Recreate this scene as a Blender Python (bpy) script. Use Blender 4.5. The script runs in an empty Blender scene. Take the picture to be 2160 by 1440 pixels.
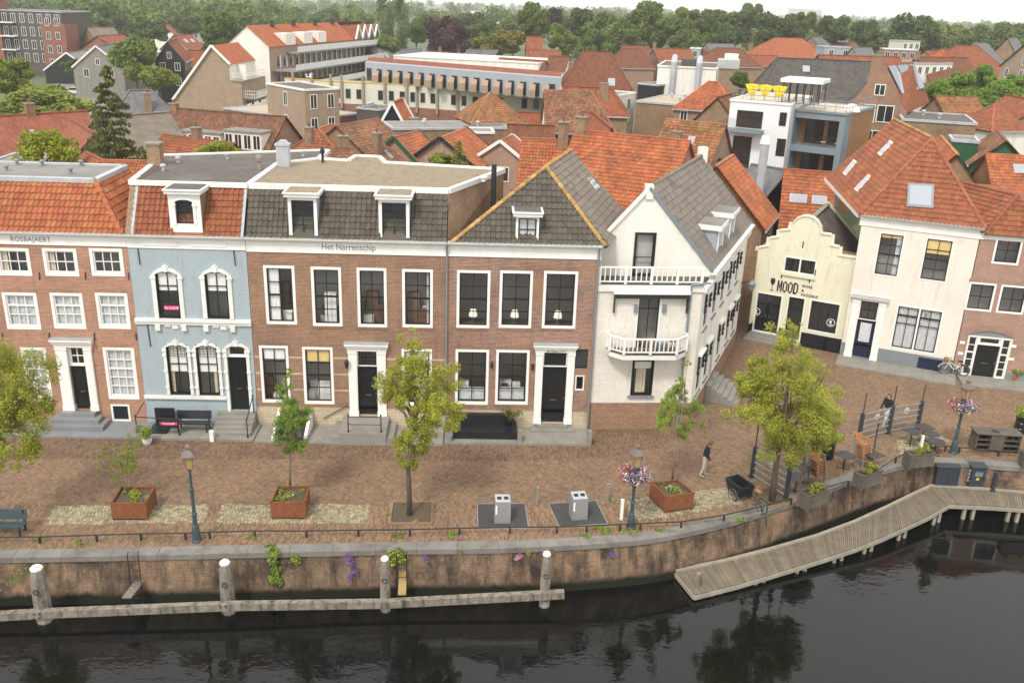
import bpy, math, random
import numpy as np
from mathutils import Vector, Matrix
SC = bpy.context.scene
COL = SC.collection
# ---------------------------------------------------------------- camera, sky, sun, exposure
F_PX, PITCH, ROLL, CAM_H = 1930.0, math.radians(20.33), math.radians(2.0), 20.0
_u0 = Vector((0, math.sin(PITCH), math.cos(PITCH))); FW = Vector((0, math.cos(PITCH), -math.sin(PITCH)))
RC = math.cos(ROLL)*Vector((1, 0, 0)) + math.sin(ROLL)*_u0
UC = -math.sin(ROLL)*Vector((1, 0, 0)) + math.cos(ROLL)*_u0
CP = Vector((0, 0, CAM_H))
cam = bpy.data.cameras.new('camera'); cam.sensor_width = 36; cam.lens = 36*F_PX/2160; cam.clip_start = .5; cam.clip_end = 12000
camo = bpy.data.objects.new('camera', cam); COL.objects.link(camo)
camo.matrix_world = Matrix(((RC.x, UC.x, -FW.x, CP.x), (RC.y, UC.y, -FW.y, CP.y), (RC.z, UC.z, -FW.z, CP.z), (0, 0, 0, 1)))
SC.camera = camo
W = bpy.data.worlds.new('World'); SC.world = W; W.use_nodes = True
_n = W.node_tree.nodes; _l = W.node_tree.links
_bg = _n['Background']; _sky = _n.new('ShaderNodeTexSky'); _sky.sky_type = 'NISHITA'; _sky.sun_disc = False
SUN_EL, SUN_AZ = math.radians(52), math.radians(205)          # high, behind the camera and to the left
_sky.sun_elevation = SUN_EL; _sky.sun_rotation = SUN_AZ; _sky.air_density = 1.0; _sky.dust_density = 3.0; _sky.ozone_density = 1.0
_hs = _n.new('ShaderNodeHueSaturation'); _hs.inputs['Saturation'].default_value = .12
_mx = _n.new('ShaderNodeMix'); _mx.data_type = 'RGBA'; _mx.inputs[0].default_value = .8; _mx.inputs[7].default_value = (10.55, 10.4, 10.1, 1)   # even cloud cover
_l.new(_sky.outputs[0], _hs.inputs['Color']); _l.new(_hs.outputs[0], _mx.inputs[6]); _l.new(_mx.outputs[2], _bg.inputs[0])
_bg.inputs[1].default_value = .093
_sl = bpy.data.lights.new('sun', 'SUN'); _sl.energy = 1.5; _sl.angle = math.radians(10); _sl.color = (1, .92, .8)
_so = bpy.data.objects.new('sun', _sl); COL.objects.link(_so)
_sd = Vector((math.sin(SUN_AZ)*math.cos(SUN_EL), math.cos(SUN_AZ)*math.cos(SUN_EL), math.sin(SUN_EL)))
_so.rotation_euler = _sd.to_track_quat('Z', 'Y').to_euler(); _so.location = (0, 0, 60)
SC.view_settings.view_transform = 'Standard'; SC.view_settings.look = 'None'; SC.view_settings.gamma = 1; SC.view_settings.exposure = .74
SC.view_settings.use_curve_mapping = False
try:
    SC.cycles.max_bounces = 6; SC.cycles.transparent_max_bounces = 10; SC.cycles.volume_bounces = 1; SC.cycles.use_denoising = True
    SC.cycles.diffuse_bounces = 3; SC.cycles.glossy_bounces = 3
except Exception: pass
# ---------------------------------------------------------------- pixel -> direction -> place
def ray(x, y): return FW + RC*((x-1080)/F_PX) - UC*((y-720)/F_PX)
def G(x, y, z=0.0):
    d = ray(x, y); return CP + d*((z-CAM_H)/d.z)
def onplane(x, y, o, n):
    d = ray(x, y); return CP + d*((o-CP).dot(n)/d.dot(n))
# ---------------------------------------------------------------- objects
def tag(o, label=None, cat=None, group=None, kind=None):
    for k, v in (('label', label), ('category', cat), ('group', group), ('kind', kind)):
        if v: o[k] = v
    return o
def thing(name, label, cat, loc=(0, 0, 0), rz=0.0, group=None, kind=None):
    o = bpy.data.objects.new(name, None); COL.objects.link(o); o.location = loc; o.rotation_euler = (0, 0, rz); o.empty_display_size = .2
    return tag(o, label, cat, group, kind)
def addobj(name, me, parent=None, mw=None):
    o = bpy.data.objects.new(name, me); COL.objects.link(o)
    if parent: o.parent = parent; CHILD.setdefault(parent.name, []).append(o)
    if mw is not None: o.matrix_local = mw
    return o
def copy_tree(o, parent=None):
    c = o.copy(); COL.objects.link(c); c.parent = parent
    for ch in CHILD.get(o.name, []): copy_tree(ch, c)
    return c
CHILD = {}
class MB:
    def __init__(s): s.v = []; s.f = []; s.m = []
    def face(s, pts, mi=0):
        b = len(s.v); s.v += [tuple(p) for p in pts]; s.f.append(tuple(range(b, b+len(pts)))); s.m.append(mi); return s
    def mesh(s, vs, fs, mi=0):
        b = len(s.v); s.v += [tuple(p) for p in vs]
        for f in fs: s.f.append(tuple(b+i for i in f)); s.m.append(mi)
        return s
    def box(s, x0, x1, y0, y1, z0, z1, mi=0):
        return s.mesh([(x0,y0,z0),(x1,y0,z0),(x1,y1,z0),(x0,y1,z0),(x0,y0,z1),(x1,y0,z1),(x1,y1,z1),(x0,y1,z1)],
                      [(0,3,2,1),(4,5,6,7),(0,1,5,4),(1,2,6,5),(2,3,7,6),(3,0,4,7)], mi)
    def bar(s, p, q, w, h, mi=0, up=(0, 0, 1)):
        p = Vector(p); q = Vector(q); d = (q-p).normalized(); up = Vector(up)
        if abs(d.dot(up)) > .98: up = Vector((0, 1, 0))
        a = d.cross(up).normalized()*(w/2); b = a.cross(d).normalized()*(h/2)
        return s.mesh([p-a-b, p+a-b, p+a+b, p-a+b, q-a-b, q+a-b, q+a+b, q-a+b], [(0,1,2,3),(7,6,5,4),(4,5,1,0),(5,6,2,1),(6,7,3,2),(7,4,0,3)], mi)
    def tube(s, pts, rs, n=8, mi=0, cap=True):
        pts = [Vector(p) for p in pts]
        if not hasattr(rs, '__len__'): rs = [rs]*len(pts)
        b = len(s.v); k = len(pts); ref = None
        for i, p in enumerate(pts):
            d = (pts[min(i+1, k-1)]-pts[max(i-1, 0)]).normalized()
            if ref is None: ref = Vector((1, 0, 0)) if abs(d.x) < .9 else Vector((0, 1, 0))
            a = (ref - d*ref.dot(d)).normalized(); c = d.cross(a); ref = a
            for j in range(n):
                t = 2*math.pi*j/n; s.v.append(tuple(p + (a*math.cos(t)+c*math.sin(t))*rs[i]))
        for i in range(k-1):
            for j in range(n):
                s.f.append((b+i*n+j, b+i*n+(j+1) % n, b+(i+1)*n+(j+1) % n, b+(i+1)*n+j)); s.m.append(mi)
        if cap:
            s.f.append(tuple(b+j for j in reversed(range(n)))); s.m.append(mi)
            s.f.append(tuple(b+(k-1)*n+j for j in range(n))); s.m.append(mi)
        return s
    def lathe(s, prof, n=12, c=(0, 0, 0), mi=0):
        b = len(s.v); k = len(prof)
        for r, z in prof:
            for j in range(n):
                t = 2*math.pi*(j+.5)/n; s.v.append((c[0]+r*math.cos(t), c[1]+r*math.sin(t), c[2]+z))
        for i in range(k-1):
            for j in range(n):
                s.f.append((b+i*n+j, b+i*n+(j+1) % n, b+(i+1)*n+(j+1) % n, b+(i+1)*n+j)); s.m.append(mi)
        s.f.append(tuple(b+j for j in reversed(range(n)))); s.m.append(mi)
        s.f.append(tuple(b+(k-1)*n+j for j in range(n))); s.m.append(mi)
        return s
    def prism(s, poly, y0, y1, mi=0):          # polygon in x,z (counter-clockwise seen from -y), extruded along y
        n = len(poly)
        return s.mesh([(x, y0, z) for x, z in poly]+[(x, y1, z) for x, z in poly],
                      [tuple(range(n)), tuple(range(2*n-1, n-1, -1))]+[(i, n+i, n+(i+1) % n, (i+1) % n) for i in range(n)], mi)
    def slab(s, poly, z0, z1, mi=0):           # polygon in x,y (counter-clockwise from above)
        n = len(poly)
        return s.mesh([(p[0], p[1], z0) for p in poly]+[(p[0], p[1], z1) for p in poly],
                      [tuple(range(n-1, -1, -1)), tuple(range(n, 2*n))]+[(i, (i+1) % n, n+(i+1) % n, n+i) for i in range(n)], mi)
    def data(s, name, mats, smooth=False, uv=True):
        me = bpy.data.meshes.new(name); me.from_pydata(s.v, [], s.f)
        if not isinstance(mats, (list, tuple)): mats = [mats]
        for m in mats: me.materials.append(M[m] if isinstance(m, str) else m)
        if len(mats) > 1: me.polygons.foreach_set('material_index', s.m)
        if uv: auto_uv(me)
        if smooth: me.polygons.foreach_set('use_smooth', [True]*len(me.polygons))
        me.update(); return me
    def build(s, name, mats, parent=None, smooth=False, uv=True):
        return addobj(name, s.data(name, mats, smooth, uv), parent)
def auto_uv(me):
    nl = len(me.loops); npoly = len(me.polygons)
    if not nl: return
    lay = me.uv_layers.new(name='UVMap')
    co = np.empty(len(me.vertices)*3); me.vertices.foreach_get('co', co); co = co.reshape(-1, 3)
    vi = np.empty(nl, dtype=np.int32); me.loops.foreach_get('vertex_index', vi)
    nr = np.empty(npoly*3); me.polygons.foreach_get('normal', nr); nr = nr.reshape(-1, 3)
    lt = np.empty(npoly, dtype=np.int32); me.polygons.foreach_get('loop_total', lt)
    n = np.repeat(nr, lt, axis=0)
    u = np.stack([-n[:, 1], n[:, 0], np.zeros(nl)], 1); ln = np.linalg.norm(u, axis=1)
    flat = ln < .05; u[flat] = (1, 0, 0); ln[flat] = 1; u /= ln[:, None]
    w = np.cross(n, u); p = co[vi]
    uv = np.stack([(p*u).sum(1), (p*w).sum(1)], 1)
    lay.data.foreach_set('uv', uv.astype(np.float32).ravel())
# ---------------------------------------------------------------- materials (all procedural)
M = {}
class NT:
    def __init__(s, name):
        s.m = bpy.data.materials.new(name); s.m.use_nodes = True; s.t = s.m.node_tree; s.n = s.t.nodes; s.l = s.t.links
        s.b = s.n['Principled BSDF']; s.out = s.n['Material Output']; M[name] = s.m
    def new(s, typ, **kw):
        x = s.n.new(typ)
        for k, v in kw.items(): setattr(x, k, v)
        return x
    def link(s, a, b): s.l.new(a, b)
    def math(s, op, a, b=None, c=None):
        x = s.new('ShaderNodeMath', operation=op)
        for i, v in enumerate((a, b, c)):
            if v is None: continue
            if isinstance(v, (int, float)): x.inputs[i].default_value = v
            else: s.link(v, x.inputs[i])
        return x.outputs[0]
    def mix(s, fac, a, b, blend='MIX'):
        x = s.new('ShaderNodeMix', data_type='RGBA', blend_type=blend)
        for i, v in ((0, fac), (6, a), (7, b)):
            if isinstance(v, (int, float)): x.inputs[i].default_value = v
            elif isinstance(v, tuple): x.inputs[i].default_value = (*v[:3], 1)
            else: s.link(v, x.inputs[i])
        return x.outputs[2]
    def noise(s, vec, scale, detail=4, rough=.6):
        x = s.new('ShaderNodeTexNoise'); x.inputs['Scale'].default_value = scale; x.inputs['Detail'].default_value = detail; x.inputs['Roughness'].default_value = rough
        if vec is not None: s.link(vec, x.inputs['Vector'])
        return x.outputs[0]
    def obj(s): return s.new('ShaderNodeTexCoord').outputs['Object']
    def uv(s): return s.new('ShaderNodeTexCoord').outputs['UV']
    def rng(s, v, a, b, c, d):
        x = s.new('ShaderNodeMapRange')
        for i, k in enumerate((a, b, c, d)): x.inputs[i+1].default_value = k
        s.link(v, x.inputs[0]); return x.outputs[0]
    def hsv(s, col, val=None, hue=None, sat=None):
        x = s.new('ShaderNodeHueSaturation')
        for k, v in (('Value', val), ('Hue', hue), ('Saturation', sat)):
            if v is None: continue
            if isinstance(v, (int, float)): x.inputs[k].default_value = v
            else: s.link(v, x.inputs[k])
        if isinstance(col, tuple): x.inputs['Color'].default_value = (*col[:3], 1)
        else: s.link(col, x.inputs['Color'])
        return x.outputs[0]
    def bump(s, h, strength, dist=.02):
        x = s.new('ShaderNodeBump'); x.inputs['Strength'].default_value = strength; x.inputs['Distance'].default_value = dist
        s.link(h, x.inputs['Height']); s.link(x.outputs[0], s.b.inputs['Normal'])
    def rand(s):
        a = s.new('ShaderNodeNewGeometry').outputs['Random Per Island']; o = s.new('ShaderNodeObjectInfo').outputs['Random']
        return s.math('FRACT', s.math('ADD', a, s.math('MULTIPLY', o, 7.31)))
    def done(s, col, rough=.7, metal=0., spec=.5):
        if isinstance(col, tuple): s.b.inputs['Base Color'].default_value = (*col[:3], 1)
        else: s.link(col, s.b.inputs['Base Color'])
        s.b.inputs['Roughness'].default_value = rough; s.b.inputs['Metallic'].default_value = metal; s.b.inputs['Specular IOR Level'].default_value = spec
        return s.m
def mat(name, col, rough=.7, var=.12, scale=1.5, bump=0., bscale=25., metal=0., dirt=None, damt=.5, dscale=.6, isl=0., hue=0., spec=.4, streak=False):
    t = NT(name); o = t.obj(); c = col
    if streak:
        mp = t.new('ShaderNodeMapping'); mp.inputs['Scale'].default_value = (1, 1, .15); t.link(o, mp.inputs['Vector']); sv = mp.outputs[0]
    else: sv = o
    if dirt: c = t.mix(t.rng(t.noise(sv, dscale, 6, .65), .48, .68, 0, damt), c, dirt)
    if var: c = t.hsv(c, t.rng(t.noise(o, scale, 5), .25, .75, 1-var, 1+var))
    if isl:
        r = t.rand(); h = t.rng(t.math('FRACT', t.math('MULTIPLY', r, 17.7)), 0, 1, .5-hue, .5+hue)
        c = t.hsv(c, t.rng(r, 0, 1, 1-isl, 1+isl), h)
    if bump: t.bump(t.noise(o, bscale, 4), bump)
    return t.done(c, rough, metal, spec)
def brick(name, c1, c2, mortar, w=.215, h=.066, msize=.007, var=.16, dirt=None, damt=.5, dscale=.35, bump=.5, patch=None):
    t = NT(name); uv = t.uv(); b = t.new('ShaderNodeTexBrick'); t.link(uv, b.inputs['Vector'])
    for k, v in (('Color1', (*c1, 1)), ('Color2', (*c2, 1)), ('Mortar', (*mortar, 1)), ('Scale', 1.), ('Mortar Size', msize), ('Mortar Smooth', .3), ('Bias', -.1), ('Brick Width', w), ('Row Height', h)):
        b.inputs[k].default_value = v
    c = b.outputs['Color']
    c = t.hsv(c, t.rng(t.noise(uv, .9, 6, .7), .25, .75, 1-var, 1+var))
    c = t.hsv(c, t.rng(t.noise(uv, 14, 2), .2, .8, .8, 1.2))
    if patch: c = t.mix(t.rng(t.noise(uv, .45, 5, .7), .5, .64, 0, .55), c, patch)
    if dirt: c = t.mix(t.rng(t.noise(uv, dscale, 6, .7), .46, .66, 0, damt), c, dirt)
    mp = t.new('ShaderNodeMapping'); mp.inputs['Scale'].default_value = (2.2, .22, 1); t.link(uv, mp.inputs[0]); c = t.mix(t.rng(t.noise(mp.outputs[0], 1.3, 6, .7), .54, .74, 0, .45), c, t.hsv(c, .5))   # rain streaks
    t.bump(b.outputs['Fac'], -bump, .012)
    return t.done(c, .85, 0, .25)
def tilemat(name, c1, c2, tw=.235, th=.32, moss=None, mossamt=.5, amp=1., hue=.015, sat=1.0):
    t = NT(name); uv = t.uv(); sp = t.new('ShaderNodeSeparateXYZ'); t.link(uv, sp.inputs[0])
    u = t.math('DIVIDE', sp.outputs[0], tw); v = t.math('DIVIDE', sp.outputs[1], th)
    cb = t.new('ShaderNodeCombineXYZ'); t.link(t.math('FLOOR', u), cb.inputs[0]); t.link(t.math('FLOOR', v), cb.inputs[1])
    wn = t.new('ShaderNodeTexWhiteNoise', noise_dimensions='2D'); t.link(cb.outputs[0], wn.inputs['Vector'])
    r = wn.outputs['Value']
    c = t.mix(r, c1, c2); c = t.hsv(c, t.rng(t.noise(uv, .8, 6, .7), .25, .75, .72, 1.25), t.rng(t.math('FRACT', t.math('MULTIPLY', r, 13.3)), 0, 1, .5-hue, .5+hue), sat)
    if moss: c = t.mix(t.rng(t.noise(uv, .5, 6, .75), .45, .7, 0, mossamt), c, moss)
    prof = t.math('MULTIPLY_ADD', t.math('SINE', t.math('MULTIPLY', u, 2*math.pi)), .5, .5)
    row = t.math('SUBTRACT', 1., t.math('FRACT', v))
    hgt = t.math('ADD', t.math('MULTIPLY', prof, amp), t.math('MULTIPLY', row, .9))
    t.bump(hgt, 1., .11)
    return t.done(c, .8, 0, .25)
def flatm(name, col, rough=.5, metal=0., spec=.5): return NT(name).done(col, rough, metal, spec)

mat('white_paint', (.78, .78, .75), .45, .05, .8, dirt=(.55, .55, .5), damt=.35, dscale=1.2)
mat('white_frame', (.82, .82, .79), .4, .03, 2)
mat('white_plaster', (.78, .755, .70), .8, .05, .8, bump=.15, bscale=18, dirt=(.42, .41, .37), damt=.35, dscale=.9, streak=True)
mat('black_paint', (.013, .016, .02), .3, .2, 3, spec=.5)
mat('door_black', (.010, .014, .018), .22, .2, 3, spec=.6)
mat('door_blue', (.012, .018, .05), .25, .2, 3, spec=.6)
mat('zinc', (.42, .45, .48), .5, .15, 2, dirt=(.25, .26, .27), damt=.4)
mat('lead', (.34, .38, .42), .55, .15, 2)
mat('pipe_grey', (.20, .23, .25), .5, .1, 3)
mat('felt_dark', (.105, .095, .085), .9, .22, 2.5, bump=.3, bscale=40, dirt=(.19, .17, .145), damt=.5, dscale=.6)
mat('felt_grey', (.23, .225, .21), .9, .15, .6, bump=.3, bscale=40, dirt=(.13, .12, .1), damt=.5, dscale=.5)
mat('gravel', (.26, .21, .15), .95, .4, 9, bump=1., bscale=14, dirt=(.17, .13, .085), damt=.7, dscale=2.2)
mat('gravel_pale', (.42, .37, .28), .95, .2, 4, bump=.8, bscale=18, dirt=(.25, .21, .15), damt=.5, dscale=.5)
mat('bluestone', (.215, .225, .24), .7, .12, 1.5, bump=.2, bscale=20, dirt=(.17, .17, .16), damt=.4, dscale=1.1)
mat('stone_grey', (.25, .24, .215), .8, .15, 1.5, bump=.25, bscale=20, dirt=(.18, .17, .15), damt=.5, dscale=1.3)
mat('coping_stone', (.205, .195, .178), .75, .15, 1.2, bump=.3, bscale=15, dirt=(.10, .09, .08), damt=.75, dscale=1.1, isl=.12)
mat('interior', (.46, .44, .41), .9, .15, .7)
mat('interior_floor', (.25, .17, .11), .6, .2, 1)
mat('furniture', (.16, .09, .05), .6, .3, 2)
mat('curtain', (.58, .60, .62), .9, .22, 9)
mat('curtain_cream', (.62, .55, .42), .9, .15, 9)
mat('blind_white', (.84, .85, .83), .8, .05, 3)
mat('blind_yellow', (.74, .56, .24), .8, .08, 3)
mat('lamp_cloth', (.80, .74, .62), .8, .05, 3); _lb = M['lamp_cloth'].node_tree.nodes['Principled BSDF']; _lb.inputs['Emission Color'].default_value = (1, .86, .62, 1); _lb.inputs['Emission Strength'].default_value = .45   # lit table lamps
flatm('ink', (.02, .02, .022), .6); flatm('ink_grey', (.16, .16, .17), .6); flatm('pink', (.72, .02, .22), .5); flatm('print_white', (.85, .85, .85), .5)
flatm('brass', (.55, .42, .2), .3, 1.); flatm('steel', (.5, .5, .5), .35, 1.)
def glassmat(name, refl, tint, rough=.02):
    t = NT(name); t.n.remove(t.b); tr = t.new('ShaderNodeBsdfTransparent'); tr.inputs[0].default_value = (*tint, 1)
    gl = t.new('ShaderNodeBsdfGlossy'); gl.inputs['Roughness'].default_value = rough; gl.inputs[0].default_value = (1, 1, 1, 1)
    lw = t.new('ShaderNodeLayerWeight'); lw.inputs[0].default_value = .5; ms = t.new('ShaderNodeMixShader')
    t.link(t.math('MULTIPLY_ADD', t.math('POWER', lw.outputs['Facing'], 4.), .6, refl+.035), ms.inputs[0]); t.link(tr.outputs[0], ms.inputs[1]); t.link(gl.outputs[0], ms.inputs[2]); t.link(ms.outputs[0], t.out.inputs[0])
glassmat('glass', .012, (.97, .98, .98)); glassmat('glass_clear', .03, (.9, .93, .93))
def darkglass(name, col, rough=.06):
    t = NT(name); t.bump(t.noise(t.obj(), .8, 2), .06, .1); t.done(col, rough, 0, .8)
darkglass('pane_dark', (.025, .028, .032)); darkglass('pane_blue', (.16, .2, .25)); darkglass('pane_sky', (.33, .36, .42), .1)
brick('brick_orange', (.43, .20, .12), (.29, .13, .08), (.52, .44, .37), dirt=(.16, .10, .07), damt=.35, patch=(.44, .27, .17))
brick('brick_brown', (.31, .148, .08), (.19, .095, .058), (.40, .33, .26), msize=.009, dirt=(.12, .085, .07), damt=.4)
brick('brick_rose', (.32, .135, .075), (.14, .08, .075), (.48, .41, .36), dirt=(.13, .075, .07), damt=.5, patch=(.36, .21, .10), msize=.009)
brick('brick_pink', (.38, .225, .165), (.30, .17, .125), (.46, .38, .32), dirt=(.2, .13, .1), damt=.35)
brick('brick_old', (.30, .19, .11), (.20, .12, .08), (.36, .29, .2), dirt=(.12, .08, .05), damt=.6)
brick('brick_far', (.32, .19, .13), (.25, .15, .10), (.36, .29, .23), w=.25, h=.08)
brick('brick_farred', (.25, .095, .062), (.19, .07, .05), (.36, .25, .2), w=.25, h=.08)
brick('brick_tan', (.36, .26, .19), (.30, .215, .155), (.38, .3, .24), w=.25, h=.08)
brick('brick_grey', (.10, .088, .082), (.075, .066, .064), (.15, .14, .13), w=.25, h=.08)
brick('sandstone', (.55, .47, .34), (.47, .39, .27), (.38, .33, .26), w=.42, h=.16, msize=.012, dirt=(.27, .23, .17), damt=.5)
brick('blue_paint', (.37, .44, .475), (.355, .425, .46), (.34, .41, .445), dirt=(.28, .34, .38), damt=.3, bump=.25, var=.05)
brick('cream_paint', (.76, .745, .58), (.745, .73, .57), (.71, .695, .54), dirt=(.52, .49, .37), damt=.25, bump=.3, var=.05)
brick('white_brick', (.78, .735, .66), (.76, .715, .64), (.73, .685, .615), dirt=(.5, .46, .4), damt=.3, bump=.1, var=.04)
brick('white_block', (.76, .725, .665), (.745, .71, .65), (.66, .625, .56), w=.6, h=.3, msize=.006, dirt=(.46, .43, .37), damt=.4, bump=.12, var=.05)
mat('tile_orange', (.375, .122, .05), .75, .3, .9, dirt=(.17, .085, .045), damt=.7, dscale=.8, isl=.17, hue=.012)
mat('tile_rust', (.265, .09, .042), .8, .25, 1.2, dirt=(.15, .09, .05), damt=.55, dscale=1.1, isl=.18, hue=.012)
mat('tile_brick', (.30, .105, .052), .8, .3, .9, dirt=(.16, .085, .045), damt=.65, dscale=.7, isl=.16, hue=.01)
mat('tile_dark', (.105, .092, .075), .85, .28, 1.2, dirt=(.13, .12, .035), damt=.6, dscale=.9, isl=.2, hue=.015)
mat('tile_grey', (.19, .165, .14), .8, .2, 1.2, dirt=(.10, .085, .07), damt=.4, dscale=.9, isl=.15, hue=.01)
mat('tile_lichen', (.37, .23, .085), .9, .3, 2.5, dirt=(.24, .22, .17), damt=.85, dscale=1.6, isl=.3)
mat('tile_old', (.24, .115, .068), .85, .35, .8, dirt=(.12, .10, .055), damt=.75, dscale=.6, isl=.3, hue=.02)
mat('tile_mossy', (.29, .13, .06), .85, .35, .8, dirt=(.15, .13, .05), damt=.8, dscale=.5, isl=.25, hue=.015)
tilemat('far_orange', (.36, .12, .056), (.26, .085, .042)); tilemat('far_bright', (.47, .15, .062), (.39, .118, .05))
tilemat('far_rust', (.26, .095, .05), (.17, .068, .04), moss=(.2, .12, .07)); tilemat('far_brown', (.30, .13, .07), (.13, .08, .055), moss=(.12, .09, .06), hue=.02)
tilemat('far_red', (.29, .10, .062), (.235, .08, .05), amp=.4); tilemat('far_dark', (.13, .12, .11), (.09, .085, .08), moss=(.17, .15, .10))
tilemat('far_slate', (.17, .17, .18), (.13, .13, .14), amp=.2); tilemat('far_taupe', (.21, .175, .14), (.17, .145, .115), amp=.1, tw=.6, th=.33)
# ================================================================ ground, street, quay, water, jetty
WZ = -1.96                                  # canal water level
R = random.Random(7); NR = np.random.default_rng(5)
mat('ground_far', (.085, .11, .05), .95, .3, .02, dirt=(.16, .15, .12), damt=.6, dscale=.03)
mat('street_sand', (.17, .125, .085), .95, .2, 1.5)
mat('paver', (.212, .138, .088), .85, .16, .35, isl=.3, hue=.016, dirt=(.30, .22, .13), damt=.14, dscale=1.8)
mat('paver_dark', (.175, .112, .072), .85, .2, .4, isl=.35, hue=.02, dirt=(.16, .12, .08), damt=.35, dscale=1.2)
mat('paver_red', (.22, .14, .088), .85, .2, .5, isl=.35, hue=.02, dirt=(.19, .15, .09), damt=.45, dscale=.9)
mat('sett', (.29, .25, .165), .85, .2, 1, isl=.35, hue=.03, dirt=(.22, .23, .13), damt=.4, dscale=1.2)
mat('dock_wood', (.185, .155, .115), .85, .22, 2, isl=.16, hue=.01, bump=.3, dirt=(.13, .115, .08), damt=.4)
mat('dock_frame', (.31, .285, .235), .85, .2, 2, bump=.2)
mat('old_timber', (.23, .205, .17), .9, .4, 5, bump=.8, bscale=12, dirt=(.05, .042, .035), damt=.9, dscale=4.5, streak=True)
brick('quay_brick', (.245, .145, .085), (.165, .10, .065), (.28, .225, .165), w=.24, h=.072, msize=.011, dirt=(.035, .03, .026), damt=.95, dscale=.42, bump=.8, patch=(.33, .19, .105), var=.35)
_t = M['quay_brick'].node_tree; _b = _t.nodes['Principled BSDF']; _src = _b.inputs['Base Color'].links[0].from_socket   # pale lime bloom and dark run-off streaks
_tc = _t.nodes.new('ShaderNodeTexCoord'); _mp = _t.nodes.new('ShaderNodeMapping'); _mp.inputs['Scale'].default_value = (1.6, 1.6, .35); _nz = _t.nodes.new('ShaderNodeTexNoise'); _nz.inputs['Scale'].default_value = 1.; _nz.inputs['Detail'].default_value = 7; _nz.inputs['Roughness'].default_value = .7
_mr = _t.nodes.new('ShaderNodeMapRange'); _mr.inputs[1].default_value = .44; _mr.inputs[2].default_value = .64; _mr.inputs[4].default_value = .85; _mm = _t.nodes.new('ShaderNodeMix'); _mm.data_type = 'RGBA'; _mm.inputs[7].default_value = (.03, .026, .022, 1)
_n2 = _t.nodes.new('ShaderNodeTexNoise'); _n2.inputs['Scale'].default_value = 7.; _n2.inputs['Detail'].default_value = 5; _m2 = _t.nodes.new('ShaderNodeMapRange'); _m2.inputs[1].default_value = .58; _m2.inputs[2].default_value = .7; _m2.inputs[4].default_value = .5; _mw = _t.nodes.new('ShaderNodeMix'); _mw.data_type = 'RGBA'; _mw.inputs[7].default_value = (.36, .29, .21, 1)
for a, b in ((_tc.outputs['Object'], _mp.inputs[0]), (_mp.outputs[0], _nz.inputs[0]), (_tc.outputs['Object'], _n2.inputs[0]), (_nz.outputs[0], _mr.inputs[0]), (_n2.outputs[0], _m2.inputs[0]), (_src, _mw.inputs[6]), (_m2.outputs[0], _mw.inputs[0]), (_mw.outputs[2], _mm.inputs[6]), (_mr.outputs[0], _mm.inputs[0]), (_mm.outputs[2], _b.inputs['Base Color'])): _t.links.new(a, b)
_sx = _t.nodes.new('ShaderNodeSeparateXYZ'); _ad = _t.nodes.new('ShaderNodeMath'); _ad.operation = 'MULTIPLY_ADD'; _ad.inputs[1].default_value = .55; _wr = _t.nodes.new('ShaderNodeMapRange'); _wr.inputs[1].default_value = -1.2; _wr.inputs[2].default_value = -1.4; _wm = _t.nodes.new('ShaderNodeMix'); _wm.data_type = 'RGBA'; _wm.inputs[7].default_value = (.012, .014, .008, 1)   # wet, weedy tide mark
for a, b in ((_tc.outputs['Object'], _sx.inputs[0]), (_nz.outputs[0], _ad.inputs[0]), (_sx.outputs[2], _ad.inputs[2]), (_ad.outputs[0], _wr.inputs[0]), (_mm.outputs[2], _wm.inputs[6]), (_wr.outputs[0], _wm.inputs[0]), (_wm.outputs[2], _b.inputs['Base Color'])): _t.links.new(a, b)
mat('algae', (.02, .024, .012), .6, .3, 3)
mat('rust_brick', (.25, .12, .06), .9, .3, 3)
def water_mat():
    t = NT('canal_water'); o = t.obj(); mp = t.new('ShaderNodeMapping'); mp.inputs['Scale'].default_value = (1, 1.6, 1); t.link(o, mp.inputs[0])
    a = t.noise(mp.outputs[0], 1.1, 3, .55); b = t.noise(mp.outputs[0], 5.5, 2, .5)
    msk = t.rng(t.noise(o, .1, 3, .5), .42, .66, .1, .9)
    t.bump(t.math('MULTIPLY', t.math('ADD', a, t.math('MULTIPLY', b, .16)), msk), .4, .05)
    t.done((.0045, .0055, .005), .035, 0, .5); t.b.inputs['IOR'].default_value = 1.42
water_mat()
def catmull(pts, k=6):
    P = [Vector((*p, 0)) for p in pts]; out = []
    for i in range(len(P)-1):
        a, b, c, d = P[max(i-1, 0)], P[i], P[i+1], P[min(i+2, len(P)-1)]
        for j in range(k):
            t = j/k; out.append(.5*((2*b)+(c-a)*t+(2*a-5*b+4*c-d)*t*t+(3*b-a-3*c+d)*t**3))
    return out+[P[-1]]
QP = [(-70, 24.2), (-40, 27.0), (-18.7, 28.9), (-9.1, 29.85), (-4.1, 30.35), (.3, 30.75), (4.4, 31.4), (6.8, 32.1), (9.8, 33.5), (13.15, 35.5), (15.85, 37.3), (18.4, 38.75), (20.2, 39.35), (22.4, 39.3), (24.6, 39.1), (30, 38.6), (44, 37.3)]
QC = catmull(QP)
def offs(c, d):
    out = []
    for i, p in enumerate(c):
        t = (c[min(i+1, len(c)-1)]-c[max(i-1, 0)]).normalized(); out.append(p+Vector((-t.y, t.x, 0))*d)
    return out
QI = offs(QC, .52)
def yq(x, c=QI): return np.interp(x, [p.x for p in c], [p.y for p in c])
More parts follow.
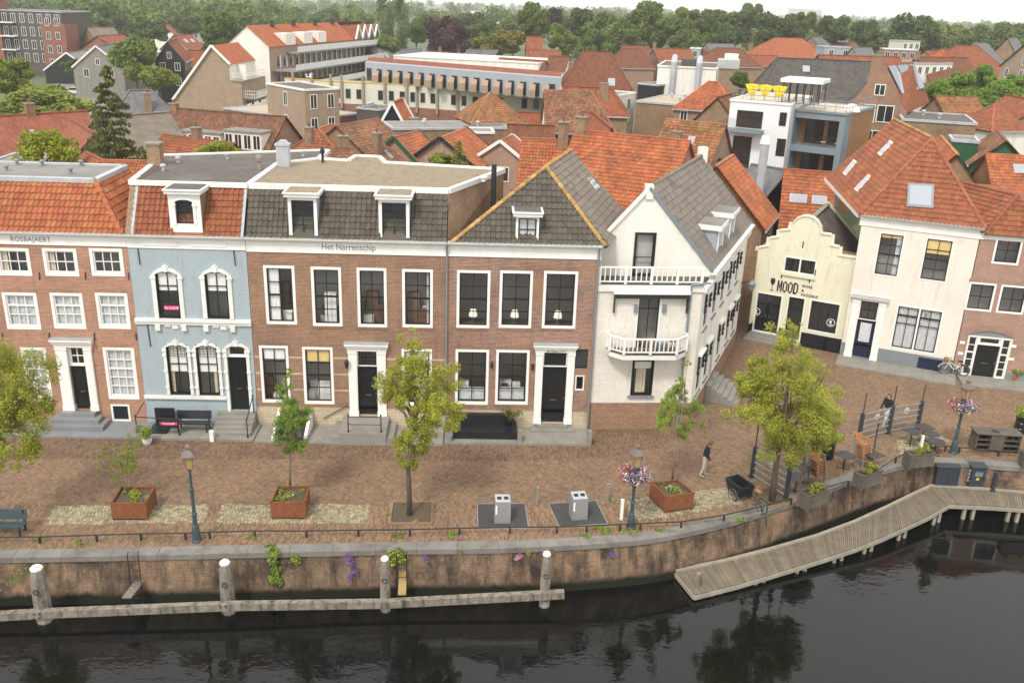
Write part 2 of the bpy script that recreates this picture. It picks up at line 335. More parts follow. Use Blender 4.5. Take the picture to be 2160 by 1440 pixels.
# far ground: one sheet from the quay to the horizon
mb = MB(); n = len(QI)
ring = [(p.x, p.y, -.03) for p in QI]
for i in range(n-1): mb.face([ring[i], ring[i+1], (ring[i+1][0], 70, -.03), (ring[i][0], 70, -.03)])
mb.face([(-70, 70, -.03), (44, 70, -.03), (44, 4400, -.03), (-70, 4400, -.03)]); mb.face([(44, 37.9, -.03), (2700, 37.9, -.03), (2700, 4400, -.03), (44, 4400, -.03)]); mb.face([(-2700, 24.8, -.03), (-70, 24.8, -.03), (-70, 4400, -.03), (-2700, 4400, -.03)])
tag(mb.build('ground', 'ground_far'), kind='structure')
mb = MB(); mb.face([(-120, -40, WZ), (120, -40, WZ), (120, 43, WZ), (-120, 43, WZ)])
tag(mb.build('water', 'canal_water'), kind='structure')
mb = MB(); mb.face([(-120, -40, -2.9), (120, -40, -2.9), (120, 43, -2.9), (-120, 43, -2.9)])
tag(mb.build('canal_bed', 'algae'), kind='structure')
# street sheet
street = thing('street', 'brown brick-paved street and square along the canal', 'street', kind='structure')
mb = MB()
for i in range(n-1):
    a, b = QI[i], QI[i+1]
    mb.face([(a.x, a.y, -.004), (b.x, b.y, -.004), (b.x, 64, -.004), (a.x, 64, -.004)])
mb.build('road_bed', 'street_sand', street)
def pxl(pts, z=0.): return [G(x, y, z) for x, y in pts]
_B = pxl([(-500, 960), (0, 967), (560, 968), (1000, 972), (1280, 966), (1400, 938), (1480, 905)]); _C = pxl([(-500, 1066), (0, 1063), (560, 1062), (1000, 1060), (1330, 1050), (1560, 1015), (1690, 985), (1800, 950), (1930, 925), (2160, 935), (2500, 960)])
def yb(x): return np.where(x > 10.6, 99., np.interp(x, [p.x for p in _B], [p.y for p in _B]))
def yc(x): return np.interp(x, [p.x for p in _C], [p.y for p in _C])
SETTS = [pxl(q, .0) for q in ([(112, 1066), (440, 1064), (430, 1102), (96, 1106)], [(470, 1063), (782, 1063), (772, 1103), (458, 1104)], [(1322, 1056), (1410, 1040), (1530, 1027), (1575, 1060), (1400, 1092), (1335, 1096)], [(1890, 930), (1960, 905), (2010, 930), (1900, 960)])]
def inpoly(X, Y, poly):
    r = np.zeros(X.shape, bool); m = len(poly)
    for i in range(m):
        x1, y1, x2, y2 = poly[i][0], poly[i][1], poly[(i+1) % m][0], poly[(i+1) % m][1]
        c = ((y1 > Y) != (y2 > Y)) & (X < (x2-x1)*(Y-y1)/((y2-y1) or 1e-9)+x1); r ^= c
    return r
def quads(name, cx, cy, ang, L, Wd, m, parent, z0=.004, zj=.004):
    k = len(cx); h = np.stack([-np.ones(k), np.ones(k), np.ones(k), -np.ones(k)], 1)*L/2; w = np.stack([-np.ones(k), -np.ones(k), np.ones(k), np.ones(k)], 1)*Wd/2
    h = h+NR.normal(0, .0025, h.shape); w = w+NR.normal(0, .0018, w.shape)
    ca, sa = np.cos(ang)[:, None], np.sin(ang)[:, None]
    X = cx[:, None]+h*ca-w*sa; Y = cy[:, None]+h*sa+w*ca; Z = z0+NR.random((k, 1))*zj+NR.normal(0, .0012, (k, 4))
    v = np.stack([X, Y, Z], 2).reshape(-1, 3); me = bpy.data.meshes.new(name)
    me.vertices.add(4*k); me.vertices.foreach_set('co', v.astype(np.float32).ravel()); me.loops.add(4*k); me.loops.foreach_set('vertex_index', np.arange(4*k, dtype=np.int32))
    me.polygons.add(k); me.polygons.foreach_set('loop_start', np.arange(0, 4*k, 4, dtype=np.int32)); me.materials.append(M[m]); me.update(); me.validate()
    return tag(addobj(name, me, parent), kind='stuff')
b_, n_ = .068, 3
I, J = np.meshgrid(np.arange(-700, 701), np.arange(-130, 131), indexing='ij'); I = I.ravel(); J = J.ravel()
hx = np.concatenate([I+2*n_*J+n_/2, I-1+2*n_*J+.5])*b_; hy = np.concatenate([I+.5, I+n_/2])*b_; ha = np.concatenate([np.zeros(len(I)), np.full(len(I), math.pi/2)])
a4 = math.radians(45+2.5); ca, sa = math.cos(a4), math.sin(a4)
wx = hx*ca-hy*sa+2; wy = hx*sa+hy*ca+43
sel = (wx > -24) & (wx < 33) & (wy > yc(wx)) & (wy < yb(wx)) & (wy < 57)
for q in SETTS: sel &= ~inpoly(wx, wy, q)
quads('paving_bricks', wx[sel], wy[sel], ha[sel]+a4, n_*b_-.007, b_-.007, 'paver', street)
def courses(name, f_in, m, x0=-24, x1=33, y0=27, y1=45, L=.205, Wd=.068, swap=False, ang=2.5):
    nx, ny = int((x1-x0)/(L if swap else Wd))+40, int((y1-y0)/(Wd if swap else L))+16
    a, b = np.meshgrid(np.arange(nx), np.arange(ny), indexing='ij'); a = a.ravel(); b = b.ravel()
    if swap: lx = (a+.5*(b % 2))*L; ly = b*Wd
    else: lx = a*Wd; ly = (b+.5*(a % 2))*L
    t = math.radians(ang); X = x0+lx*math.cos(t)-ly*math.sin(t); Y = y0+lx*math.sin(t)+ly*math.cos(t)
    s = f_in(X, Y)
    return quads(name, X[s], Y[s], np.full(s.sum(), t+(0 if swap else math.pi/2)), L-.008, Wd-.008, m, street)
courses('paving_bricks_along_houses', lambda X, Y: (Y > yb(X)) & (Y < 43.3) & (X < 10.5), 'paver_dark', y0=36)
def qband(X, Y):
    s = (Y > yq(X)) & (Y < yc(X))
    for q in SETTS: s &= ~inpoly(X, Y, q)
    return s
courses('paving_bricks_along_quay', qband, 'paver_red')
def setts(q):
    X0, X1 = min(p.x for p in q), max(p.x for p in q); Y0, Y1 = min(p.y for p in q), max(p.y for p in q)
    mb = MB(); y = Y0; row = 0
    while y < Y1:
        x = X0-.2*R.random()
        while x < X1:
            w = .105+.05*R.random(); d = .12
            if inpoly(np.array([x+w/2]), np.array([y+d/2]), q)[0]:
                z = .006+.016*R.random(); c = .012; e = .014
                j = lambda: R.uniform(-.006, .006)
                b0 = [(x+j(), y+j()), (x+w+j(), y+j()), (x+w+j(), y+d+j()), (x+j(), y+d+j())]
                mb.mesh([(p[0], p[1], -.004) for p in b0]+[(p[0]+(e if i in (0, 3) else -e), p[1]+(e if i < 2 else -e), z) for i, p in enumerate(b0)], [(4, 5, 6, 7), (0, 1, 5, 4), (1, 2, 6, 5), (2, 3, 7, 6), (3, 0, 4, 7)])
            x += w+.012
        y += .132; row += 1
    tag(mb.build('granite_setts', 'sett', street, uv=False), kind='stuff')
for q in SETTS: setts(q)
# pavement strip in front of the houses across the square
# quay wall and coping
quay = thing('quay_wall', 'old stained brick quay wall with grey stone coping along the canal', 'quay wall', (0, 0, 0))
mb = MB(); QB = offs(QC, -.34); QT = offs(QC, .05)
for i in range(len(QC)-1):
    a, b, c, d = QB[i], QB[i+1], QT[i+1], QT[i]
    def lv(z): t = (z+.16)/-2.7; return [(d.x+(a.x-d.x)*t, d.y+(a.y-d.y)*t, z), (c.x+(b.x-c.x)*t, c.y+(b.y-c.y)*t, z)]
    L0, L1, L2, L3 = lv(-.16), lv(-1.42), lv(-1.5), lv(-2.86)
    mb.face([L1[0], L1[1], L0[1], L0[0]], 0); mb.face([L2[0], L2[1], L1[1], L1[0]], 1); mb.face([L3[0], L3[1], L2[1], L2[0]], 2)
mb.build('wall', ['quay_brick', 'quay_brick', 'quay_brick'], quay)
QCf = catmull(QP, 40); acc = 0; last = 0; QIf = offs(QCf, .54); QOf = offs(QCf, -.03)
cut = [0]
for i in range(1, len(QCf)):
    acc += (QCf[i]-QCf[i-1]).length
    if acc > 1.55: cut.append(i); acc = 0
for a, b in zip(cut, cut[1:]):
    if not -24 < QCf[a].x < 36: continue
    ids = list(range(a, b+1, max(1, (b-a)//3)));
    if ids[-1] != b: ids.append(b)
    sh = .006; o0 = [QOf[i] for i in ids]; i0 = [QIf[i] for i in ids]
    tdir = (QCf[b]-QCf[a]).normalized()*sh; o0[0] = o0[0]+tdir; i0[0] = i0[0]+tdir; o0[-1] = o0[-1]-tdir; i0[-1] = i0[-1]-tdir
    zt = .018+R.uniform(0, .012)
    mbs = MB().slab([(p.x, p.y) for p in o0]+[(p.x, p.y) for p in reversed(i0)], -.2, zt)
    mbs.build('coping_stone', 'coping_stone', quay)
# jetty
DZ = -1.62
dock = thing('jetty', 'weathered timber plank jetty hugging the curved quay wall', 'jetty', (0, 0, 0))
def at_wall(px, py):                       # height at which this sight line meets the foot of the quay wall
    best = min(np.arange(-1.74, -1.14, .01), key=lambda z: abs(G(px, py, z).y-(float(yq(G(px, py, z).x, QC))-.3))); return float(best)
_in = [(1425, 1205), (1530, 1183), (1628, 1158), (1722, 1131), (1803, 1101), (1869, 1071), (1920, 1046), (1964, 1025), (2087, 1033), (2290, 1052)]; _out = [(1465, 1254), (1560, 1230), (1650, 1203), (1735, 1177), (1805, 1154), (1862, 1132), (1915, 1110), (1962, 1086), (2003, 1063), (2290, 1080)]; _out[8] = (2095, 1066); _out[7] = (2003, 1062); _out[6] = (1958, 1088)
_dz = [at_wall(*p) for p in _in]; _a, _b2 = max(-1.7, sum(_dz[:3])/3), _dz[7]; _dz = [_a+(_b2-_a)*min(1, i/7)**1.5 for i in range(10)]
DI = [G(*p, z) for p, z in zip(_in, _dz)]; DO = [G(*p, z) for p, z in zip(_out, _dz)]; DR = _dz[7]
def lerp(a, b, t): return a+(b-a)*t
for k in range(len(DI)-1):
    a0, a1, b0, b1 = DI[k], DI[k+1], DO[k], DO[k+1]; cnt = max(3, round(((a1-a0).length+(b1-b0).length)/2/.115)); g = .08
    for i in range(cnt):
        t0, t1 = (i+g)/cnt, (i+1-g)/cnt; z = a0.z+(a1.z-a0.z)*(i+.5)/cnt+R.uniform(-.006, .006)
        pl = [lerp(b0, b1, t0), lerp(b0, b1, t1), lerp(a0, a1, t1), lerp(a0, a1, t0)]
        MB().slab([(p.x, p.y) for p in pl], z-.045, z).build('plank', 'dock_wood', dock)
mb = MB()
for L, s in ((DI, 1), (DO, -1)):
    for a, b in zip(L, L[1:]):
        mb.bar((a.x, a.y, a.z-.14), (b.x, b.y, b.z-.14), .1, .17)
mb.bar((DI[0].x, DI[0].y, DI[0].z-.14), (DO[0].x, DO[0].y, DO[0].z-.14), .1, .17); mb.build('edge_beam', 'dock_frame', dock)
mb = MB()
for a, b in zip(DI, DI[1:]): mb.bar((a.x, a.y, a.z+.05), (b.x, b.y, b.z+.05), .14, .09)
mb.build('kerb_rail', 'dock_frame', dock)
for k in range(len(DO)-1):
    L = (DO[k+1]-DO[k]).length; m_ = max(1, round(L/2.6))
    for i in range(m_):
        p = lerp(DO[k], DO[k+1], (i+.4)/m_)
        for dx in (0, .42):
            q = p+(DO[k+1]-DO[k]).normalized()*dx
            MB().box(q.x-.07, q.x+.07, q.y+.03, q.y+.17, -2.6, q.z-.2).build('pile', 'dock_frame', dock)
DZ = DI[0].z; p = G(1470, 1240, DZ)
post = tag(MB().lathe([(.14, -1.1), (.14, .5), (.11, .62), (.02, .64)], 10).build('mooring_bollard', 'old_timber'), 'short round grey timber bollard at the near end of the jetty', 'bollard'); post.location = (p.x+.05, p.y+.15, DZ)
# ================================================================ building kit
class Fac:
    def __init__(s, ox, ang, z=0.):
        s.o = Vector((ox.x, ox.y, z)); s.a = math.radians(ang); s.t = Vector((math.cos(s.a), math.sin(s.a), 0)); s.m = Vector((-math.sin(s.a), math.cos(s.a), 0))
    def uv(s, px, py, d=0.):
        q = onplane(px, py, s.o+s.m*d, -s.m)-s.o; return q.dot(s.t), q.z
    def rect(s, x0, y0, x1, y1, d=0.):
        a = s.uv(x0, y0, d); b = s.uv(x1, y1, d); return (a[0], b[1], b[0], a[1])
    def loc(s, w): q = Vector(w)-s.o; return Vector((q.dot(s.t), q.dot(s.m), q.z))
    def g(s, px, py, z): return s.loc(G(px, py, z))
    def slope(s, px, py, z0, pitch, d0=0.):
        th = math.radians(pitch); n = -s.m*math.sin(th)+Vector((0, 0, math.cos(th)))
        return s.loc(onplane(px, py, s.o+s.m*d0+Vector((0, 0, z0)), n))
def wall_sheet(mb, x0, x1, z0, z1, ops, y=0., rv=.2, mi=0, poly=None):
    xs = sorted({x0, x1, *[min(max(o[i], x0), x1) for o in ops for i in (0, 2)]}); zs = sorted({z0, z1, *[min(max(o[i], z0), z1) for o in ops for i in (1, 3)]})
    for a, b in zip(xs, xs[1:]):
        for c, d in zip(zs, zs[1:]):
            mx, mz = (a+b)/2, (c+d)/2
            if any(o[0] < mx < o[2] and o[1] < mz < o[3] for o in ops): continue
            mb.face([(a, y, c), (b, y, c), (b, y, d), (a, y, d)], mi)
    for o in ops:
        a, c, b, d = o
        mb.face([(a, y, c), (a, y+rv, c), (b, y+rv, c), (b, y, c)][::-1], mi); mb.face([(a, y, d), (a, y+rv, d), (b, y+rv, d), (b, y, d)], mi)
        mb.face([(a, y, c), (a, y, d), (a, y+rv, d), (a, y+rv, c)][::-1], mi); mb.face([(b, y, c), (b, y, d), (b, y+rv, d), (b, y+rv, c)], mi)
UNITQ = None
def unitq(m):
    key = 'pane_'+m
    if key not in PM: PM[key] = MB().face([(0, 0, 0), (1, 0, 0), (1, 0, 1), (0, 0, 1)]).data('pane', m)
    return PM[key]
PM = {}
def frame_mb(mb, a, c, b, d, w, y0, y1, mi=0, wb=None):
    wb = wb or w
    mb.box(a, b, y0, y1, d-w, d, mi); mb.box(a, b, y0, y1, c, c+wb, mi); mb.box(a, a+w, y0+.001, y1-.001, c+wb, d-w, mi); mb.box(b-w, b, y0+.001, y1-.001, c+wb, d-w, mi)
def window(root, r, cols, rows, sash='black_paint', casing='white_frame', cw=.11, cb=None, glass='glass', y=0., proud=.02, mid=None, sill=False, blind=None, curtain=None, sf=.062, bars=.04, rowsplit=None, name='window'):
    """one window: casing > sash, panes, blind.  r = outer rectangle (x0,z0,x1,z1)"""
    a, c, b, d = r; mb = MB(); frame_mb(mb, a, c, b, d, cw, y-proud, y+.14, wb=cb or cw)
    if mid:                                   # white mullion posts at these fractions
        for f in mid:
            x = a+(b-a)*f; mb.box(x-.05, x+.05, y-proud+.004, y+.136, c+(cb or cw), d-cw)
    w = mb.build(name, casing, root)
    segs = [a+cw]+[a+(b-a)*f for f in (mid or [])]+[b-cw]
    for k in range(len(segs)-1):
        A, B = segs[k]+(.05 if k else 0), segs[k+1]-(.05 if k < len(segs)-2 else 0); C, D = c+(cb or cw), d-cw
        s = MB(); frame_mb(s, A, C, B, D, sf, y+.05, y+.11)
        xs = [A+sf+(B-A-2*sf)*i/cols for i in range(cols+1)]
        fr = rowsplit or [i/rows for i in range(rows+1)]
        zs = [C+sf+(D-C-2*sf)*f for f in fr]
        for x in xs[1:-1]: s.box(x-bars/2, x+bars/2, y+.06, y+.1, C+sf, D-sf)
        for i, z in enumerate(zs[1:-1]):
            hb = bars*(2.2 if (len(zs) > 3 and i == len(zs)//2-1) else 1)
            s.box(A+sf, B-sf, y+.058, y+.102, z-hb/2, z+hb/2)
        s.build('sash', sash, w)
        for i in range(len(xs)-1):
            for j in range(len(zs)-1):
                addobj('pane', unitq(glass), w, Matrix.Translation((xs[i]+.003, y+.082, zs[j]+.003)) @ Matrix.Diagonal((xs[i+1]-xs[i]-.006, 1, zs[j+1]-zs[j]-.006, 1)))
        if blind:
            m_, f = blind; MB().box(A+.02, B-.02, y+.118, y+.128, D-(D-C)*f, D).build('blind', m_, w)
        if curtain:
            m_, spans = curtain
            for f0, f1 in spans:
                X0, X1 = A+(B-A)*f0, A+(B-A)*f1; k2 = max(6, int((X1-X0)/.05)); cm = MB()
                P = [(X0+(X1-X0)*i/k2, y+.165+.025*math.sin(i*1.9)) for i in range(k2+1)]
                for (xa, ya), (xb, yb_) in zip(P, P[1:]): cm.face([(xa, ya, C), (xb, yb_, C), (xb, yb_, D), (xa, ya, D)])
                cm.build('curtain', m_, w)
    if sill: MB().box(a-.05, b+.05, y-.1, y+.05, c-.08, c-.002).build('sill', sill if isinstance(sill, str) else 'stone_grey', w)
    return w
def door(root, r, m='door_black', y=.14, panels=((.12, .88, .08, .28), (.12, .88, .33, .40), (.12, .88, .45, .94)), glazed=None, handle=True):
    a, c, b, d = r; w, h = b-a, d-c
    o = MB().box(a, b, y, y+.06, c, d).build('door', m, root)
    for x0, x1, z0, z1 in panels:
        pm = MB(); X0, X1, Z0, Z1 = a+w*x0, a+w*x1, c+h*z0, c+h*z1; frame_mb(pm, X0, Z0, X1, Z1, .035, y-.022, y-.001); pm.box(X0+.07, X1-.07, y-.014, y-.001, Z0+.06, Z1-.06); pm.build('panel', m, o)
    if glazed:
        x0, x1, z0, z1 = glazed; MB().box(a+w*x0, a+w*x1, y-.006, y-.001, c+h*z0, c+h*z1).build('pane', 'curtain', o)
    MB().box(a+w*.36, a+w*.64, y-.02, y-.001, c+h*.405, c+h*.405+.05).build('letterbox', 'brass', o)
    if handle: MB().lathe([(.0, -.03), (.03, -.015), (.035, 0), (.03, .015), (.0, .03)], 8, (b-.08, y-.05, c+h*.45)).build('handle', 'brass', o)
    return o
def surround(root, r, inner, ent, m='white_frame', proud=.12, base=.25):
    """pilasters either side of inner rectangle plus entablature ent=(x0,x1,z0,z1)"""
    a, c, b, d = r; ia, ic, ib, id_ = inner; mb = MB()
    for x0, x1 in ((a, ia), (ib, b)):
        mb.box(x0, x1, -proud, .12, c+base, d); mb.box(x0-.02, x1+.02, -proud-.03, .12, c, c+base); mb.box(x0-.02, x1+.02, -proud-.03, .12, d-.16, d-.04)
        mb.box(x0+.05, x1-.05, -proud-.015, -proud, c+base+.12, d-.28)
    mb.box(a+.005, b-.005, -proud+.004, .115, id_, d)
    e0, e1, z0, z1 = ent; h = z1-z0
    mb.box(e0+.1, e1-.1, -proud-.03, .1, z0, z0+h*.45); mb.box(e0+.04, e1-.04, -proud-.12, .1, z0+h*.45, z0+h*.75); mb.box(e0, e1, -proud-.2, .1, z0+h*.75, z1)
    o = mb.build('door_surround', m, root)
    MB().box(e0-.01, e1+.01, -proud-.21, .1, z1, z1+.03).build('lead_cover', 'lead', o)
    return o
def cornice(root, x0, x1, zb, zt, m='white_paint', dp=.28):
    h = zt-zb; mb = MB()
    mb.prism([(0, 0)], 0, 0) if False else None
    prof = [(0, zb), (-.05, zb), (-.05, zb+.07*h), (-.03, zb+.09*h), (-.03, zb+.66*h), (-.09, zb+.72*h), (-.13, zb+.8*h), (-dp*.8, zb+.86*h), (-dp, zb+.93*h), (-dp, zt), (.1, zt)]
    k = len(prof); mb.mesh([(x0, y, z) for y, z in prof]+[(x1, y, z) for y, z in prof], [(i, k+i, k+i+1, i+1)[::-1] for i in range(k-1)]+[tuple(range(k)), tuple(range(2*k-1, k-1, -1))])
    o = mb.build('cornice', m, root)
    MB().box(x0, x1, -dp-.012, -dp+.1, zt, zt+.03).build('gutter', 'zinc', o)
    return o
def interior(root, x0, x1, floors, depth=1.25):
    mb = MB()
    mb.face([(x0, depth, floors[0]), (x1, depth, floors[0]), (x1, depth, floors[-1]), (x0, depth, floors[-1])], 0)
    mb.face([(x0+.02, depth, floors[0]), (x0+.02, .22, floors[0]), (x0+.02, .22, floors[-1]), (x0+.02, depth, floors[-1])][::-1], 0); mb.face([(x1-.02, depth, floors[0]), (x1-.02, .22, floors[0]), (x1-.02, .22, floors[-1]), (x1-.02, depth, floors[-1])], 0)
    for z in floors: mb.box(x0+.03, x1-.03, .22, depth-.01, z-.12, z, 1)
    return mb.build('interior', ['interior', 'interior_floor'], root)
def shell(mb, x0, x1, y1, z0, z1, mi=0, top=False):
    mb.face([(x0, y1, z0), (x0, 0, z0), (x0, 0, z1), (x0, y1, z1)], mi); mb.face([(x1, 0, z0), (x1, y1, z0), (x1, y1, z1), (x1, 0, z1)], mi); mb.face([(x1, y1, z0), (x0, y1, z0), (x0, y1, z1), (x1, y1, z1)], mi)
def anchors(root, fac, pts, m='ink'):
    for x0, y0, x1, y1 in pts:
        a = fac.uv(x0, y0); b = fac.uv(x1, y1); MB().bar((a[0], -.03, a[1]), (b[0], -.03, b[1]), .035, .035, up=(0, 1, 0)).build('wall_anchor', m, root)
# ---- roof tiles
def tile_mesh(kind, tw, th, m):
    key = (kind, tw, th, m)
    if key in PM: return PM[key]
    L = th*1.12; mb = MB()
    if kind == 'pan': prof = [(-.5, .04), (-.36, .004), (-.14, .0), (.06, .02), (.22, .064), (.38, .068), (.5, .04)]
    else: prof = [(-.5, .008), (-.42, .0), (.0, .004), (.4, .012), (.5, .018)]
    k = len(prof); up = .05 if kind == 'pan' else .035
    for x, z in prof: mb.v.append((x*tw*1.03, 0, z+up))
    for x, z in prof: mb.v.append((x*tw*1.03, L, z*.9))
    for x, z in prof: mb.v.append((x*tw*1.03, .004, z+up-.05))
    for i in range(k-1): mb.f += [(i, i+1, k+i+1, k+i), (2*k+i, 2*k+i+1, i+1, i)]; mb.m += [0, 0]
    PM[key] = mb.data('tile', m, uv=False); return PM[key]
def roof_plane(root, pts, m, kind='pan', tw=.235, th=.32, limit=300, deck=None, name='roof_slope', skip=(), jit=1.):
    """pts: eave-left, eave-right, then round the slope; each tile is laid as a piece, the first `limit` as objects"""
    P = [Vector(p) for p in pts]; U = (P[1]-P[0]).normalized(); N = U.cross(P[-1]-P[0]).normalized()
    if N.z < 0: N = -N
    V = N.cross(U); mb = MB(); lo = N*-.02; mb.face([p+lo for p in P])
    lo2 = N*-.1; mb.face([p+lo2 for p in reversed(P)])
    d = mb.build(name, deck or m, root)
    q = [((p-P[0]).dot(U), (p-P[0]).dot(V)) for p in P]
    u0, u1 = min(a for a, _ in q), max(a for a, _ in q); v1 = max(b for _, b in q)
    nu = max(1, round((u1-u0)/tw)); tw2 = (u1-u0)/nu; nv = max(1, round(v1/th)); th2 = v1/nv
    I, J = np.meshgrid(np.arange(nu), np.arange(nv), indexing='ij'); cu = (u0+(I+.5)*tw2).ravel(); cv = ((J+.45)*th2).ravel()
    ok = inpoly(cu, cv, q)
    for s in skip:
        sq = [((Vector(p)-P[0]).dot(U), (Vector(p)-P[0]).dot(V)) for p in s]; ok &= ~inpoly(cu, cv, sq)
    cu, cv = cu[ok], cv[ok]; order = np.argsort(cv, kind='stable'); cu, cv = cu[order], cv[order]
    me = tile_mesh(kind, round(tw2, 3), round(th2, 3), m); rest = MB(); vs = [Vector(v.co) for v in me.vertices]; fs = [tuple(p.vertices) for p in me.polygons]
    for i in range(len(cu)):
        a = R.gauss(0, .012*jit); b = R.gauss(0, .012*jit); u = (U+V*a).normalized(); v = (V-U*a+N*b).normalized(); nn = u.cross(v)
        o = P[0]+U*float(cu[i])+V*(float(cv[i])-.5*th2)+N*R.gauss(0, .004*jit)
        if i < limit: addobj('tile', me, d, Matrix(((u.x, v.x, nn.x, o.x), (u.y, v.y, nn.y, o.y), (u.z, v.z, nn.z, o.z), (0, 0, 0, 1))))
        else: rest.mesh([o+u*w.x+v*w.y+nn*w.z for w in vs], fs)
    if rest.v: tag(rest.build('roof_tiles', m, d, uv=False), kind='stuff')
    return d
def ridge_tiles(root, p, q, m, r=.12, L=.36, up=(0, 0, 1), limit=60):
    p = Vector(p); q = Vector(q); n = max(1, round((q-p).length/L)); d = (q-p)/n; D = d.normalized(); a = D.cross(Vector(up)).normalized(); b = a.cross(D)
    key = ('ridge', round(d.length, 2), r, m)
    if key not in PM:
        mb = MB(); k = 7; l = d.length*1.06
        for y, s in ((0, 1.12), (l, .95)):
            for j in range(k):
                t = math.pi*j/(k-1); mb.v.append((math.cos(t)*r*s, y, math.sin(t)*r*s*.85-.03))
        for j in range(k-1): mb.f.append((j, j+1, k+j+1, k+j)[::-1]); mb.m.append(0)
        mb.f.append(tuple(range(k))); mb.m.append(0); PM[key] = mb.data('ridge_tile', m, uv=False)
    for i in range(n):
        o = p+d*i; addobj('ridge_tile', PM[key], root, Matrix(((a.x, D.x, b.x, o.x), (a.y, D.y, b.y, o.y), (a.z, D.z, b.z, o.z), (0, 0, 0, 1))))
def flat_roof(root, poly, z, m, trim='zinc', tw=.16, th=.14, name='flat_roof', open_=()):
    o = MB().slab([(p[0], p[1]) for p in poly], z-.15, z).build(name, m, root); n = len(poly)
    for i in range(n):
        if i in open_: continue
        a, b = poly[i], poly[(i+1) % n]; MB().bar((a[0], a[1], z-.02), (b[0], b[1], z-.02), tw, th*2).build('roof_edge', trim, o)
    return o
def vent(root, x, y, z, h=.35, r=.09, m='zinc'):
    return MB().lathe([(r*.7, 0), (r*.7, h*.55), (r*1.25, h*.6), (r*1.3, h*.8), (r*.9, h*.95), (.01, h)], 10, (x, y, z)).build('roof_vent', m, root)
def chimney(root, x, y, z0, z1, w=.6, d=.5, m='brick_old', pots=1, top='stone_grey'):
    o = MB().box(x-w/2, x+w/2, y-d/2, y+d/2, z0, z1).build('chimney', m, root)
    MB().box(x-w/2-.06, x+w/2+.06, y-d/2-.06, y+d/2+.06, z1, z1+.09).build('chimney_cap', top, o)
    for i in range(pots): MB().lathe([(.1, 0), (.09, .3), (.11, .32), (.11, .36)], 8, (x+(i-(pots-1)/2)*.3, y, z1+.09)).build('chimney_pot', 'tile_rust', o)
    return o
def text(body, root, x, z, size, m='ink', y=-.02, sx=1., width=None, bold=0., align='LEFT', spacing=1., shear=0.):
    c = bpy.data.curves.new('lettering', 'FONT'); c.body = body; c.size = size; c.extrude = .004; c.align_x = align; c.offset = bold; c.space_character = spacing; c.shear = shear; c.resolution_u = 3
    c.materials.append(M[m]); t_ = bpy.data.objects.new('t', c); COL.objects.link(t_); bpy.context.view_layer.update()
    me = bpy.data.meshes.new_from_object(t_.evaluated_get(bpy.context.evaluated_depsgraph_get())); me.name = 'lettering'; bpy.data.objects.remove(t_); bpy.data.curves.remove(c)
    o = addobj('lettering', me, root)
    if width: sx = width/max(.01, max(v.co.x for v in me.vertices)-min(v.co.x for v in me.vertices))
    o.matrix_local = Matrix.Translation((x, y, z)) @ Matrix.Rotation(math.pi/2, 4, 'X') @ Matrix.Diagonal((sx, 1, 1, 1)); return o
def drainpipe(root, pts, r=.05, m='pipe_grey'): return MB().tube(pts, r, 8).build('drainpipe', m, root)
def steps(root, x0, x1, n, rise, run, y0=0., m='bluestone', flare=0., z0=0.):
    for i in range(n):
        e = flare*(n-1-i)
        MB().box(x0-e, x1+e, y0-(n-i)*run, y0-.002*(i+1), z0+i*rise+(.001 if i else 0), z0+(i+1)*rise).build('step', m, root)
CLUT = ('blind_white', 'furniture', 'interior_floor', 'curtain', 'wood_dark', 'blind_white')
def clutter(root, r, seed):
    q = random.Random(seed); w = r[2]-r[0]
    for k in range(4):
        x = r[0]+.1+(w-.5)*q.random(); bw = q.uniform(.25, .7); h = q.uniform(.25, 1.0)*(2. if k == 0 else 1.); y = q.uniform(.3, .75); MB().box(x, min(x+bw, r[2]+.1), y, y+.3, r[1]-.1, r[1]+h).build('furniture', q.choice(CLUT), root)
mat('wood_dark', (.07, .04, .025), .5, .3, 3)
ROWG = 'canal houses in the front row'
# ================================================================ front row, left to right
FO = G(310, 893); FA = 2.5
F = Fac(FO, FA)
def house(name, label, f, cat='house', group=ROWG): return thing(name, label, cat, f.o, f.a, group)
def lamp_in(root, x, z, y=.5):
    o = MB().lathe([(.09, 0), (.1, .02), (.03, .05), (.07, .15), (.075, .22), (.03, .3), (.02, .34)], 10, (x, y, z)).build('table_lamp', 'pane_blue', root)
    MB().lathe([(.21, .34), (.14, .66)], 12, (x, y, z)).build('lamp_shade', 'lamp_cloth', o)
# ---------------- house A
A = house('brick_house', 'orange brick house with white sash windows, lettered white cornice and orange mansard roof, far left', F)
X0, X1 = -10.5, .04
rects = []
for rr in ((-12, 522, 69, 582), (88, 523, 168, 583), (187, 523, 264, 583)): rects.append((F.rect(*rr), 3, 2, None))
for rr in ((3, 616, 88, 695), (104, 617, 183, 694), (200, 617, 277, 694)): rects.append((F.rect(*rr), 3, 3, 'c'))
for rr in ((42, 732, 113, 844), (216, 732, 295, 842)): rects.append((F.rect(*rr), 3, 5, 'c'))
dx0, dz0, dx1, dz1 = F.rect(118, 731, 208, 866)
lf = F.rect(147, 775, 195, 864); tr = F.rect(140, 730, 181, 769)
hatch = F.rect(233, 852, 277, 888)
ops = [r for r, *_ in rects]+[(lf[0], lf[1], lf[2], tr[3]), hatch]
mb = MB(); wall_sheet(mb, X0, X1, -.1, 9.0, ops); shell(mb, X0, X1, 8, -.1, 9.6); mb.build('front_wall', 'brick_orange', A)
interior(A, X0, X1, [.6, 4.55, 7.0, 9.0])
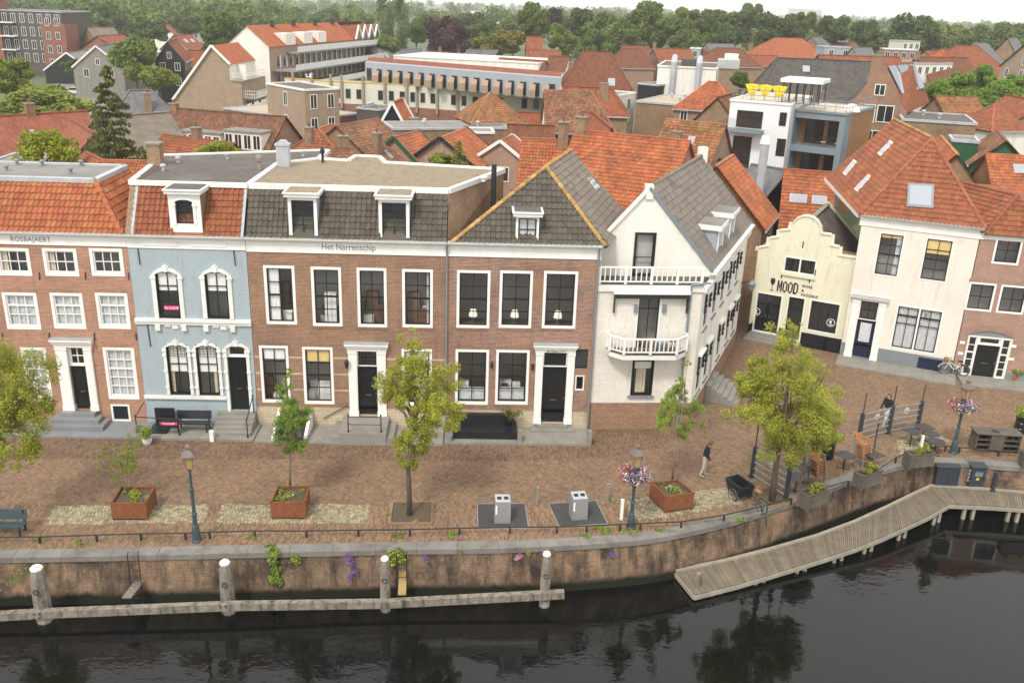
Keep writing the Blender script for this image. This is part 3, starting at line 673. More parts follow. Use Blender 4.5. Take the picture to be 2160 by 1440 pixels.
for r, c, rw, cu in rects:
    window(A, r, c, rw, sash='white_frame', cw=.13, cb=.16, curtain=('curtain', [(.02, .98)]) if cu else (('curtain_cream', [(.0, .25)]) if r[0] < -3 else None), rowsplit=[0, .36, .68, 1] if rw == 3 else None)
    s = MB(); n = int((r[2]-r[0]+.1)/.075)
    for i in range(n): s.box(r[0]-.05+i*.075, r[0]-.05+i*.075+.064, -.012, .1, r[3]+.004, r[3]+.2)
    s.build('brick_lintel', 'brick_orange', A)
tw_ = (lf[0], lf[3]+.08, lf[2], tr[3]); window(A, tw_, 2, 2, sash='white_frame', cw=.06, y=.05)
door(A, lf)
surround(A, (dx0-.02, lf[1], lf[2]+.36, tr[3]), (lf[0], lf[1], lf[2], tr[3]), (F.uv(110, 725)[0], F.uv(199, 725)[0], tr[3], tr[3]+.42))
hm = MB(); frame_mb(hm, *hatch[:2], *hatch[2:], .09, -.02, .12); h_ = hm.build('cellar_hatch', 'white_frame', A); MB().box(hatch[0]+.09, hatch[2]-.09, .03, .06, hatch[1]+.09, hatch[3]-.09).build('hatch_panel', 'black_paint', h_)
steps(A, F.uv(135, 868)[0], F.uv(207, 868)[0], 3, (lf[1]-.12)/3, .33, -.13, flare=.3, z0=.12)
cornice(A, X0, X1, 8.93, 9.55, dp=.3)
text('ROSBAJAERT', A, F.uv(22, 503)[0], F.uv(22, 506)[1]-.05, .34, 'ink_grey', -.035, width=F.uv(106, 503)[0]-F.uv(22, 503)[0], spacing=1.08)
anchors(A, F, [(83, 574, 84, 590), (180, 573, 181, 589), (271, 574, 272, 590), (5, 702, 6, 717), (104, 701, 105, 717), (199, 701, 200, 717), (287, 701, 288, 717)])
ZT = 11.62
yT = 1.45; xa = -1.62; yBk = F.g(120, 349, ZT).y
roof_plane(A, [(X0, -.2, 9.5), (-.02, -.2, 9.5), (xa, yT, ZT), (X0, yT, ZT)], 'tile_orange')
roof_plane(A, [(-.02, -.2, 9.5), (-.02, yBk, 9.5), (xa, yBk, ZT), (xa, yT, ZT)], 'tile_orange', limit=120)
ridge_tiles(A, (-.05, -.2, 9.56), (xa, yT, ZT+.04), 'tile_orange')
fr = flat_roof(A, [(X0, yT), (xa, yT), (xa, yBk), (X0, yBk)], ZT+.05, 'felt_grey', 'zinc', .3, .1)
for px, py in ((15, 362), (37, 350), (150, 368), (172, 352), (90, 352)): q = F.g(px, py, ZT); vent(A, q.x, q.y, ZT+.05, .3, .1, 'pipe_grey')
# ---------------- house B
B = house('blue_house', 'pale blue painted house with arched white surrounds and red tiled mansard dormer', F)
X0, X1 = .05, 5.42
def arch(x0, x1, zs, rise, n=10): return [(x0+(x1-x0)*i/n, zs+rise*(1-(2*i/n-1)**2)) for i in range(n+1)]
def arch_surround(root, r, jw, y0=-.07, key=True, rise=.16, bottom=True, m='white_paint'):
    a, c, b, d = r; mb = MB(); zs = d-rise
    mb.box(a-jw, a, y0, .1, c, zs); mb.box(b, b+jw, y0, .1, c, zs)
    inn = arch(a, b, zs, rise); out = arch(a-jw, b+jw, zs-.02, rise+jw+.02)
    for i in range(len(inn)-1):
        p, q, r_, s = inn[i], inn[i+1], out[i+1], out[i]
        mb.mesh([(p[0], y0, p[1]), (q[0], y0, q[1]), (r_[0], y0, r_[1]), (s[0], y0, s[1]), (p[0], .2, p[1]), (q[0], .2, q[1]), (r_[0], .01, r_[1]), (s[0], .01, s[1])], [(0, 1, 2, 3), (3, 2, 6, 7), (1, 0, 4, 5)])
    mb.box(a-jw, a, y0+.001, .1, zs-.021, zs); mb.box(a-jw-.05, a+.02, y0-.03, .02, zs-.2, zs-.1); mb.box(b-.02, b+jw+.05, y0-.03, .02, zs-.2, zs-.1)
    if key:
        x = (a+b)/2; mb.box(x-.09, x+.09, y0-.05, .02, d-.02, d+jw+.06); mb.box(x-.15, x+.15, y0-.03, .02, d+jw+.01, d+jw+.07); mb.box(x-.05, x+.05, y0-.06, .0, d+jw+.06, d+jw+.13)
    return mb.build('window_surround', m, root)
w1 = F.rect(326, 571, 383, 671); w2 = F.rect(430, 572, 486, 672); g1 = F.rect(349, 726, 404, 832); g2 = F.rect(412, 727, 466, 833); dr = F.rect(477, 728, 528, 866)
mb = MB(); wall_sheet(mb, X0, X1, -.1, 9.0, [w1, w2, g1, g2, dr]); shell(mb, X0, X1, 8, -.1, 9.6); mb.build('front_wall', 'blue_paint', B)
interior(B, X0, X1, [.8, 4.5, 9.0])
for i, r in enumerate((w1, w2)):
    window(B, r, 2, 2, casing='black_paint', cw=.035, rowsplit=[0, .7, 1], blind=('blind_white', .42)); arch_surround(B, r, .19)
for i, r in enumerate((g1, g2)):
    window(B, r, 2, 2, casing='black_paint', cw=.035, rowsplit=[0, .62, 1], blind=('blind_white', .55), curtain=('curtain_cream', [(.0, .22)] if i == 0 else [(.72, 1.)])); arch_surround(B, r, .14, rise=.14)
    lead = MB(); nx = 6; W_ = r[2]-r[0]
    for k in range(nx+1): lead.box(r[0]+W_*k/nx-.008, r[0]+W_*k/nx+.008, .045, .06, r[3]-.62, r[3]-.1)
    for k in range(5): lead.box(r[0], r[2], .044, .061, r[3]-.62+k*.13-.008, r[3]-.62+k*.13+.008)
    lead.build('leaded_light', 'ink', B)
arch_surround(B, dr, .15, rise=.14)
door(B, (dr[0]+.02, dr[1]+.0, dr[2]-.02, dr[1]+2.75), panels=((.1, .46, .06, .3), (.54, .9, .06, .3), (.1, .46, .42, .8), (.54, .9, .42, .8), (.15, .85, .84, .96)))
window(B, (dr[0], dr[1]+2.8, dr[2], dr[3]), 1, 1, casing='white_frame', sash='white_frame', cw=.05, y=.06)
mb = MB(); zs_ = w1[1]; mb.box(X0-.02, X1+.02, -.16, 0, zs_-.16, zs_-.02); mb.box(X0-.02, X1+.02, -.1, 0, zs_-.3, zs_-.16); 
for r in (w1, w2):
    for x in (r[0]-.1, r[2]+.1): mb.box(x-.11, x+.11, -.13, 0, zs_-.6, zs_-.3)
    for k in range(3): mb.box(r[0]+.2+k*.35, r[0]+.5+k*.35, -.06, 0, zs_-.42-(.1 if k == 1 else 0), zs_-.3)
mb.build('string_course', 'white_paint', B)
zb_ = g1[1]; MB().box(X0, dr[0]-.16, -.12, 0, zb_-.2, zb_-.06).build('sill_band', 'white_paint', B)
mb = MB()
for r in (g1, g2, dr):
    for x in (r[0]-.1, r[2]+.08):
        for z in (zb_+.35, zb_+1.2, zb_+2.0): mb.box(x-.09, x+.09, -.1, 0, z, z+.09)
mb.build('pilaster_bands', 'white_paint', B)
co = cornice(B, X0, X1, 8.9, 9.55, dp=.32)
for x in (.75, 2.95): MB().box(x, x+1.6, -.06, -.031, 9.02, 9.22).build('cornice_panel', 'white_paint', co)
anchors(B, F, [(291, 524, 296, 558), (493, 527, 497, 560), (311, 684, 318, 730)])
yT = 1.22
dm = F.rect(352, 397, 428, 486, -.02); dxa, dxb = dm[0], dm[2]
roof_plane(B, [(X0+.28, -.2, 9.5), (X1-.16, -.2, 9.5), (X1-.16, yT-.07, ZT-.12), (X0+.28, yT-.07, ZT-.12)], 'tile_rust', skip=[[(dxa, -.5, 9.2), (dxb, -.5, 9.2), (dxb, yT+.2, ZT+.3), (dxa, yT+.2, ZT+.3)]])
mb = MB(); mb.face([(X0+.25, -.2, 9.45), (X0+.25, yT, ZT+.1), (X0+.25, 6, ZT+.1), (X0+.25, 6, 9.45)][::-1]); mb.face([(X0, -.2, 9.45), (X0, yT, ZT+.1), (X0, 6, ZT+.1), (X0, 6, 9.45)]); mb.face([(X0, -.2, 9.45), (X0+.25, -.2, 9.45), (X0+.25, yT, ZT+.1), (X0, yT, ZT+.1)]); mb.build('parapet', 'brick_old', B)
MB().bar((X0+.33, -.2, 9.56), (X0+.33, yT, ZT+.06), .14, .05).build('lead_flashing', 'lead', B); MB().bar((X1-.1, -.2, 9.56), (X1-.1, yT, ZT+.06), .14, .05).build('lead_flashing', 'lead', B)
def dormer(root, r, y, yb, zt, wr=None, m='white_frame', cheek='lead', head=.34, cols=2, rows=2, arched=False, over=.14, rowsplit=None, glass='glass', blind=None, cover='felt_dark'):
    """front face at y, running back to yb at zt"""
    a, c, b, d = r; ops = [wr] if wr else []; mb = MB(); wall_sheet(mb, a, b, c, d, ops, y=y, rv=.12)
    o = mb.build('dormer', m, root)
    for x in (a, b): f = [(x, y, c), (x, yb, d), (x, y, d)]; MB().face(f if x == a else f[::-1]).build('dormer_cheek', cheek, o)
    MB().box(a-over, b+over, y-.2, yb+.1, d, d+head*.5).build('dormer_roof', 'white_paint', o); MB().box(a-over-.05, b+over+.05, y-.26, yb+.1, d+head*.5, d+head*.72).build('dormer_cornice', 'white_paint', o); MB().box(a-over+.06, b+over-.06, y-.14, yb+.12, d+head*.72, d+head*.72+.02).build('dormer_cover', cover, o)
    if wr:
        window(o, wr, cols, rows, cw=.03, casing=m, y=y+.02, rowsplit=rowsplit, glass=glass, blind=blind)
        MB().box(a+.02, b-.02, y+.5, y+.52, c+.02, d).build('dormer_back', 'ink', o)
    return o
dw = F.rect(367, 420, 412, 474, -.02)
do = dormer(B, (dxa, 9.56, dxb, ZT-.16), -.05, yT+.05, ZT, dw, arched=True, over=.1, head=.3, cheek='brick_old', rowsplit=[0, .55, 1])
arch_surround(do, (dw[0]+.03, dw[1], dw[2]-.03, dw[3]), .12, y0=-.1, key=False, rise=.1, m='white_frame')
rp = [F.g(x, y, ZT) for x, y in ((278, 383), (512, 392), (585, 349), (672, 338), (692, 320), (345, 331))]
rp[0].y = yT-.05; rp[1].y = yT-.05; rp[0].x = X0+.05; rp[1].x = X1
flat_roof(B, rp, ZT+.06, 'felt_dark', 'white_paint', .26, .1)
for px, py in ((345, 363), (376, 346), (640, 332), (480, 338)): q = F.g(px, py, ZT); vent(B, q.x, q.y, ZT+.06, .35, .11)
q = F.g(330, 350, ZT); chimney(B, q.x, q.y, ZT-.5, ZT+1.1, .65, .6, 'brick_old', 0)
q = F.g(548, 362, ZT); v_ = vent(B, q.x, q.y, ZT+.06, .8, .14, 'stone_grey')
q = F.g(599, 352, ZT); o = MB().box(q.x-.32, q.x+.32, q.y-.25, q.y+.25, ZT, ZT+1.1).build('flue_casing', 'zinc', B); MB().box(q.x-.37, q.x+.37, q.y-.3, q.y+.3, ZT+1.1, ZT+1.2).build('flue_cap', 'zinc', o); MB().prism([(q.x-.3, ZT+1.2), (q.x+.3, ZT+1.2), (q.x+.14, ZT+1.36), (q.x-.14, ZT+1.36)], q.y-.22, q.y+.22).build('flue_hood', 'zinc', o)
# ---------------- house C
C_ = house('brown_brick_house', 'wide brown brick house with four tall windows and gravel roof with two dormers', F)
X0, X1 = 5.44, 14.66
up = [F.rect(*r) for r in ((555, 559, 627, 684), (655, 562, 723, 688), (752, 564, 817, 690), (848, 567, 913, 691))]
lo = [F.rect(*r) for r in ((546, 728, 614, 849), (637, 731, 706, 852), (847, 735, 911, 855))]
lf = F.rect(754, 775, 798, 876); tr = F.rect(751, 738, 798, 769)
mb = MB(); wall_sheet(mb, X0, X1, 1.02, 9.0, up+lo+[(lf[0], 1.02, lf[2], tr[3])]); shell(mb, X0, X1, 8, -.1, 9.6); mb.build('front_wall', 'brick_brown', C_)
mb = MB(); wall_sheet(mb, X0, X1, -.1, 1.02, [(lf[0], lf[1], lf[2], 1.02)], y=-.04, rv=.24); mb.face([(X0, -.04, 1.02), (X1, -.04, 1.02), (X1, 0, 1.02), (X0, 0, 1.02)]); mb.build('plinth', 'sandstone', C_)
interior(C_, X0, X1, [.9, 4.6, 9.0])
for i, r in enumerate(up): window(C_, r, 2, 4, cw=.13, cb=.13, y=-.01, curtain=('blind_white', [(0, .45)]) if i == 0 else (('curtain', [(.86, 1)]) if i == 3 else None)); clutter(C_, r, i+11)
for i, r in enumerate(lo): window(C_, r, 2, 4, cw=.13, cb=.15, y=-.01, blind=(('blind_white', .22), ('blind_yellow', .24), ('blind_white', .2))[i]); clutter(C_, r, i+31)
for r in up+lo:
    s = MB(); n = int((r[2]-r[0]+.1)/.075)
    for i in range(n): s.box(r[0]-.05+i*.075, r[0]-.05+i*.075+.064, -.012, .1, r[3]+.004, r[3]+.21)
    s.build('brick_lintel', 'brick_brown', C_); 
    s = MB()
    if r in up:
        for i in range(n): s.box(r[0]-.05+i*.075, r[0]-.05+i*.075+.064, -.03, .1, r[1]-.12, r[1]-.005)
        s.build('brick_sill', 'brick_brown', C_)
for x0, x1 in ((5.46, lo[0][0]), (lo[0][2], lo[1][0]), (lo[1][2], lf[0]-.4), (lf[2]+.4, lo[2][0]), (lo[2][2], 14.63)):
    for z in (1.9, 2.75, 3.6): MB().box(x0+.02, min(x1-.02, x0+.95), -.004, .05, z, z+.1).build('stone_band', 'sandstone', C_)
furn = MB()
for (x, z, w, h) in ((9.2, 4.6, 1.2, .7), (11.3, 4.6, 1.3, .8), (6.6, 4.6, .5, .5), (7.4, .9, .9, .9)): furn.box(x, x+w, 1.2, 2.0, z, z+h)
furn.build('furniture', 'furniture', C_); MB().box(9.1, 10.3, .8, 2.3, 4.61, 5.15).build('bed', 'blind_white', C_)
window(C_, (lf[0], lf[3]+.06, lf[2], tr[3]), 5, 4, casing='white_frame', sash='black_paint', cw=.04, y=.05, bars=.02)
door(C_, lf, panels=((.1, .46, .06, .22), (.54, .9, .06, .22), (.1, .9, .27, .36), (.1, .9, .45, .7), (.1, .9, .75, .95)))
sx0, sz0, sx1, sz1 = F.rect(738, 730, 820, 876); surround(C_, (lf[0]-.42, lf[1], lf[2]+.42, tr[3]), (lf[0], lf[1], lf[2], tr[3]), (F.uv(727, 722)[0], F.uv(820, 722)[0], tr[3], tr[3]+.4))
cornice(C_, X0, X1, 8.84, 9.55, dp=.3)
text('Het Narrenschip', C_, F.uv(678, 521)[0], F.uv(678, 524)[1]-.04, .43, 'ink_grey', -.036, width=F.uv(791, 521)[0]-F.uv(678, 521)[0], spacing=1.02)
x_ = F.uv(942, 640)[0]; drainpipe(C_, [(x_, -.3, 9.5), (x_, -.12, 9.1), (x_, -.1, 8.8), (x_, -.1, .1)])
yT = 1.2
d1 = F.rect(607, 411, 670, 494, -.02); d2 = F.rect(799, 417, 863, 499, -.02)
roof_plane(C_, [(X0+.05, -.2, 9.5), (X1-.02, -.2, 9.5), (X1-.02, yT-.07, ZT-.12), (X0+.05, yT-.07, ZT-.12)], 'tile_dark', limit=260, skip=[[(d[0], -.5, 9.2), (d[2], -.5, 9.2), (d[2], yT+.2, ZT+.3), (d[0], yT+.2, ZT+.3)] for d in (d1, d2)])
for d in (d1, d2):
    dormer(C_, (d[0]-.02, 9.55, d[2]+.02, ZT-.16), -.06, yT+.05, ZT, (d[0]+.1, 9.62, d[2]-.1, ZT-.3), rowsplit=[0, .28, .68, 1], rows=3, over=.13, head=.3, cover='gravel')
MB().box(X0, X1, yT-.06, yT+.06, ZT-.02, ZT+.16).build('roof_fascia', 'white_paint', C_)
rp = [F.g(x, y, ZT) for x, y in ((512, 392), (965, 407), (1062, 361), (812, 346), (800, 334), (752, 332), (735, 342), (672, 338), (585, 349))]
rp[0].y = yT; rp[1].y = yT; rp[0].x = X0+.02; rp[1].x = X1
flat_roof(C_, rp, ZT+.05, 'gravel', 'white_paint', .24, .12)
mb = MB(); e = rp[2]; mb.face([(X1+.01, -.15, 9.3), (e.x+.02, e.y, 9.3), (e.x+.02, e.y, ZT+.0), (X1+.01, yT, ZT+.0)]); mb.build('gable_wall', 'brick_old', C_)
q = F.g(1020, 385, ZT); vent(C_, q.x, q.y, ZT+.05, .3, .16, 'white_paint'); q = F.g(681, 345, ZT); vent(C_, q.x, q.y, ZT+.05, .8, .1, 'ink')
ac = F.g(992, 425, ZT-.9); aco = MB().box(X1+.12, X1+.5, ac.y-.45, ac.y+.45, ZT-1.15, ZT-.4).build('air_conditioner', 'white_frame', C_); MB().lathe([(.0, 0), (.26, 0), (.27, .02), (.0, .03)], 12).build('fan_grille', 'pipe_grey', aco).matrix_local = Matrix.Translation((X1+.5, ac.y+.1, ZT-.78)) @ Matrix.Rotation(math.pi/2, 4, 'Y')
# ---------------- house D
D_ = house('corner_brick_house', 'speckled red brick house with grey hipped tile roof and lichen-yellow hip ridges', F)
X0, X1 = 14.69, 21.78
up = [F.rect(*r) for r in ((964, 569, 1032, 692), (1055, 570, 1120, 692), (1148, 571, 1213, 693))]; lo = [F.rect(*r) for r in ((961, 736, 1029, 853), (1047, 737, 1113, 853))]
lf = F.rect(1145, 776, 1189, 892); tr = F.rect(1147, 741, 1192, 770); lv_ = F.rect(1211, 736, 1238, 776); sm = F.rect(1214, 791, 1231, 823)
mb = MB(); wall_sheet(mb, X0, X1, 1.02, 9.0, up+lo+[(lf[0], 1.02, lf[2], tr[3]), lv_, sm]); shell(mb, X0, X1, 9, -.1, 9.6); mb.build('front_wall', 'brick_rose', D_)
mb = MB(); wall_sheet(mb, X0, X1, -.1, 1.02, [(lf[0], lf[1], lf[2], 1.02)], y=-.04, rv=.24); mb.face([(X0, -.04, 1.02), (X1, -.04, 1.02), (X1, 0, 1.02), (X0, 0, 1.02)]); mb.build('plinth', 'sandstone', D_)
interior(D_, X0, X1, [.9, 4.7, 9.0], 3.2)
for r in up: window(D_, r, 2, 4, cw=.13, y=-.01); lamp_in(D_, (r[0]+r[2])/2, 5.42, .55)
furn = MB(); furn.box(X0+.4, X1-.4, .4, .75, 4.7, 5.41); furn.build('side_table', 'furniture', D_)
for r in lo: window(D_, r, 2, 4, cw=.13, cb=.15, y=-.01); clutter(D_, r, r[0]); MB().box(r[0]+.2, r[2]-.2, .2, .21, r[1]+.2, r[1]+.85).build('net_curtain', 'curtain', D_)
for r in up+lo:
    s = MB(); n = int((r[2]-r[0]+.1)/.075)
    for i in range(n): s.box(r[0]-.05+i*.075, r[0]-.05+i*.075+.064, -.012, .1, r[3]+.004, r[3]+.21)
    s.build('brick_lintel', 'brick_brown', D_); s = MB()
    for i in range(n): s.box(r[0]-.05+i*.075, r[0]-.05+i*.075+.064, -.03, .1, r[1]-.12, r[1]-.005)
    s.build('brick_sill', 'brick_brown', D_)
sl = MB(); frame_mb(sl, *lv_, .05, -.01, .1)
for i in range(9): z = lv_[1]+.08+i*(lv_[3]-lv_[1]-.14)/9; sl.mesh([(lv_[0]+.05, 0, z), (lv_[2]-.05, 0, z), (lv_[2]-.05, .08, z+.1), (lv_[0]+.05, .08, z+.1)], [(0, 1, 2, 3)])
sl.box(lv_[0], lv_[2], .1, .12, lv_[1], lv_[3]); sl.build('louvre', 'black_paint', D_)
window(D_, sm, 1, 2, cw=.06)
window(D_, (lf[0], lf[3]+.06, lf[2], tr[3]), 1, 6, casing='white_frame', cw=.05, y=.05, glass='pane_dark')
door(D_, lf, panels=((.1, .9, .05, .2), (.1, .9, .25, .37), (.1, .9, .44, .95)))
surround(D_, (lf[0]-.36, lf[1], lf[2]+.36, tr[3]), (lf[0], lf[1], lf[2], tr[3]), (F.uv(1125, 728)[0], F.uv(1219, 728)[0], tr[3], tr[3]+.42))
text('de Rose 1517', D_, (lf[0]+lf[2])/2, tr[3]+.02, .17, 'ink', -.16, align='CENTER', shear=.25)
MB().box(lf[0]-.5, lf[2]+.5, -.55, -.05, .1, lf[1]-.15).build('step', 'stone_grey', D_); MB().box(lf[0]-.15, lf[2]+.15, -.35, -.05, lf[1]-.15, lf[1]).build('step', 'stone_grey', D_)
for px, py in ((1037, 768), (1123, 772)):
    u, z = F.uv(px, py); MB().lathe([(.05, -.16), (.06, -.1), (.06, .1), (.09, .12), (.02, .18)], 8, (u, -.1, z)).build('wall_light', 'ink', D_)
cornice(D_, X0, X1+.08, 8.85, 9.55, dp=.3)
u, z = F.uv(1252, 700); drainpipe(D_, [(X1-.06, -.3, 9.5), (X1-.06, -.14, 9.2), (X1-.06, -.1, 8.8), (X1-.06, -.1, .15)])
ap = F.slope(1152, 352, 9.5, 50, -.2); rb = F.g(1203, 318, ap.z)
e0, e1 = Vector((14.75, -.2, 9.5)), Vector((22.1, -.2, 9.5)); rdir = (rb-ap); rdir.z = 0
e2 = e1+rdir*1.15; e2.z = 9.5; e3 = e0+rdir*1.15
roof_plane(D_, [e0, e1, ap], 'tile_dark', limit=260)
roof_plane(D_, [e1, e2, rb, ap], 'tile_grey', kind='pan', limit=200)
mb = MB(); mb.face([e3, e0, ap, rb]); mb.face([e2, e3, rb]); mb.build('rear_slope', 'tile_dark', D_)
ridge_tiles(D_, e0+Vector((.1, 0, .06)), ap+Vector((0, 0, .05)), 'tile_lichen'); ridge_tiles(D_, e1+Vector((-.1, 0, .06)), ap+Vector((0, 0, .05)), 'tile_lichen'); ridge_tiles(D_, ap+Vector((0, 0, .05)), rb+Vector((0, 0, .05)), 'tile_lichen')
dd = F.rect(1089, 455, 1136, 502, -.0); dormer(D_, (dd[0], 9.52, dd[2], dd[3]), -.02, 1.3, dd[3], (dd[0]+.08, 9.62, dd[2]-.08, dd[3]-.08), head=.3, blind=('curtain', 1.))
nrm = (e2-e1).cross(ap-e1).normalized()
def on_slope(fc, px, py, p0, n): return fc.loc(onplane(px, py, fc.o+fc.t*p0.x+fc.m*p0.y+Vector((0, 0, p0.z)), fc.t*n.x+fc.m*n.y+Vector((0, 0, n.z))))
def skylight(root, quad, n, m='pane_sky', fm='pipe_grey', th=.08):
    n = Vector(n); n = n if n.z > 0 else -n; c = sum((Vector(p) for p in quad), Vector())/4; mb = MB(); q = [Vector(p)+n*th for p in quad]; b = [Vector(p)-n*.02 for p in quad]
    mb.mesh(b+q, [(0, 1, 5, 4), (1, 2, 6, 5), (2, 3, 7, 6), (3, 0, 4, 7), (4, 5, 6, 7)]); o = mb.build('skylight', fm, root)
    MB().face([c+(p-c)*.82+n*(th+.01) for p in [Vector(k) for k in quad]]).build('pane', m, o); return o
skylight(D_, [on_slope(F, x, y, e1, nrm) for x, y in ((1237, 378), (1246, 376), (1264, 397), (1255, 401))], nrm, fm='white_frame')
MB().tube([F.g(1040, 440, 10.3), F.g(1040, 440, 10.3)+Vector((0, 0, 2.2))], .13, 12).build('flue_pipe', 'ink', D_)
# stoops of the row
pave = thing('pavement', 'grey stone pavement and stoops in front of the canal houses', 'pavement', F.o, F.a, kind='structure')
def slabs(x0, x1, y0, y1, z, m, w=.95, d=.62, parent=pave, edge=True):
    nx = max(1, round((x1-x0)/w)); ny = max(1, round((y1-y0)/d))
    for j in range(ny):
        for i in range(nx):
            a, b = x0+(x1-x0)*i/nx, x0+(x1-x0)*(i+1)/nx; c, e = y0+(y1-y0)*j/ny, y0+(y1-y0)*(j+1)/ny; zz = z+R.uniform(-.004, .004)
            MB().box(a+.004, b-.004, c+.004, e-.004, -.05, zz).build('paving_slab', m, parent)
slabs(-10.5, .3, -1.75, -.03, .11, 'bluestone'); slabs(.32, 5.6, -1.8, -.03, .12, 'stone_grey'); slabs(5.65, 14.6, -1.95, -.06, .1, 'stone_grey', .8, .65); slabs(14.65, 21.7, -1.75, -.06, .12, 'stone_grey', 1.6, 1.75)
# blue house steps and railings
sx0, sx1 = F.uv(462, 870)[0], F.uv(541, 870)[0]; zt_ = dr[1]
steps(B, sx0, sx1, 5, (zt_-.12)/5, .28, -.02, 'stone_grey', z0=.12)
def railing(root, pts, posts, r=.025, m='ink', knob=True, name='railing'):
    o = MB().tube(pts, r, 8).build(name, m, root)
    for x, y, z0, z1 in posts: MB().lathe([(.05, 0), (.05, .1), (.03, .14), (.026, (z1-z0)*.5), (.045, (z1-z0)*.53), (.026, (z1-z0)*.57), (.026, z1-z0-.05), (.05, z1-z0), (.02, z1-z0+.06)], 8, (x, y, z0)).build('rail_post', m, o)
    return o
railing(B, [(sx1-.08, -.2, zt_+.85), (sx1-.08, -1.5, 1.05)], [(sx1-.08, -.2, zt_-.1, zt_+.9), (sx1-.08, -1.6, .12, 1.1)])
a_ = F.uv(306, 868)[0]; b_x = F.uv(398, 890)[0]
railing(B, [(a_, -.05, 1.15), (a_, -1.25, .95), (b_x, -1.45, .95)], [(a_, -1.25, .12, 1.0), (b_x, -1.45, .12, 1.0)])
sg = MB().box(F.uv(361, 890)[0], F.uv(397, 890)[0], -1.52, -1.49, .5, .98).build('sale_board', 'ink', B); MB().box(F.uv(361, 890)[0]+.005, F.uv(397, 890)[0]-.005, -1.526, -1.52, .68, .82).build('sale_board_band', 'pink', sg); text('TE KOOP', sg, F.uv(379, 890)[0], .7, .14, 'print_white', -1.529, align='CENTER')
sg = MB().box(w1[0]+.25, w1[2]-.1, .03, .04, w1[1]+.1, w1[1]+.75).build('window_poster', 'ink', B); MB().box(w1[0]+.26, w1[2]-.11, .024, .03, w1[1]+.4, w1[1]+.6).build('window_poster_band', 'pink', sg); text('TE KOOP', sg, (w1[0]+w1[2])/2+.08, w1[1]+.43, .17, 'print_white', .02, align='CENTER')
MB().box(F.uv(331, 905)[0], F.uv(372, 905)[0], -1.35, -.25, .12, .15).build('cellar_door', 'black_paint', B); MB().box(F.uv(331, 875)[0], F.uv(372, 875)[0], -.25, -.17, .1, .95).build('cellar_door_leaf', 'black_paint', B)
# house C stoop, side ramp walls and rails
u0, u1 = F.uv(712, 905)[0], F.uv(833, 905)[0]
MB().box(u0+.35, u1-.25, -1.98, -.06, 0, .62).build('stoop_block', 'stone_grey', C_); MB().box(u0, u0+.34, -1.9, -.06, 0, .35).build('step', 'stone_grey', C_); MB().box(u1-.24, u1+.1, -1.9, -.06, 0, .35).build('step', 'stone_grey', C_)
l2 = F.rect(754, 775, 798, 876); MB().box(l2[0]-.25, l2[2]+.25, -.42, -.05, .62, l2[1]).build('step', 'stone_grey', C_)
p1_, p2_ = F.uv(735, 905, -1.8)[0], F.uv(804, 905, -1.8)[0]
rl = railing(C_, [(p1_, -1.85, 1.42), (p2_, -1.85, 1.42)], [(p1_, -1.85, .6, 1.5), (p2_, -1.85, .6, 1.5)]); MB().tube([(p1_, -1.85, 1.02), (p2_, -1.85, 1.02)], .018, 8).build('lower_rail', 'ink', rl)
a = F.uv(683, 880); b = F.uv(734, 853); MB().tube([(a[0], -.12, a[1]), (b[0], -.12, b[1])], .025, 8).build('hand_rail', 'ink', C_)
x0, x1 = F.uv(590, 890)[0], F.uv(655, 890)[0]
for x in (x0, x1): o = MB().mesh([(x, -1.9, .1), (x+.14, -1.9, .1), (x+.14, -.1, .1), (x, -.1, .1), (x, -1.9, .3), (x+.14, -1.9, .3), (x+.14, -.1, 1.0), (x, -.1, 1.0)], [(4, 5, 6, 7), (0, 1, 5, 4), (1, 2, 6, 5), (2, 3, 7, 6), (3, 0, 4, 7)]).build('light_well_kerb', 'white_paint', C_)
MB().mesh([(x0+.14, -1.9, .26), (x1, -1.9, .26), (x1, -.1, .9), (x0+.14, -.1, .9)], [(0, 1, 2, 3)]).build('light_well_pane', 'pane_dark', C_)
u, z = F.uv(733, 763); o = MB().lathe([(.02, -.25), (.07, -.18), (.11, .08), (.13, .1), (.03, .22)], 6, (u, -.28, z)).build('wall_lantern', 'ink', C_); MB().bar((u, -.28, z+.15), (u, 0, z+.1), .03, .03).build('bracket', 'ink', o)
# house D black bench box between stone posts
u0, u1 = F.uv(957, 905)[0], F.uv(1088, 905)[0]
MB().box(u0, u1, -1.4, -.75, .14, .5).build('stoop_bench', 'black_paint', D_); MB().box(u0, u1-.5, -.4, -.1, .14, .95).build('stoop_bench_back', 'black_paint', D_); MB().box(u0, u1, -.75, -.1, .14, .52).build('stoop_bench_seat', 'black_paint', D_)
for x in (u0-.16, u1+.12, X1-.12): MB().box(x-.1, x+.1, -1.72, -1.4, 0, .75).build('stoop_post', 'stone_grey', D_)
# ---------------- house E: white gabled corner house
FE = Fac(G(1241, 905), 5.0)
E_ = house('white_gable_house', 'white gabled corner house with two balconies and grey tiled roof along the alley', FE)
XR = 5.08; SD = Vector((math.cos(math.radians(63)), math.sin(math.radians(63)), 0)); LEN = 13.6; ZB = 7.62; YG = 1.4
wl = FE.rect(1335, 758, 1374, 833); dl = FE.rect(1346, 622, 1381, 738); du = FE.rect(1340, 490, 1374, 640, YG); du = (du[0], ZB, FE.uv(1379, 560, YG)[0], du[3])
mb = MB(); wall_sheet(mb, 0, XR, 1.45, ZB-.12, [wl, (dl[0], dl[1], dl[2]+.12, dl[3])]); mb.build('front_wall', 'white_block', E_)
mb = MB(); wall_sheet(mb, 0, XR, -.1, 1.45, [], y=-.03); mb.build('plinth', 'brick_brown', E_)
interior(E_, .1, XR-.1, [1.3, 4.2, 7.3], 1.2)
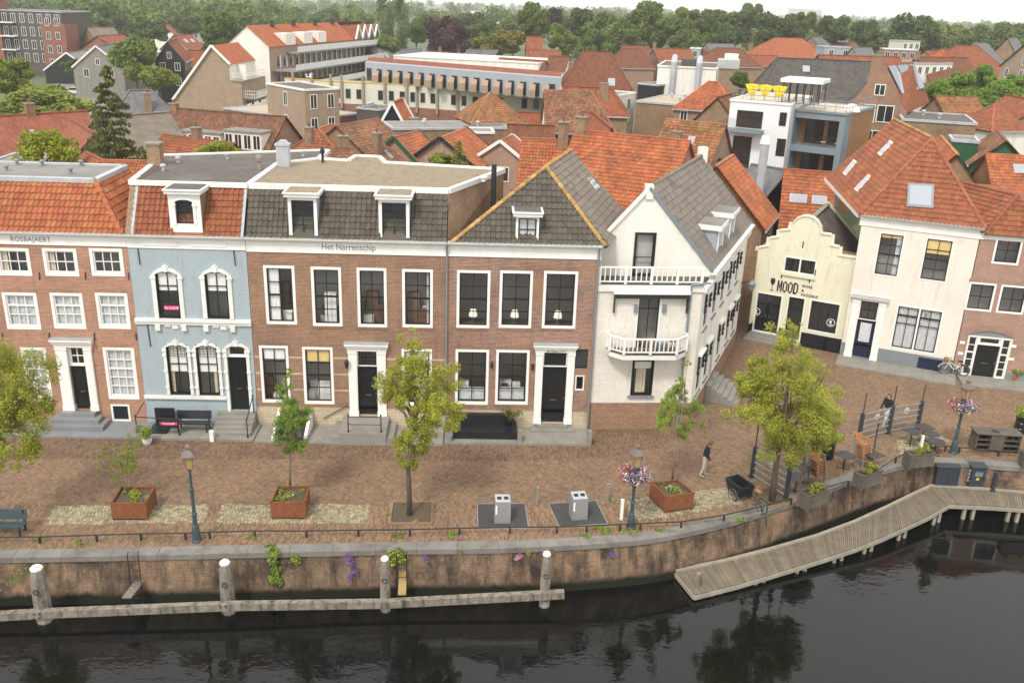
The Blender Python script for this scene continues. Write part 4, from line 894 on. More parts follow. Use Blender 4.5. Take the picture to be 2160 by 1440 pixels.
window(E_, wl, 1, 1, casing='black_paint', cw=.06, blind=('blind_white', .25), curtain=('curtain_cream', [(.2, .7)])); MB().box(wl[0]-.12, wl[2]+.1, -.12, .02, wl[1]-.12, wl[1]-.01).build('sill', 'bluestone', E_)
window(E_, (dl[0], dl[1], dl[2]+.12, dl[3]), 2, 2, casing='white_frame', cw=.08, rowsplit=[0, .78, 1], name='balcony_door')
c0 = Vector((XR, 0, 0)); c1 = c0+SD*LEN; g0 = c0+SD*(YG/SD.y); gz = 7.85; apx = Vector((2.4, YG, 11.88)); rbk = apx+SD*12.2
eR = Vector((5.9, YG, gz)); eRb = eR+SD*12.2; eL = Vector((2*apx.x-eR.x, YG, gz)); eLb = eL+SD*12.2
mb = MB(); xs = [eL.x, du[0], du[2], g0.x]
def topz(x): return apx.z-(abs(x-apx.x))*(apx.z-gz)/(eR.x-apx.x)
mb.face([(0.0, YG, ZB), (du[0], YG, ZB), (du[0], YG, topz(du[0])-.02), (0., YG, topz(0.))]); mb.face([(du[2], YG, ZB), (g0.x, YG, ZB), (g0.x, YG, topz(g0.x)-.02), (du[2], YG, topz(du[2])-.02)])
mb.face([(du[0], YG, du[3]), (du[2], YG, du[3]), (du[2], YG, topz(du[2])-.02), (apx.x, YG, apx.z-.02), (du[0], YG, topz(du[0])-.02)]); mb.build('gable', 'white_plaster', E_)
window(E_, du, 1, 2, casing='black_paint', cw=.07, y=YG-.02, rowsplit=[0, .42, 1], name='terrace_door'); MB().box(du[0]-.1, du[2]+.1, YG+.3, YG+.32, ZB, du[3]).build('terrace_curtain', 'interior', E_)
MB().box(apx.x-.16, apx.x+.2, YG-.1, YG+.35, apx.z-.45, apx.z+.22).build('gable_finial', 'white_plaster', E_)
# side wall with openings
FS = Fac(FE.o+FE.t*XR, 68.0)
Sd = thing('tmp', '', '') ; bpy.data.objects.remove(Sd)
def sidepart(o): o.matrix_local = Matrix.Translation((XR, 0, 0)) @ Matrix.Rotation(math.radians(63), 4, 'Z'); return o
ups = [(a, 4.95, a+.95, 6.85) for a in (1.0, 3.3, 5.6, 7.9, 10.2)]; los = [(a, 1.5, a+1.0, 3.6) for a in (.9, 2.9, 6.4, 9.2, 11.2)]; sdoor = (4.6, .95, 5.5, 3.3)
mb = MB(); wall_sheet(mb, 0, LEN, 1.0, ZB-.1, ups+los+[sdoor]); mb.face([(YG/SD.y, 0, ZB-.1), (LEN, 0, ZB-.1), (LEN, 0, gz), (YG/SD.y, 0, gz)]); mb.face([(LEN, 0, -.1), (LEN, 7, -.1), (LEN, 7, gz), (LEN, 0, gz)]); sw = sidepart(mb.build('side_wall', 'white_plaster', E_))
mb = MB(); wall_sheet(mb, 0, LEN, -.1, 1.0, [], y=-.03); sidepart(mb.build('side_plinth', 'brick_brown', E_))
for r in ups+los:
    window(sw, r, 2, 2, casing='white_frame', cw=.08, y=.0, glass='pane_dark', sill='stone_grey')
    MB().box(r[0]-.12, r[2]+.12, -.2, 0, r[3]+.06, r[3]+.18).build('awning_box', 'white_frame', sw)
    vz = MB(); n = 6
    for x in (r[0]-.1, r[2]+.08):
        pr = [(-.02, r[3]+.06)]+[(-.17+.07*math.sin(i*1.9)**2, r[3]+.06-i*.12) for i in range(9)]+[(-.02, r[3]-.95)]
        k = len(pr); vz.mesh([(x, y, z) for y, z in pr]+[(x+.03, y, z) for y, z in pr], [tuple(range(k)), tuple(range(2*k-1, k-1, -1))]+[(i, k+i, k+(i+1) % k, (i+1) % k) for i in range(k)])
        vz.build('awning_side', 'ink', sw); vz = MB()
door(sw, sdoor)
for i in range(6): MB().box(3.9+.0, 6.2, -.3*(6-i)-.05, -.04, i*.155, (i+1)*.155).build('step', 'stone_grey', sw)
MB().box(-.02, LEN, -.2, 0, ZB-.36, ZB-.2).build('side_cornice', 'white_paint', sw); MB().box(YG/SD.y, LEN, -.34, .05, gz-.12, gz+.02).build('side_gutter', 'white_paint', sw)
# roof
sk = []
for pts_ in ([(1458, 478), (1528, 487), (1521, 545), (1475, 500)], [(1500, 440), (1568, 447), (1556, 505), (1515, 462)]): pass
n_r = (eRb-eR).cross(apx-eR).normalized()
roof_plane(E_, [eR, eRb, rbk, apx], 'tile_grey', kind='flat', tw=.3, th=.34, limit=300, jit=.6)
mb = MB(); mb.face([eLb, eL, apx, rbk]); mb.face([eRb, eLb, rbk]); mb.build('rear_slope', 'tile_grey', E_)
MB().bar(eR+Vector((0, -.06, .1)), apx+Vector((0, -.06, .1)), .12, .16).build('verge', 'pipe_grey', E_); MB().bar(eL+Vector((0, -.06, .1)), apx+Vector((0, -.06, .1)), .12, .16).build('verge', 'white_paint', E_)
ridge_tiles(E_, apx+Vector((0, .3, .04)), rbk+Vector((0, 0, .04)), 'tile_grey')
MB().box(rbk.x-.25, rbk.x+.25, rbk.y-.3, rbk.y+.2, rbk.z-.4, rbk.z+.5).build('gable_finial', 'white_plaster', E_)
for a in (4.0, 7.4):
    z0, z1 = 8.05, 9.4; y0, y1 = .25, 1.75; L = 1.75
    o = MB().box(a, a+L, y0, y1, z0-.3, z1).build('dormer', 'lead', E_); sidepart(o)
    wm = MB(); wall_sheet(wm, a+.002, a+L-.002, z0-.3, z1, [(a+.12, z0, a+L-.12, z1-.08)], y=y0-.03, rv=.02); wm.build('dormer_front', 'white_frame', o)
    window(o, (a+.1, z0, a+L-.1, z1-.06), 3, 1, sash='white_frame', cw=.05, y=y0-.07, glass='pane_dark', proud=.0)
    MB().box(a-.15, a+L+.15, y0-.22, y1+.5, z1, z1+.26).build('dormer_fascia', 'white_frame', o); MB().box(a-.1, a+L+.1, y0-.17, y1+.45, z1+.26, z1+.275).build('dormer_roof', 'felt_grey', o)
# terrace and balcony
MB().box(-.0, XR, -.06, YG, ZB-.12, ZB).build('terrace_floor', 'felt_dark', E_); MB().box(-.02, XR+.05, -.1, 0, ZB-.34, ZB-.03).build('terrace_fascia', 'white_paint', E_)
def balustrade(root, pts, z, h=.82, sp=.27, name='balustrade', posts=True):
    o = MB(); P = [Vector((x, y, z)) for x, y in pts]
    for a, b in zip(P, P[1:]): o.bar(a+Vector((0, 0, h)), b+Vector((0, 0, h)), .09, .07); o.bar(a+Vector((0, 0, .12)), b+Vector((0, 0, .12)), .06, .05)
    r = o.build(name, 'white_frame', root)
    for a, b in zip(P, P[1:]):
        n = max(1, round((b-a).length/sp))
        for i in range(1, n): p = a+(b-a)*i/n; MB().box(p.x-.025, p.x+.025, p.y-.025, p.y+.025, z+.145, z+h-.036).build('baluster', 'white_frame', r)
    for p in P: MB().box(p.x-.06, p.x+.06, p.y-.06, p.y+.06, z, z+h+.04).build('post', 'white_frame', r)
    return r
balustrade(E_, [(.05, .02), (1.3, .02), (2.55, .02), (3.8, .02), (5.0, .02)], ZB)
bl = FE.uv(1283, 742, -.5)[0]; br = FE.uv(1449, 742, -.5)[0]; bz = FE.uv(1365, 748, -1.0)[1]
P_ = [(bl, -.02), (bl+.05, -.45), (bl+.65, -1.0), (br-.65, -1.0), (br-.05, -.45), (br, -.02)]
MB().slab([(x, y) for x, y in P_], bz-.28, bz-.06).build('balcony', 'white_paint', E_); MB().slab([(x*.99+.02, y*.97) for x, y in P_], bz-.06, bz).build('balcony_floor', 'felt_dark', E_)
balustrade(E_, P_[:3]+[((bl+br)/2, -1.0)]+P_[3:], bz, .78, .22)
MB().lathe([(.25, .5), (.25, .53), (.03, .53), (.03, 0), (.15, 0), (.15, -.02)][::-1], 10, (br-.75, -.5, bz+.02)).build('balcony_table', 'furniture', E_); MB().box((bl+br)/2+.45, (bl+br)/2+.95, -.6, -.3, bz, bz+.42).build('balcony_chair', 'pane_blue', E_)
a0, a1 = FE.uv(1293, 613)[0], FE.uv(1454, 613)[0]; zA = FE.uv(1370, 616)[1]; MB().box(a0, a1, -.35, 0, zA-.02, zA+.14).build('awning_box', 'white_frame', E_); MB().box(a0+.05, a1-.05, -.3, -.26, zA-.24, zA-.02).build('awning_valance', 'ink', E_)
for x in (a0+.06, a1-.09):
    pr = [(-.02, zA-.02)]+[(-.3+.07*math.sin(i*1.8)**2, zA-.02-i*.13) for i in range(8)]+[(-.02, zA-1.05)]; k = len(pr)
    MB().mesh([(x, y, z) for y, z in pr]+[(x+.04, y, z) for y, z in pr], [tuple(range(k)), tuple(range(2*k-1, k-1, -1))]+[(i, k+i, k+(i+1) % k, (i+1) % k) for i in range(k)]).build('awning_bracket', 'ink', E_)
for px, py in ((1341, 650), (1401, 650)): u, z = FE.uv(px, py); MB().box(u-.09, u+.09, -.12, 0, z-.2, z+.2).build('wall_light', 'pipe_grey', E_)
u, z = FE.uv(1457, 608); v, w = FE.uv(1431, 860); drainpipe(E_, [(XR+.3, -.25, z+.35), (u, -.15, z+.2), (u, -.1, z-.2), (u, -.1, .2)], .06)
u, z = FE.uv(1300, 475, YG); MB().box(-.05, .4, YG-.35, YG+.1, 9.3, 9.75).build('hopper', 'pipe_grey', E_)
MB().box(-.3, .0, .0, 9, -.1, 9.3).build('party_wall', 'brick_rose', E_)
o = MB().lathe([(.0, -.34), (.05, -.3), (.13, -.28), (.22, .1), (.28, .13), (.08, .32), (.03, .4)], 6, (LEN-.6, -.7, 4.2)).build('wall_lantern', 'pipe_grey', sw); MB().bar((LEN-.6, -.7, 4.45), (LEN-.6, 0, 4.3), .04, .04).build('bracket', 'ink', o)
# ---------------- house M: cream wine bar with curved step gable
FM = Fac(G(1575, 708), -27.8)
Mo = house('wine_bar', 'small cream wine bar with stepped and curved gable, black lettering and black plinth', FM, 'bar', None)
def cz(x, y): return FM.uv(1440+x/2.4, 240+y/2.4)
pts = [cz(*p) for p in ((345, 690), (385, 676), (435, 668), (441, 628), (489, 622), (491, 590), (546, 586), (556, 552), (578, 530), (606, 518), (636, 517), (664, 527), (686, 546), (700, 575), (703, 606), (752, 612), (747, 664), (792, 674), (788, 716), (836, 722))]
xl = 0.02; xr = 6.05
pts = [(max(p[0], xl), p[1]) for p in pts]
pts[0] = (xl, pts[0][1]); pts[-1] = (xr, pts[-1][1])
# even the treads so the outline is stepped and square
for i in range(1, len(pts)):
    if 3 <= i <= 5 or 15 <= i <= 18: pass
zlow = min(pts[0][1], pts[-1][1])
sw1 = FM.rect(1586, 612, 1641, 704); sw2 = FM.rect(1663, 622, 1687, 720); sw3 = FM.rect(1710, 630, 1764, 708); upw = FM.rect(1656, 539, 1719, 583)
sw1 = (max(.3, sw1[0]), .42, sw1[2], sw1[3]); sw2 = (sw2[0], .3, sw2[2], sw2[3])
mb = MB(); wall_sheet(mb, xl, xr, -.1, zlow, [sw1, sw2, sw3, upw])
poly = [(xl, zlow)]+[p for p in pts if p[1] > zlow+.01]+[(xr, zlow)]
mb.prism(poly[::-1] if False else [poly[0]]+poly[1:], .0, .3)
mb.face([(xl, 0, -.1), (xl, 8, -.1), (xl, 8, 4.6), (xl, 0, 4.6)][::-1]); mb.face([(xr, 0, -.1), (xr, 8, -.1), (xr, 8, 4.6), (xr, 0, 4.6)]); mb.build('front_wall', 'cream_paint', Mo)
cp = MB(); 
for a, b in zip(pts, pts[1:]): cp.bar((a[0], .12, a[1]+.03), (b[0], .12, b[1]+.03), .42, .07, up=(0, 1, 0)) if False else cp.bar((a[0], .13, a[1]), (b[0], .13, b[1]), .4, .08, up=(0, 0, 1))
cp.build('gable_coping', 'cream_paint', Mo)
for a, b in ((xl, sw1[0]-.02), (sw1[2]+.02, sw2[0]-.02), (sw2[2]+.02, xr)): MB().box(a, b, -.03, 0, -.1, .95).build('plinth', 'black_paint', Mo)
for a, b in ((sw2[2]+.1, sw3[2]-.5), (xr-1.2, xr-.12)): MB().box(a, b, -.045, -.031, .1, .85).build('plinth_panel', 'black_paint', Mo)
interior(Mo, .1, 5.9, [.4, 3.9, 6.0], 2.2)
window(Mo, sw1, 3, 1, cw=.09, rowsplit=[.76, 1], name='shop_door', glass='pane_dark'); d1_ = (sw1[0]+.1, sw1[1]+.05, sw1[2]-.1, sw1[1]+(sw1[3]-sw1[1])*.74)
for k in (0, 1):
    wv = (d1_[2]-d1_[0])/2; o = MB().box(d1_[0]+k*wv+.01, d1_[0]+(k+1)*wv-.01, .06, .1, d1_[1], d1_[3]).build('door', 'door_black', Mo); MB().box(d1_[0]+k*wv+.16, d1_[0]+(k+1)*wv-.16, .05, .058, d1_[1]+.95, d1_[3]-.15).build('pane', 'pane_dark', o); MB().bar((d1_[0]+wv+(.1 if k else -.1), .02, d1_[1]+.95), (d1_[0]+wv+(.1 if k else -.1), .02, d1_[1]+1.25), .03, .03).build('handle', 'steel', o)
window(Mo, sw2, 1, 2, cw=.09, rowsplit=[0, .76, 1], glass='pane_dark'); window(Mo, sw3, 3, 1, cw=.09, rowsplit=[.68, 1], glass='pane_dark'); MB().box(sw3[0]+.1, sw3[2]-.1, .06, .08, sw3[1]+.1, sw3[1]+(sw3[3]-sw3[1])*.66).build('shop_pane', 'pane_dark', Mo); MB().box(sw3[0]+.1+(sw3[2]-sw3[0])*.44, sw3[0]+.3+(sw3[2]-sw3[0])*.44, .03, .06, sw3[1]+.1, sw3[1]+(sw3[3]-sw3[1])*.66).build('mullion', 'ink', Mo)
window(Mo, upw, 2, 1, cw=.09, mid=[.5]); MB().box(upw[0]-.06, upw[2]+.06, -.12, 0, upw[1]-.2, upw[1]-.02).build('sill', 'cream_paint', Mo)
def ring(root, x, z, r, y):
    mb = MB(); n = 20
    for i in range(n):
        a, b = 2*math.pi*i/n, 2*math.pi*(i+1)/n; mb.face([(x+r*math.cos(a), y, z+r*math.sin(a)), (x+r*.86*math.cos(a), y, z+r*.86*math.sin(a)), (x+r*.86*math.cos(b), y, z+r*.86*math.sin(b)), (x+r*math.cos(b), y, z+r*math.sin(b))][::-1])
    mb.face([(x+r*.3*math.cos(t*.6)-.02, y, z+r*.2+r*.35*math.sin(t*.6)) for t in range(10)]); mb.face([(x-r*.4, y, z-r*.55), (x+r*.5, y, z-r*.55), (x+r*.3, y, z-r*.32), (x-r*.2, y, z-r*.32)])
    mb.build('round_emblem', 'print_white', root)
u, z = FM.uv(1595, 657); ring(Mo, u, z, .26, .045); u, z = FM.uv(1752, 681); ring(Mo, u, z, .26, .05)
u, z = FM.uv(1638, 614); tw_ = FM.uv(1683, 614)[0]-u; lw = tw_/4.3; st_ = lw*.3; hL = .74; mo = MB()
def strip(x0, z0, x1, z1, x2, z2, x3, z3): mo.face([(x0, -.012, z0), (x1, -.012, z1), (x2, -.012, z2), (x3, -.012, z3)])
for k, L_ in enumerate('MOOD'):
    x = u+k*lw*1.1; w_ = lw; q = .13
    if L_ == 'O': strip(x, z+q, x+st_, z+q*.6, x+st_, z+hL-q*.6, x, z+hL-q)
    else: strip(x, z, x+st_, z, x+st_, z+hL, x, z+hL)
    if L_ == 'M': strip(x+w_-st_, z, x+w_, z, x+w_, z+hL, x+w_-st_, z+hL); strip(x+st_, z+hL*.62, x+w_/2, z+hL*.12, x+w_/2, z+hL*.5, x+st_, z+hL); strip(x+w_/2, z+hL*.12, x+w_-st_, z+hL*.62, x+w_-st_, z+hL, x+w_/2, z+hL*.5)
    else: strip(x+w_-st_, z+q*.6, x+w_, z+q, x+w_, z+hL-q, x+w_-st_, z+hL-q*.6); strip(x+st_, z, x+w_-st_, z, x+w_-st_, z+q, x+st_, z+q); strip(x+st_, z+hL-q, x+w_-st_, z+hL-q, x+w_-st_, z+hL, x+st_, z+hL)
mo.build('lettering', 'ink', Mo)
for s_, px, py, sz in (('WINE', 1691, 606, .23), ('&', 1690, 611, .2), ('FOODBAR', 1689, 617, .23)): u2, z2 = FM.uv(px, py); text(s_, Mo, FM.uv(1691, 611)[0], z2+(.02 if s_ == 'WINE' else (-.1 if s_ == '&' else -.2)), sz, 'ink', -.012, width={'WINE': .62, '&': .16, 'FOODBAR': 1.05}[s_], bold=.008, spacing=1.25)
u, z = FM.uv(1630, 597); gl = MB(); gl.mesh([(u+a, -.012, z+b) for a, b in ((-.13, .32), (.13, .32), (.15, .1), (.09, -.06), (.02, -.12), (.02, -.44), (.12, -.48), (.12, -.5), (-.12, -.5), (-.12, -.48), (-.02, -.44), (-.02, -.12), (-.09, -.06), (-.15, .1))], [tuple(range(13, -1, -1))]); gl.build('wine_glass_sign', 'ink', Mo)
for px, py in ((1694, 516), (1649, 580), (1720, 575), (1708, 590)): u, z = FM.uv(px, py); MB().box(u-.03, u+.03, -.04, 0, z-.2, z+.2).build('wall_anchor', 'ink', Mo)
steps(Mo, sw1[0]-.1, sw1[2]+.3, 3, .14, .3, -.03, 'stone_grey', flare=.1)
drainpipe(Mo, [(xr-.1, -.1, 4.5), (xr-.1, -.1, .1)], .06, 'cream_paint'); drainpipe(Mo, [(.12, -.1, 4.6), (.12, -.1, .9)], .06, 'cream_paint')
zr = pts[9][1]-.55; rx = (pts[9][0]+pts[10][0])/2; rb = FM.g(1690, 424, zr); L_ = rb.y
mb = MB(); mb.face([(-.1, .3, 4.55), (rx, .3, zr), (rx, L_, zr), (-.1, L_, 4.55)][::-1]); mb.face([(rx, .3, zr), (xr+.1, .3, 4.4), (xr+.1, L_, 4.4), (rx, L_, zr)][::-1]); mb.build('roof', 'felt_dark', Mo)
MB().bar((rx, .3, zr+.03), (rx, L_, zr+.03), .3, .06).build('ridge_board', 'felt_grey', Mo)
for a in ((-.1, 4.55), (xr+.1, 4.4)): MB().bar((a[0], L_+.05, a[1]+.1), (rx, L_+.05, zr+.12), .14, .16).build('bargeboard', 'cream_paint', Mo)
# ---------------- house W: white house with hipped orange roof
FW_ = Fac(G(1782, 752), -23.8)
Wh = house('white_hipped_house', 'cream-white brick house with tall hipped orange roof, blue door and dark plinth', FW_, 'house', 'houses around the square')
x0, x1 = -.32, 6.02
wu1 = FW_.rect(1857, 489, 1893, 586); wu2 = FW_.rect(1955, 500, 1995, 597); dbl = FW_.rect(1893, 641, 1973, 749); lf = FW_.rect(1809, 674, 1835, 751); tr = FW_.rect(1814, 632, 1847, 672); lf = (lf[0], .12, max(lf[2], tr[2]-.02), lf[3])
mb = MB(); wall_sheet(mb, x0, x1, .92, 8.4, [wu1, wu2, dbl, (lf[0], .92, lf[2], tr[3])]); shell(mb, x0, x1, 10, -.1, 8.9); mb.build('front_wall', 'white_brick', Wh)
mb = MB(); wall_sheet(mb, x0, x1, -.1, .92, [(lf[0], .12, lf[2], .92)], y=-.04); mb.face([(x0, -.04, .92), (x1, -.04, .92), (x1, 0, .92), (x0, 0, .92)]); mb.build('plinth', 'pipe_grey', Wh)
MB().face([(x0-.01, 10.0, -.1), (x0-.01, .02, -.1), (x0-.01, .02, 8.9), (x0-.01, 10.0, 8.9)]).build('side_wall', 'brick_old', Wh)
interior(Wh, x0+.1, x1-.1, [.6, 4.3, 8.3])
window(Wh, wu1, 2, 4, cw=.07, blind=('blind_yellow', .1), curtain=('curtain', [(.75, 1.)])); window(Wh, wu2, 2, 4, cw=.07, blind=('blind_yellow', .36))
window(Wh, dbl, 2, 3, cw=.1, mid=[.5], rowsplit=[0, .6, .8, 1], curtain=('curtain', [(0, 1)])); MB().box(dbl[0]+.15, dbl[2]-.15, .2, .21, dbl[1]+.55, dbl[1]+1.75).build('blind', 'blind_white', Wh)
window(Wh, (lf[0], lf[3]+.05, lf[2], tr[3]), 2, 2, casing='white_frame', cw=.05, y=.04); door(Wh, lf, 'door_blue', panels=((.1, .9, .06, .3),), glazed=(.2, .8, .42, .93))
surround(Wh, (lf[0]-.45, .05, lf[2]+.4, tr[3]), (lf[0], .05, lf[2], tr[3]), (lf[0]-.6, lf[2]+.55, tr[3]+.02, tr[3]+.28))
hb = FW_.rect(1938, 752, 1985, 776); MB().box(hb[0], hb[2], -.07, -.041, .0, .8).build('cellar_hatch', 'door_blue', Wh)
for px, py in ((1843, 728), (1845, 708), (1953, 664)): u, z = FW_.uv(px, py); MB().box(u-.07, u+.07, -.05, 0, z-.1, z+.1).build('bell_plate', 'steel', Wh)
cornice(Wh, x0-.12, x1+.2, 8.3, 8.98, dp=.32)
e0, e1 = Vector((x0-.2, -.28, 8.95)), Vector((x1+.2, -.28, 8.95)); ap = FW_.slope(1966, 292, 8.95, 52, -.28); rb = FW_.g(1886, 252, ap.z)
rd = rb-ap; e3 = e0+rd*1.25; e2 = e1+rd*1.25
roof_plane(Wh, [e0, e1, ap], 'tile_brick', limit=300); ls = roof_plane(Wh, [e3, e0, ap, rb], 'tile_brick', limit=0)
mb = MB(); mb.face([e1, e2, rb, ap]); mb.face([e2, e3, rb]); mb.build('rear_slope', 'tile_brick', Wh)
for a in (e0, e1): ridge_tiles(Wh, a+Vector((0, 0, .05)), ap+Vector((0, 0, .05)), 'tile_brick')
ridge_tiles(Wh, ap+Vector((0, 0, .05)), rb+Vector((0, 0, .05)), 'tile_lichen')
def cq(fc, L, p0, n): return [on_slope(fc, 1440+x/2.4, 240+y/2.4, p0, n) for x, y in L]
nf = (e1-e0).cross(ap-e0).normalized(); nl = (e0-e3).cross(ap-e0).normalized()
skylight(Wh, cq(FW_, [(1133, 472), (1268, 482), (1273, 362), (1140, 355)], e0, nf), nf, th=.12)
for L in ([(990, 205), (1005, 218), (1070, 150), (1055, 138)], [(813, 305), (828, 317), (886, 247), (870, 236)], [(872, 385), (888, 398), (958, 322), (944, 310)]): skylight(Wh, cq(FW_, L, e0, nl), nl, fm='white_frame', th=.1)
MB().bar(e0+Vector((-.05, .2, -.1)), e3+Vector((-.05, 0, -.1)), .16, .2).build('side_gutter', 'white_paint', Wh)
# ---------------- house R: brick house at the right edge
FR = Fac(G(2005, 790), -11.6)
Rh = house('pink_brick_house', 'pinkish brick house with dark arched entrance at the right edge', FR, 'house', 'houses around the square')
x0, x1 = .04, 7.2
wr = [FR.rect(*q) for q in ((2103, 498, 2147, 560), (2046, 594, 2090, 658), (2113, 600, 2157, 664))]; wr.append((wr[0][0]-1.75, wr[0][1]+.02, wr[0][2]-1.75, wr[0][3]+.02)) if False else None
w2 = wr[2]; wr.append((w2[0]+2.1, w2[1], w2[2]+2.1, w2[3])); w0 = wr[0]; wr.append((w0[0]+2.6, w0[1], w0[2]+2.6, w0[3]))
en = FR.rect(2046, 695, 2118, 796); en = (en[0], .06, en[2], en[3])
gw = (en[2]+1.1, .9, en[2]+2.2, 2.9)
mb = MB(); wall_sheet(mb, x0, x1, -.1, 8.4, wr+[en, gw]); shell(mb, x0, x1, 9, -.1, 8.6); mb.build('front_wall', 'brick_pink', Rh)
MB().box(x0, en[0], -.04, 0, -.1, .5).build('plinth', 'pipe_grey', Rh); MB().box(en[2], x1, -.04, 0, -.1, .5).build('plinth', 'pipe_grey', Rh); interior(Rh, x0+.1, x1-.1, [.2, 3.4, 6., 8.4])
for r in wr+[gw]: window(Rh, r, 2, 2, cw=.11, sill='stone_grey' if r is gw else False)
for r in wr:
    s = MB(); n = int((r[2]-r[0]+.1)/.075)
    for i in range(n): t = i/(n-1)*2-1; s.box(r[0]-.05+i*.075, r[0]-.05+i*.075+.064, -.015, .1, r[3]-.02+.07*(1-t*t), r[3]+.22+.07*(1-t*t))
    s.build('brick_arch', 'brick_pink', Rh)
h = en[3]-en[1]; a, c, b, d = en; wdt = b-a
window(Rh, (a, c, a+wdt*.24, d-.35), 1, 5, sash='white_frame', cw=.06, glass='pane_dark', name='sidelight'); window(Rh, (b-wdt*.24, c, b, d-.35), 1, 5, sash='white_frame', cw=.06, glass='pane_dark', name='sidelight'); window(Rh, (a+wdt*.24, d-.85, b-wdt*.24, d-.35), 1, 1, sash='white_frame', cw=.06, glass='pane_dark', name='fanlight'); door(Rh, (a+wdt*.25, c, b-wdt*.25, d-.88), panels=()); MB().box(a, b, .05, .12, d-.35, d).build('arch_panel', 'pipe_grey', Rh)
s = MB(); n = int((b-a+.2)/.075)
for i in range(n): t = i/(n-1)*2-1; s.box(a-.1+i*.075, a-.1+i*.075+.064, -.02, .1, d-.3+.3*(1-t*t), d+.1+.3*(1-t*t))
s.build('brick_arch', 'brick_pink', Rh)
for px, py in ((2030, 722), (2026, 745), (2138, 730), (2133, 757)): u, z = FR.uv(px, py); MB().box(u-.14, u+.14, -.03, 0, z-.08, z+.08).build('name_plate', 'print_white', Rh)
cornice(Rh, x0, x1, 8.32, 8.66, dp=.25)
e0, e1 = Vector((x0+.1, -.25, 8.64)), Vector((x1, -.25, 8.64)); ap = FR.slope(2145, 413, 8.64, 50, -.25); rb = FR.g(2034, 386, ap.z); rd = rb-ap
e3 = e0+rd; e1 = Vector((2*ap.x-e0.x+2, -.25, 8.64))
roof_plane(Rh, [e0, e1, ap+Vector((1.4, 0, 0)), ap], 'tile_rust', limit=200); roof_plane(Rh, [e3, e0, ap, rb], 'tile_rust', limit=0); ridge_tiles(Rh, e0+Vector((0, 0, .05)), ap+Vector((0, 0, .05)), 'tile_rust'); ridge_tiles(Rh, ap+Vector((0, 0, .05)), rb+Vector((0, 0, .05)), 'tile_rust')
mb = MB(); mb.face([e1, e1+rd, rb+Vector((1.4, 0, 0)), ap+Vector((1.4, 0, 0))]); mb.face([ap, ap+Vector((1.4, 0, 0)), rb+Vector((1.4, 0, 0)), rb]); mb.build('rear_slope', 'tile_rust', Rh)
# pavement across the square
pv2 = thing('pavement', 'grey slab pavement in front of the white and pink houses', 'pavement', FW_.o, FW_.a, kind='structure')
slabs(-.4, 6.3, -1.9, -.06, .1, 'stone_grey', .6, .6, pv2)
pv3 = thing('pavement', 'grey slab pavement under the pink brick house', 'pavement', FR.o, FR.a, kind='structure'); slabs(.3, 8, -1.7, -.06, .1, 'stone_grey', .6, .6, pv3)
# ================================================================ the town behind
def bwin(root, x, z, w, h, y=0., m='white_frame', glass='pane_dark', axis='f', mull=True):
    """window on a wall: frame proud of the wall, pane set back. axis: f (-y wall), b (+y wall), 0 (-x wall), 1 (+x wall)"""
    key = ('bw', round(w, 2), round(h, 2), m, mull)
    if key not in PM:
        mb = MB(); frame_mb(mb, -w/2, 0, w/2, h, .08, -.05, .0)
        if mull: mb.box(-.03, .03, -.04, .0, .08, h-.08)
        PM[key] = mb.data('window', m)
    rz, p = {'f': (0, (x, y, z)), 'b': (math.pi, (x, y, z)), '0': (-math.pi/2, (y, x, z)), '1': (math.pi/2, (y, x, z))}[axis]
    o = addobj('window', PM[key], root, Matrix.Translation(p) @ Matrix.Rotation(rz, 4, 'Z'))
    addobj('pane', unitq(glass), o, Matrix.Translation((-w/2+.06, -.012, .06)) @ Matrix.Diagonal((w-.12, 1, h-.12, 1)))
    return o
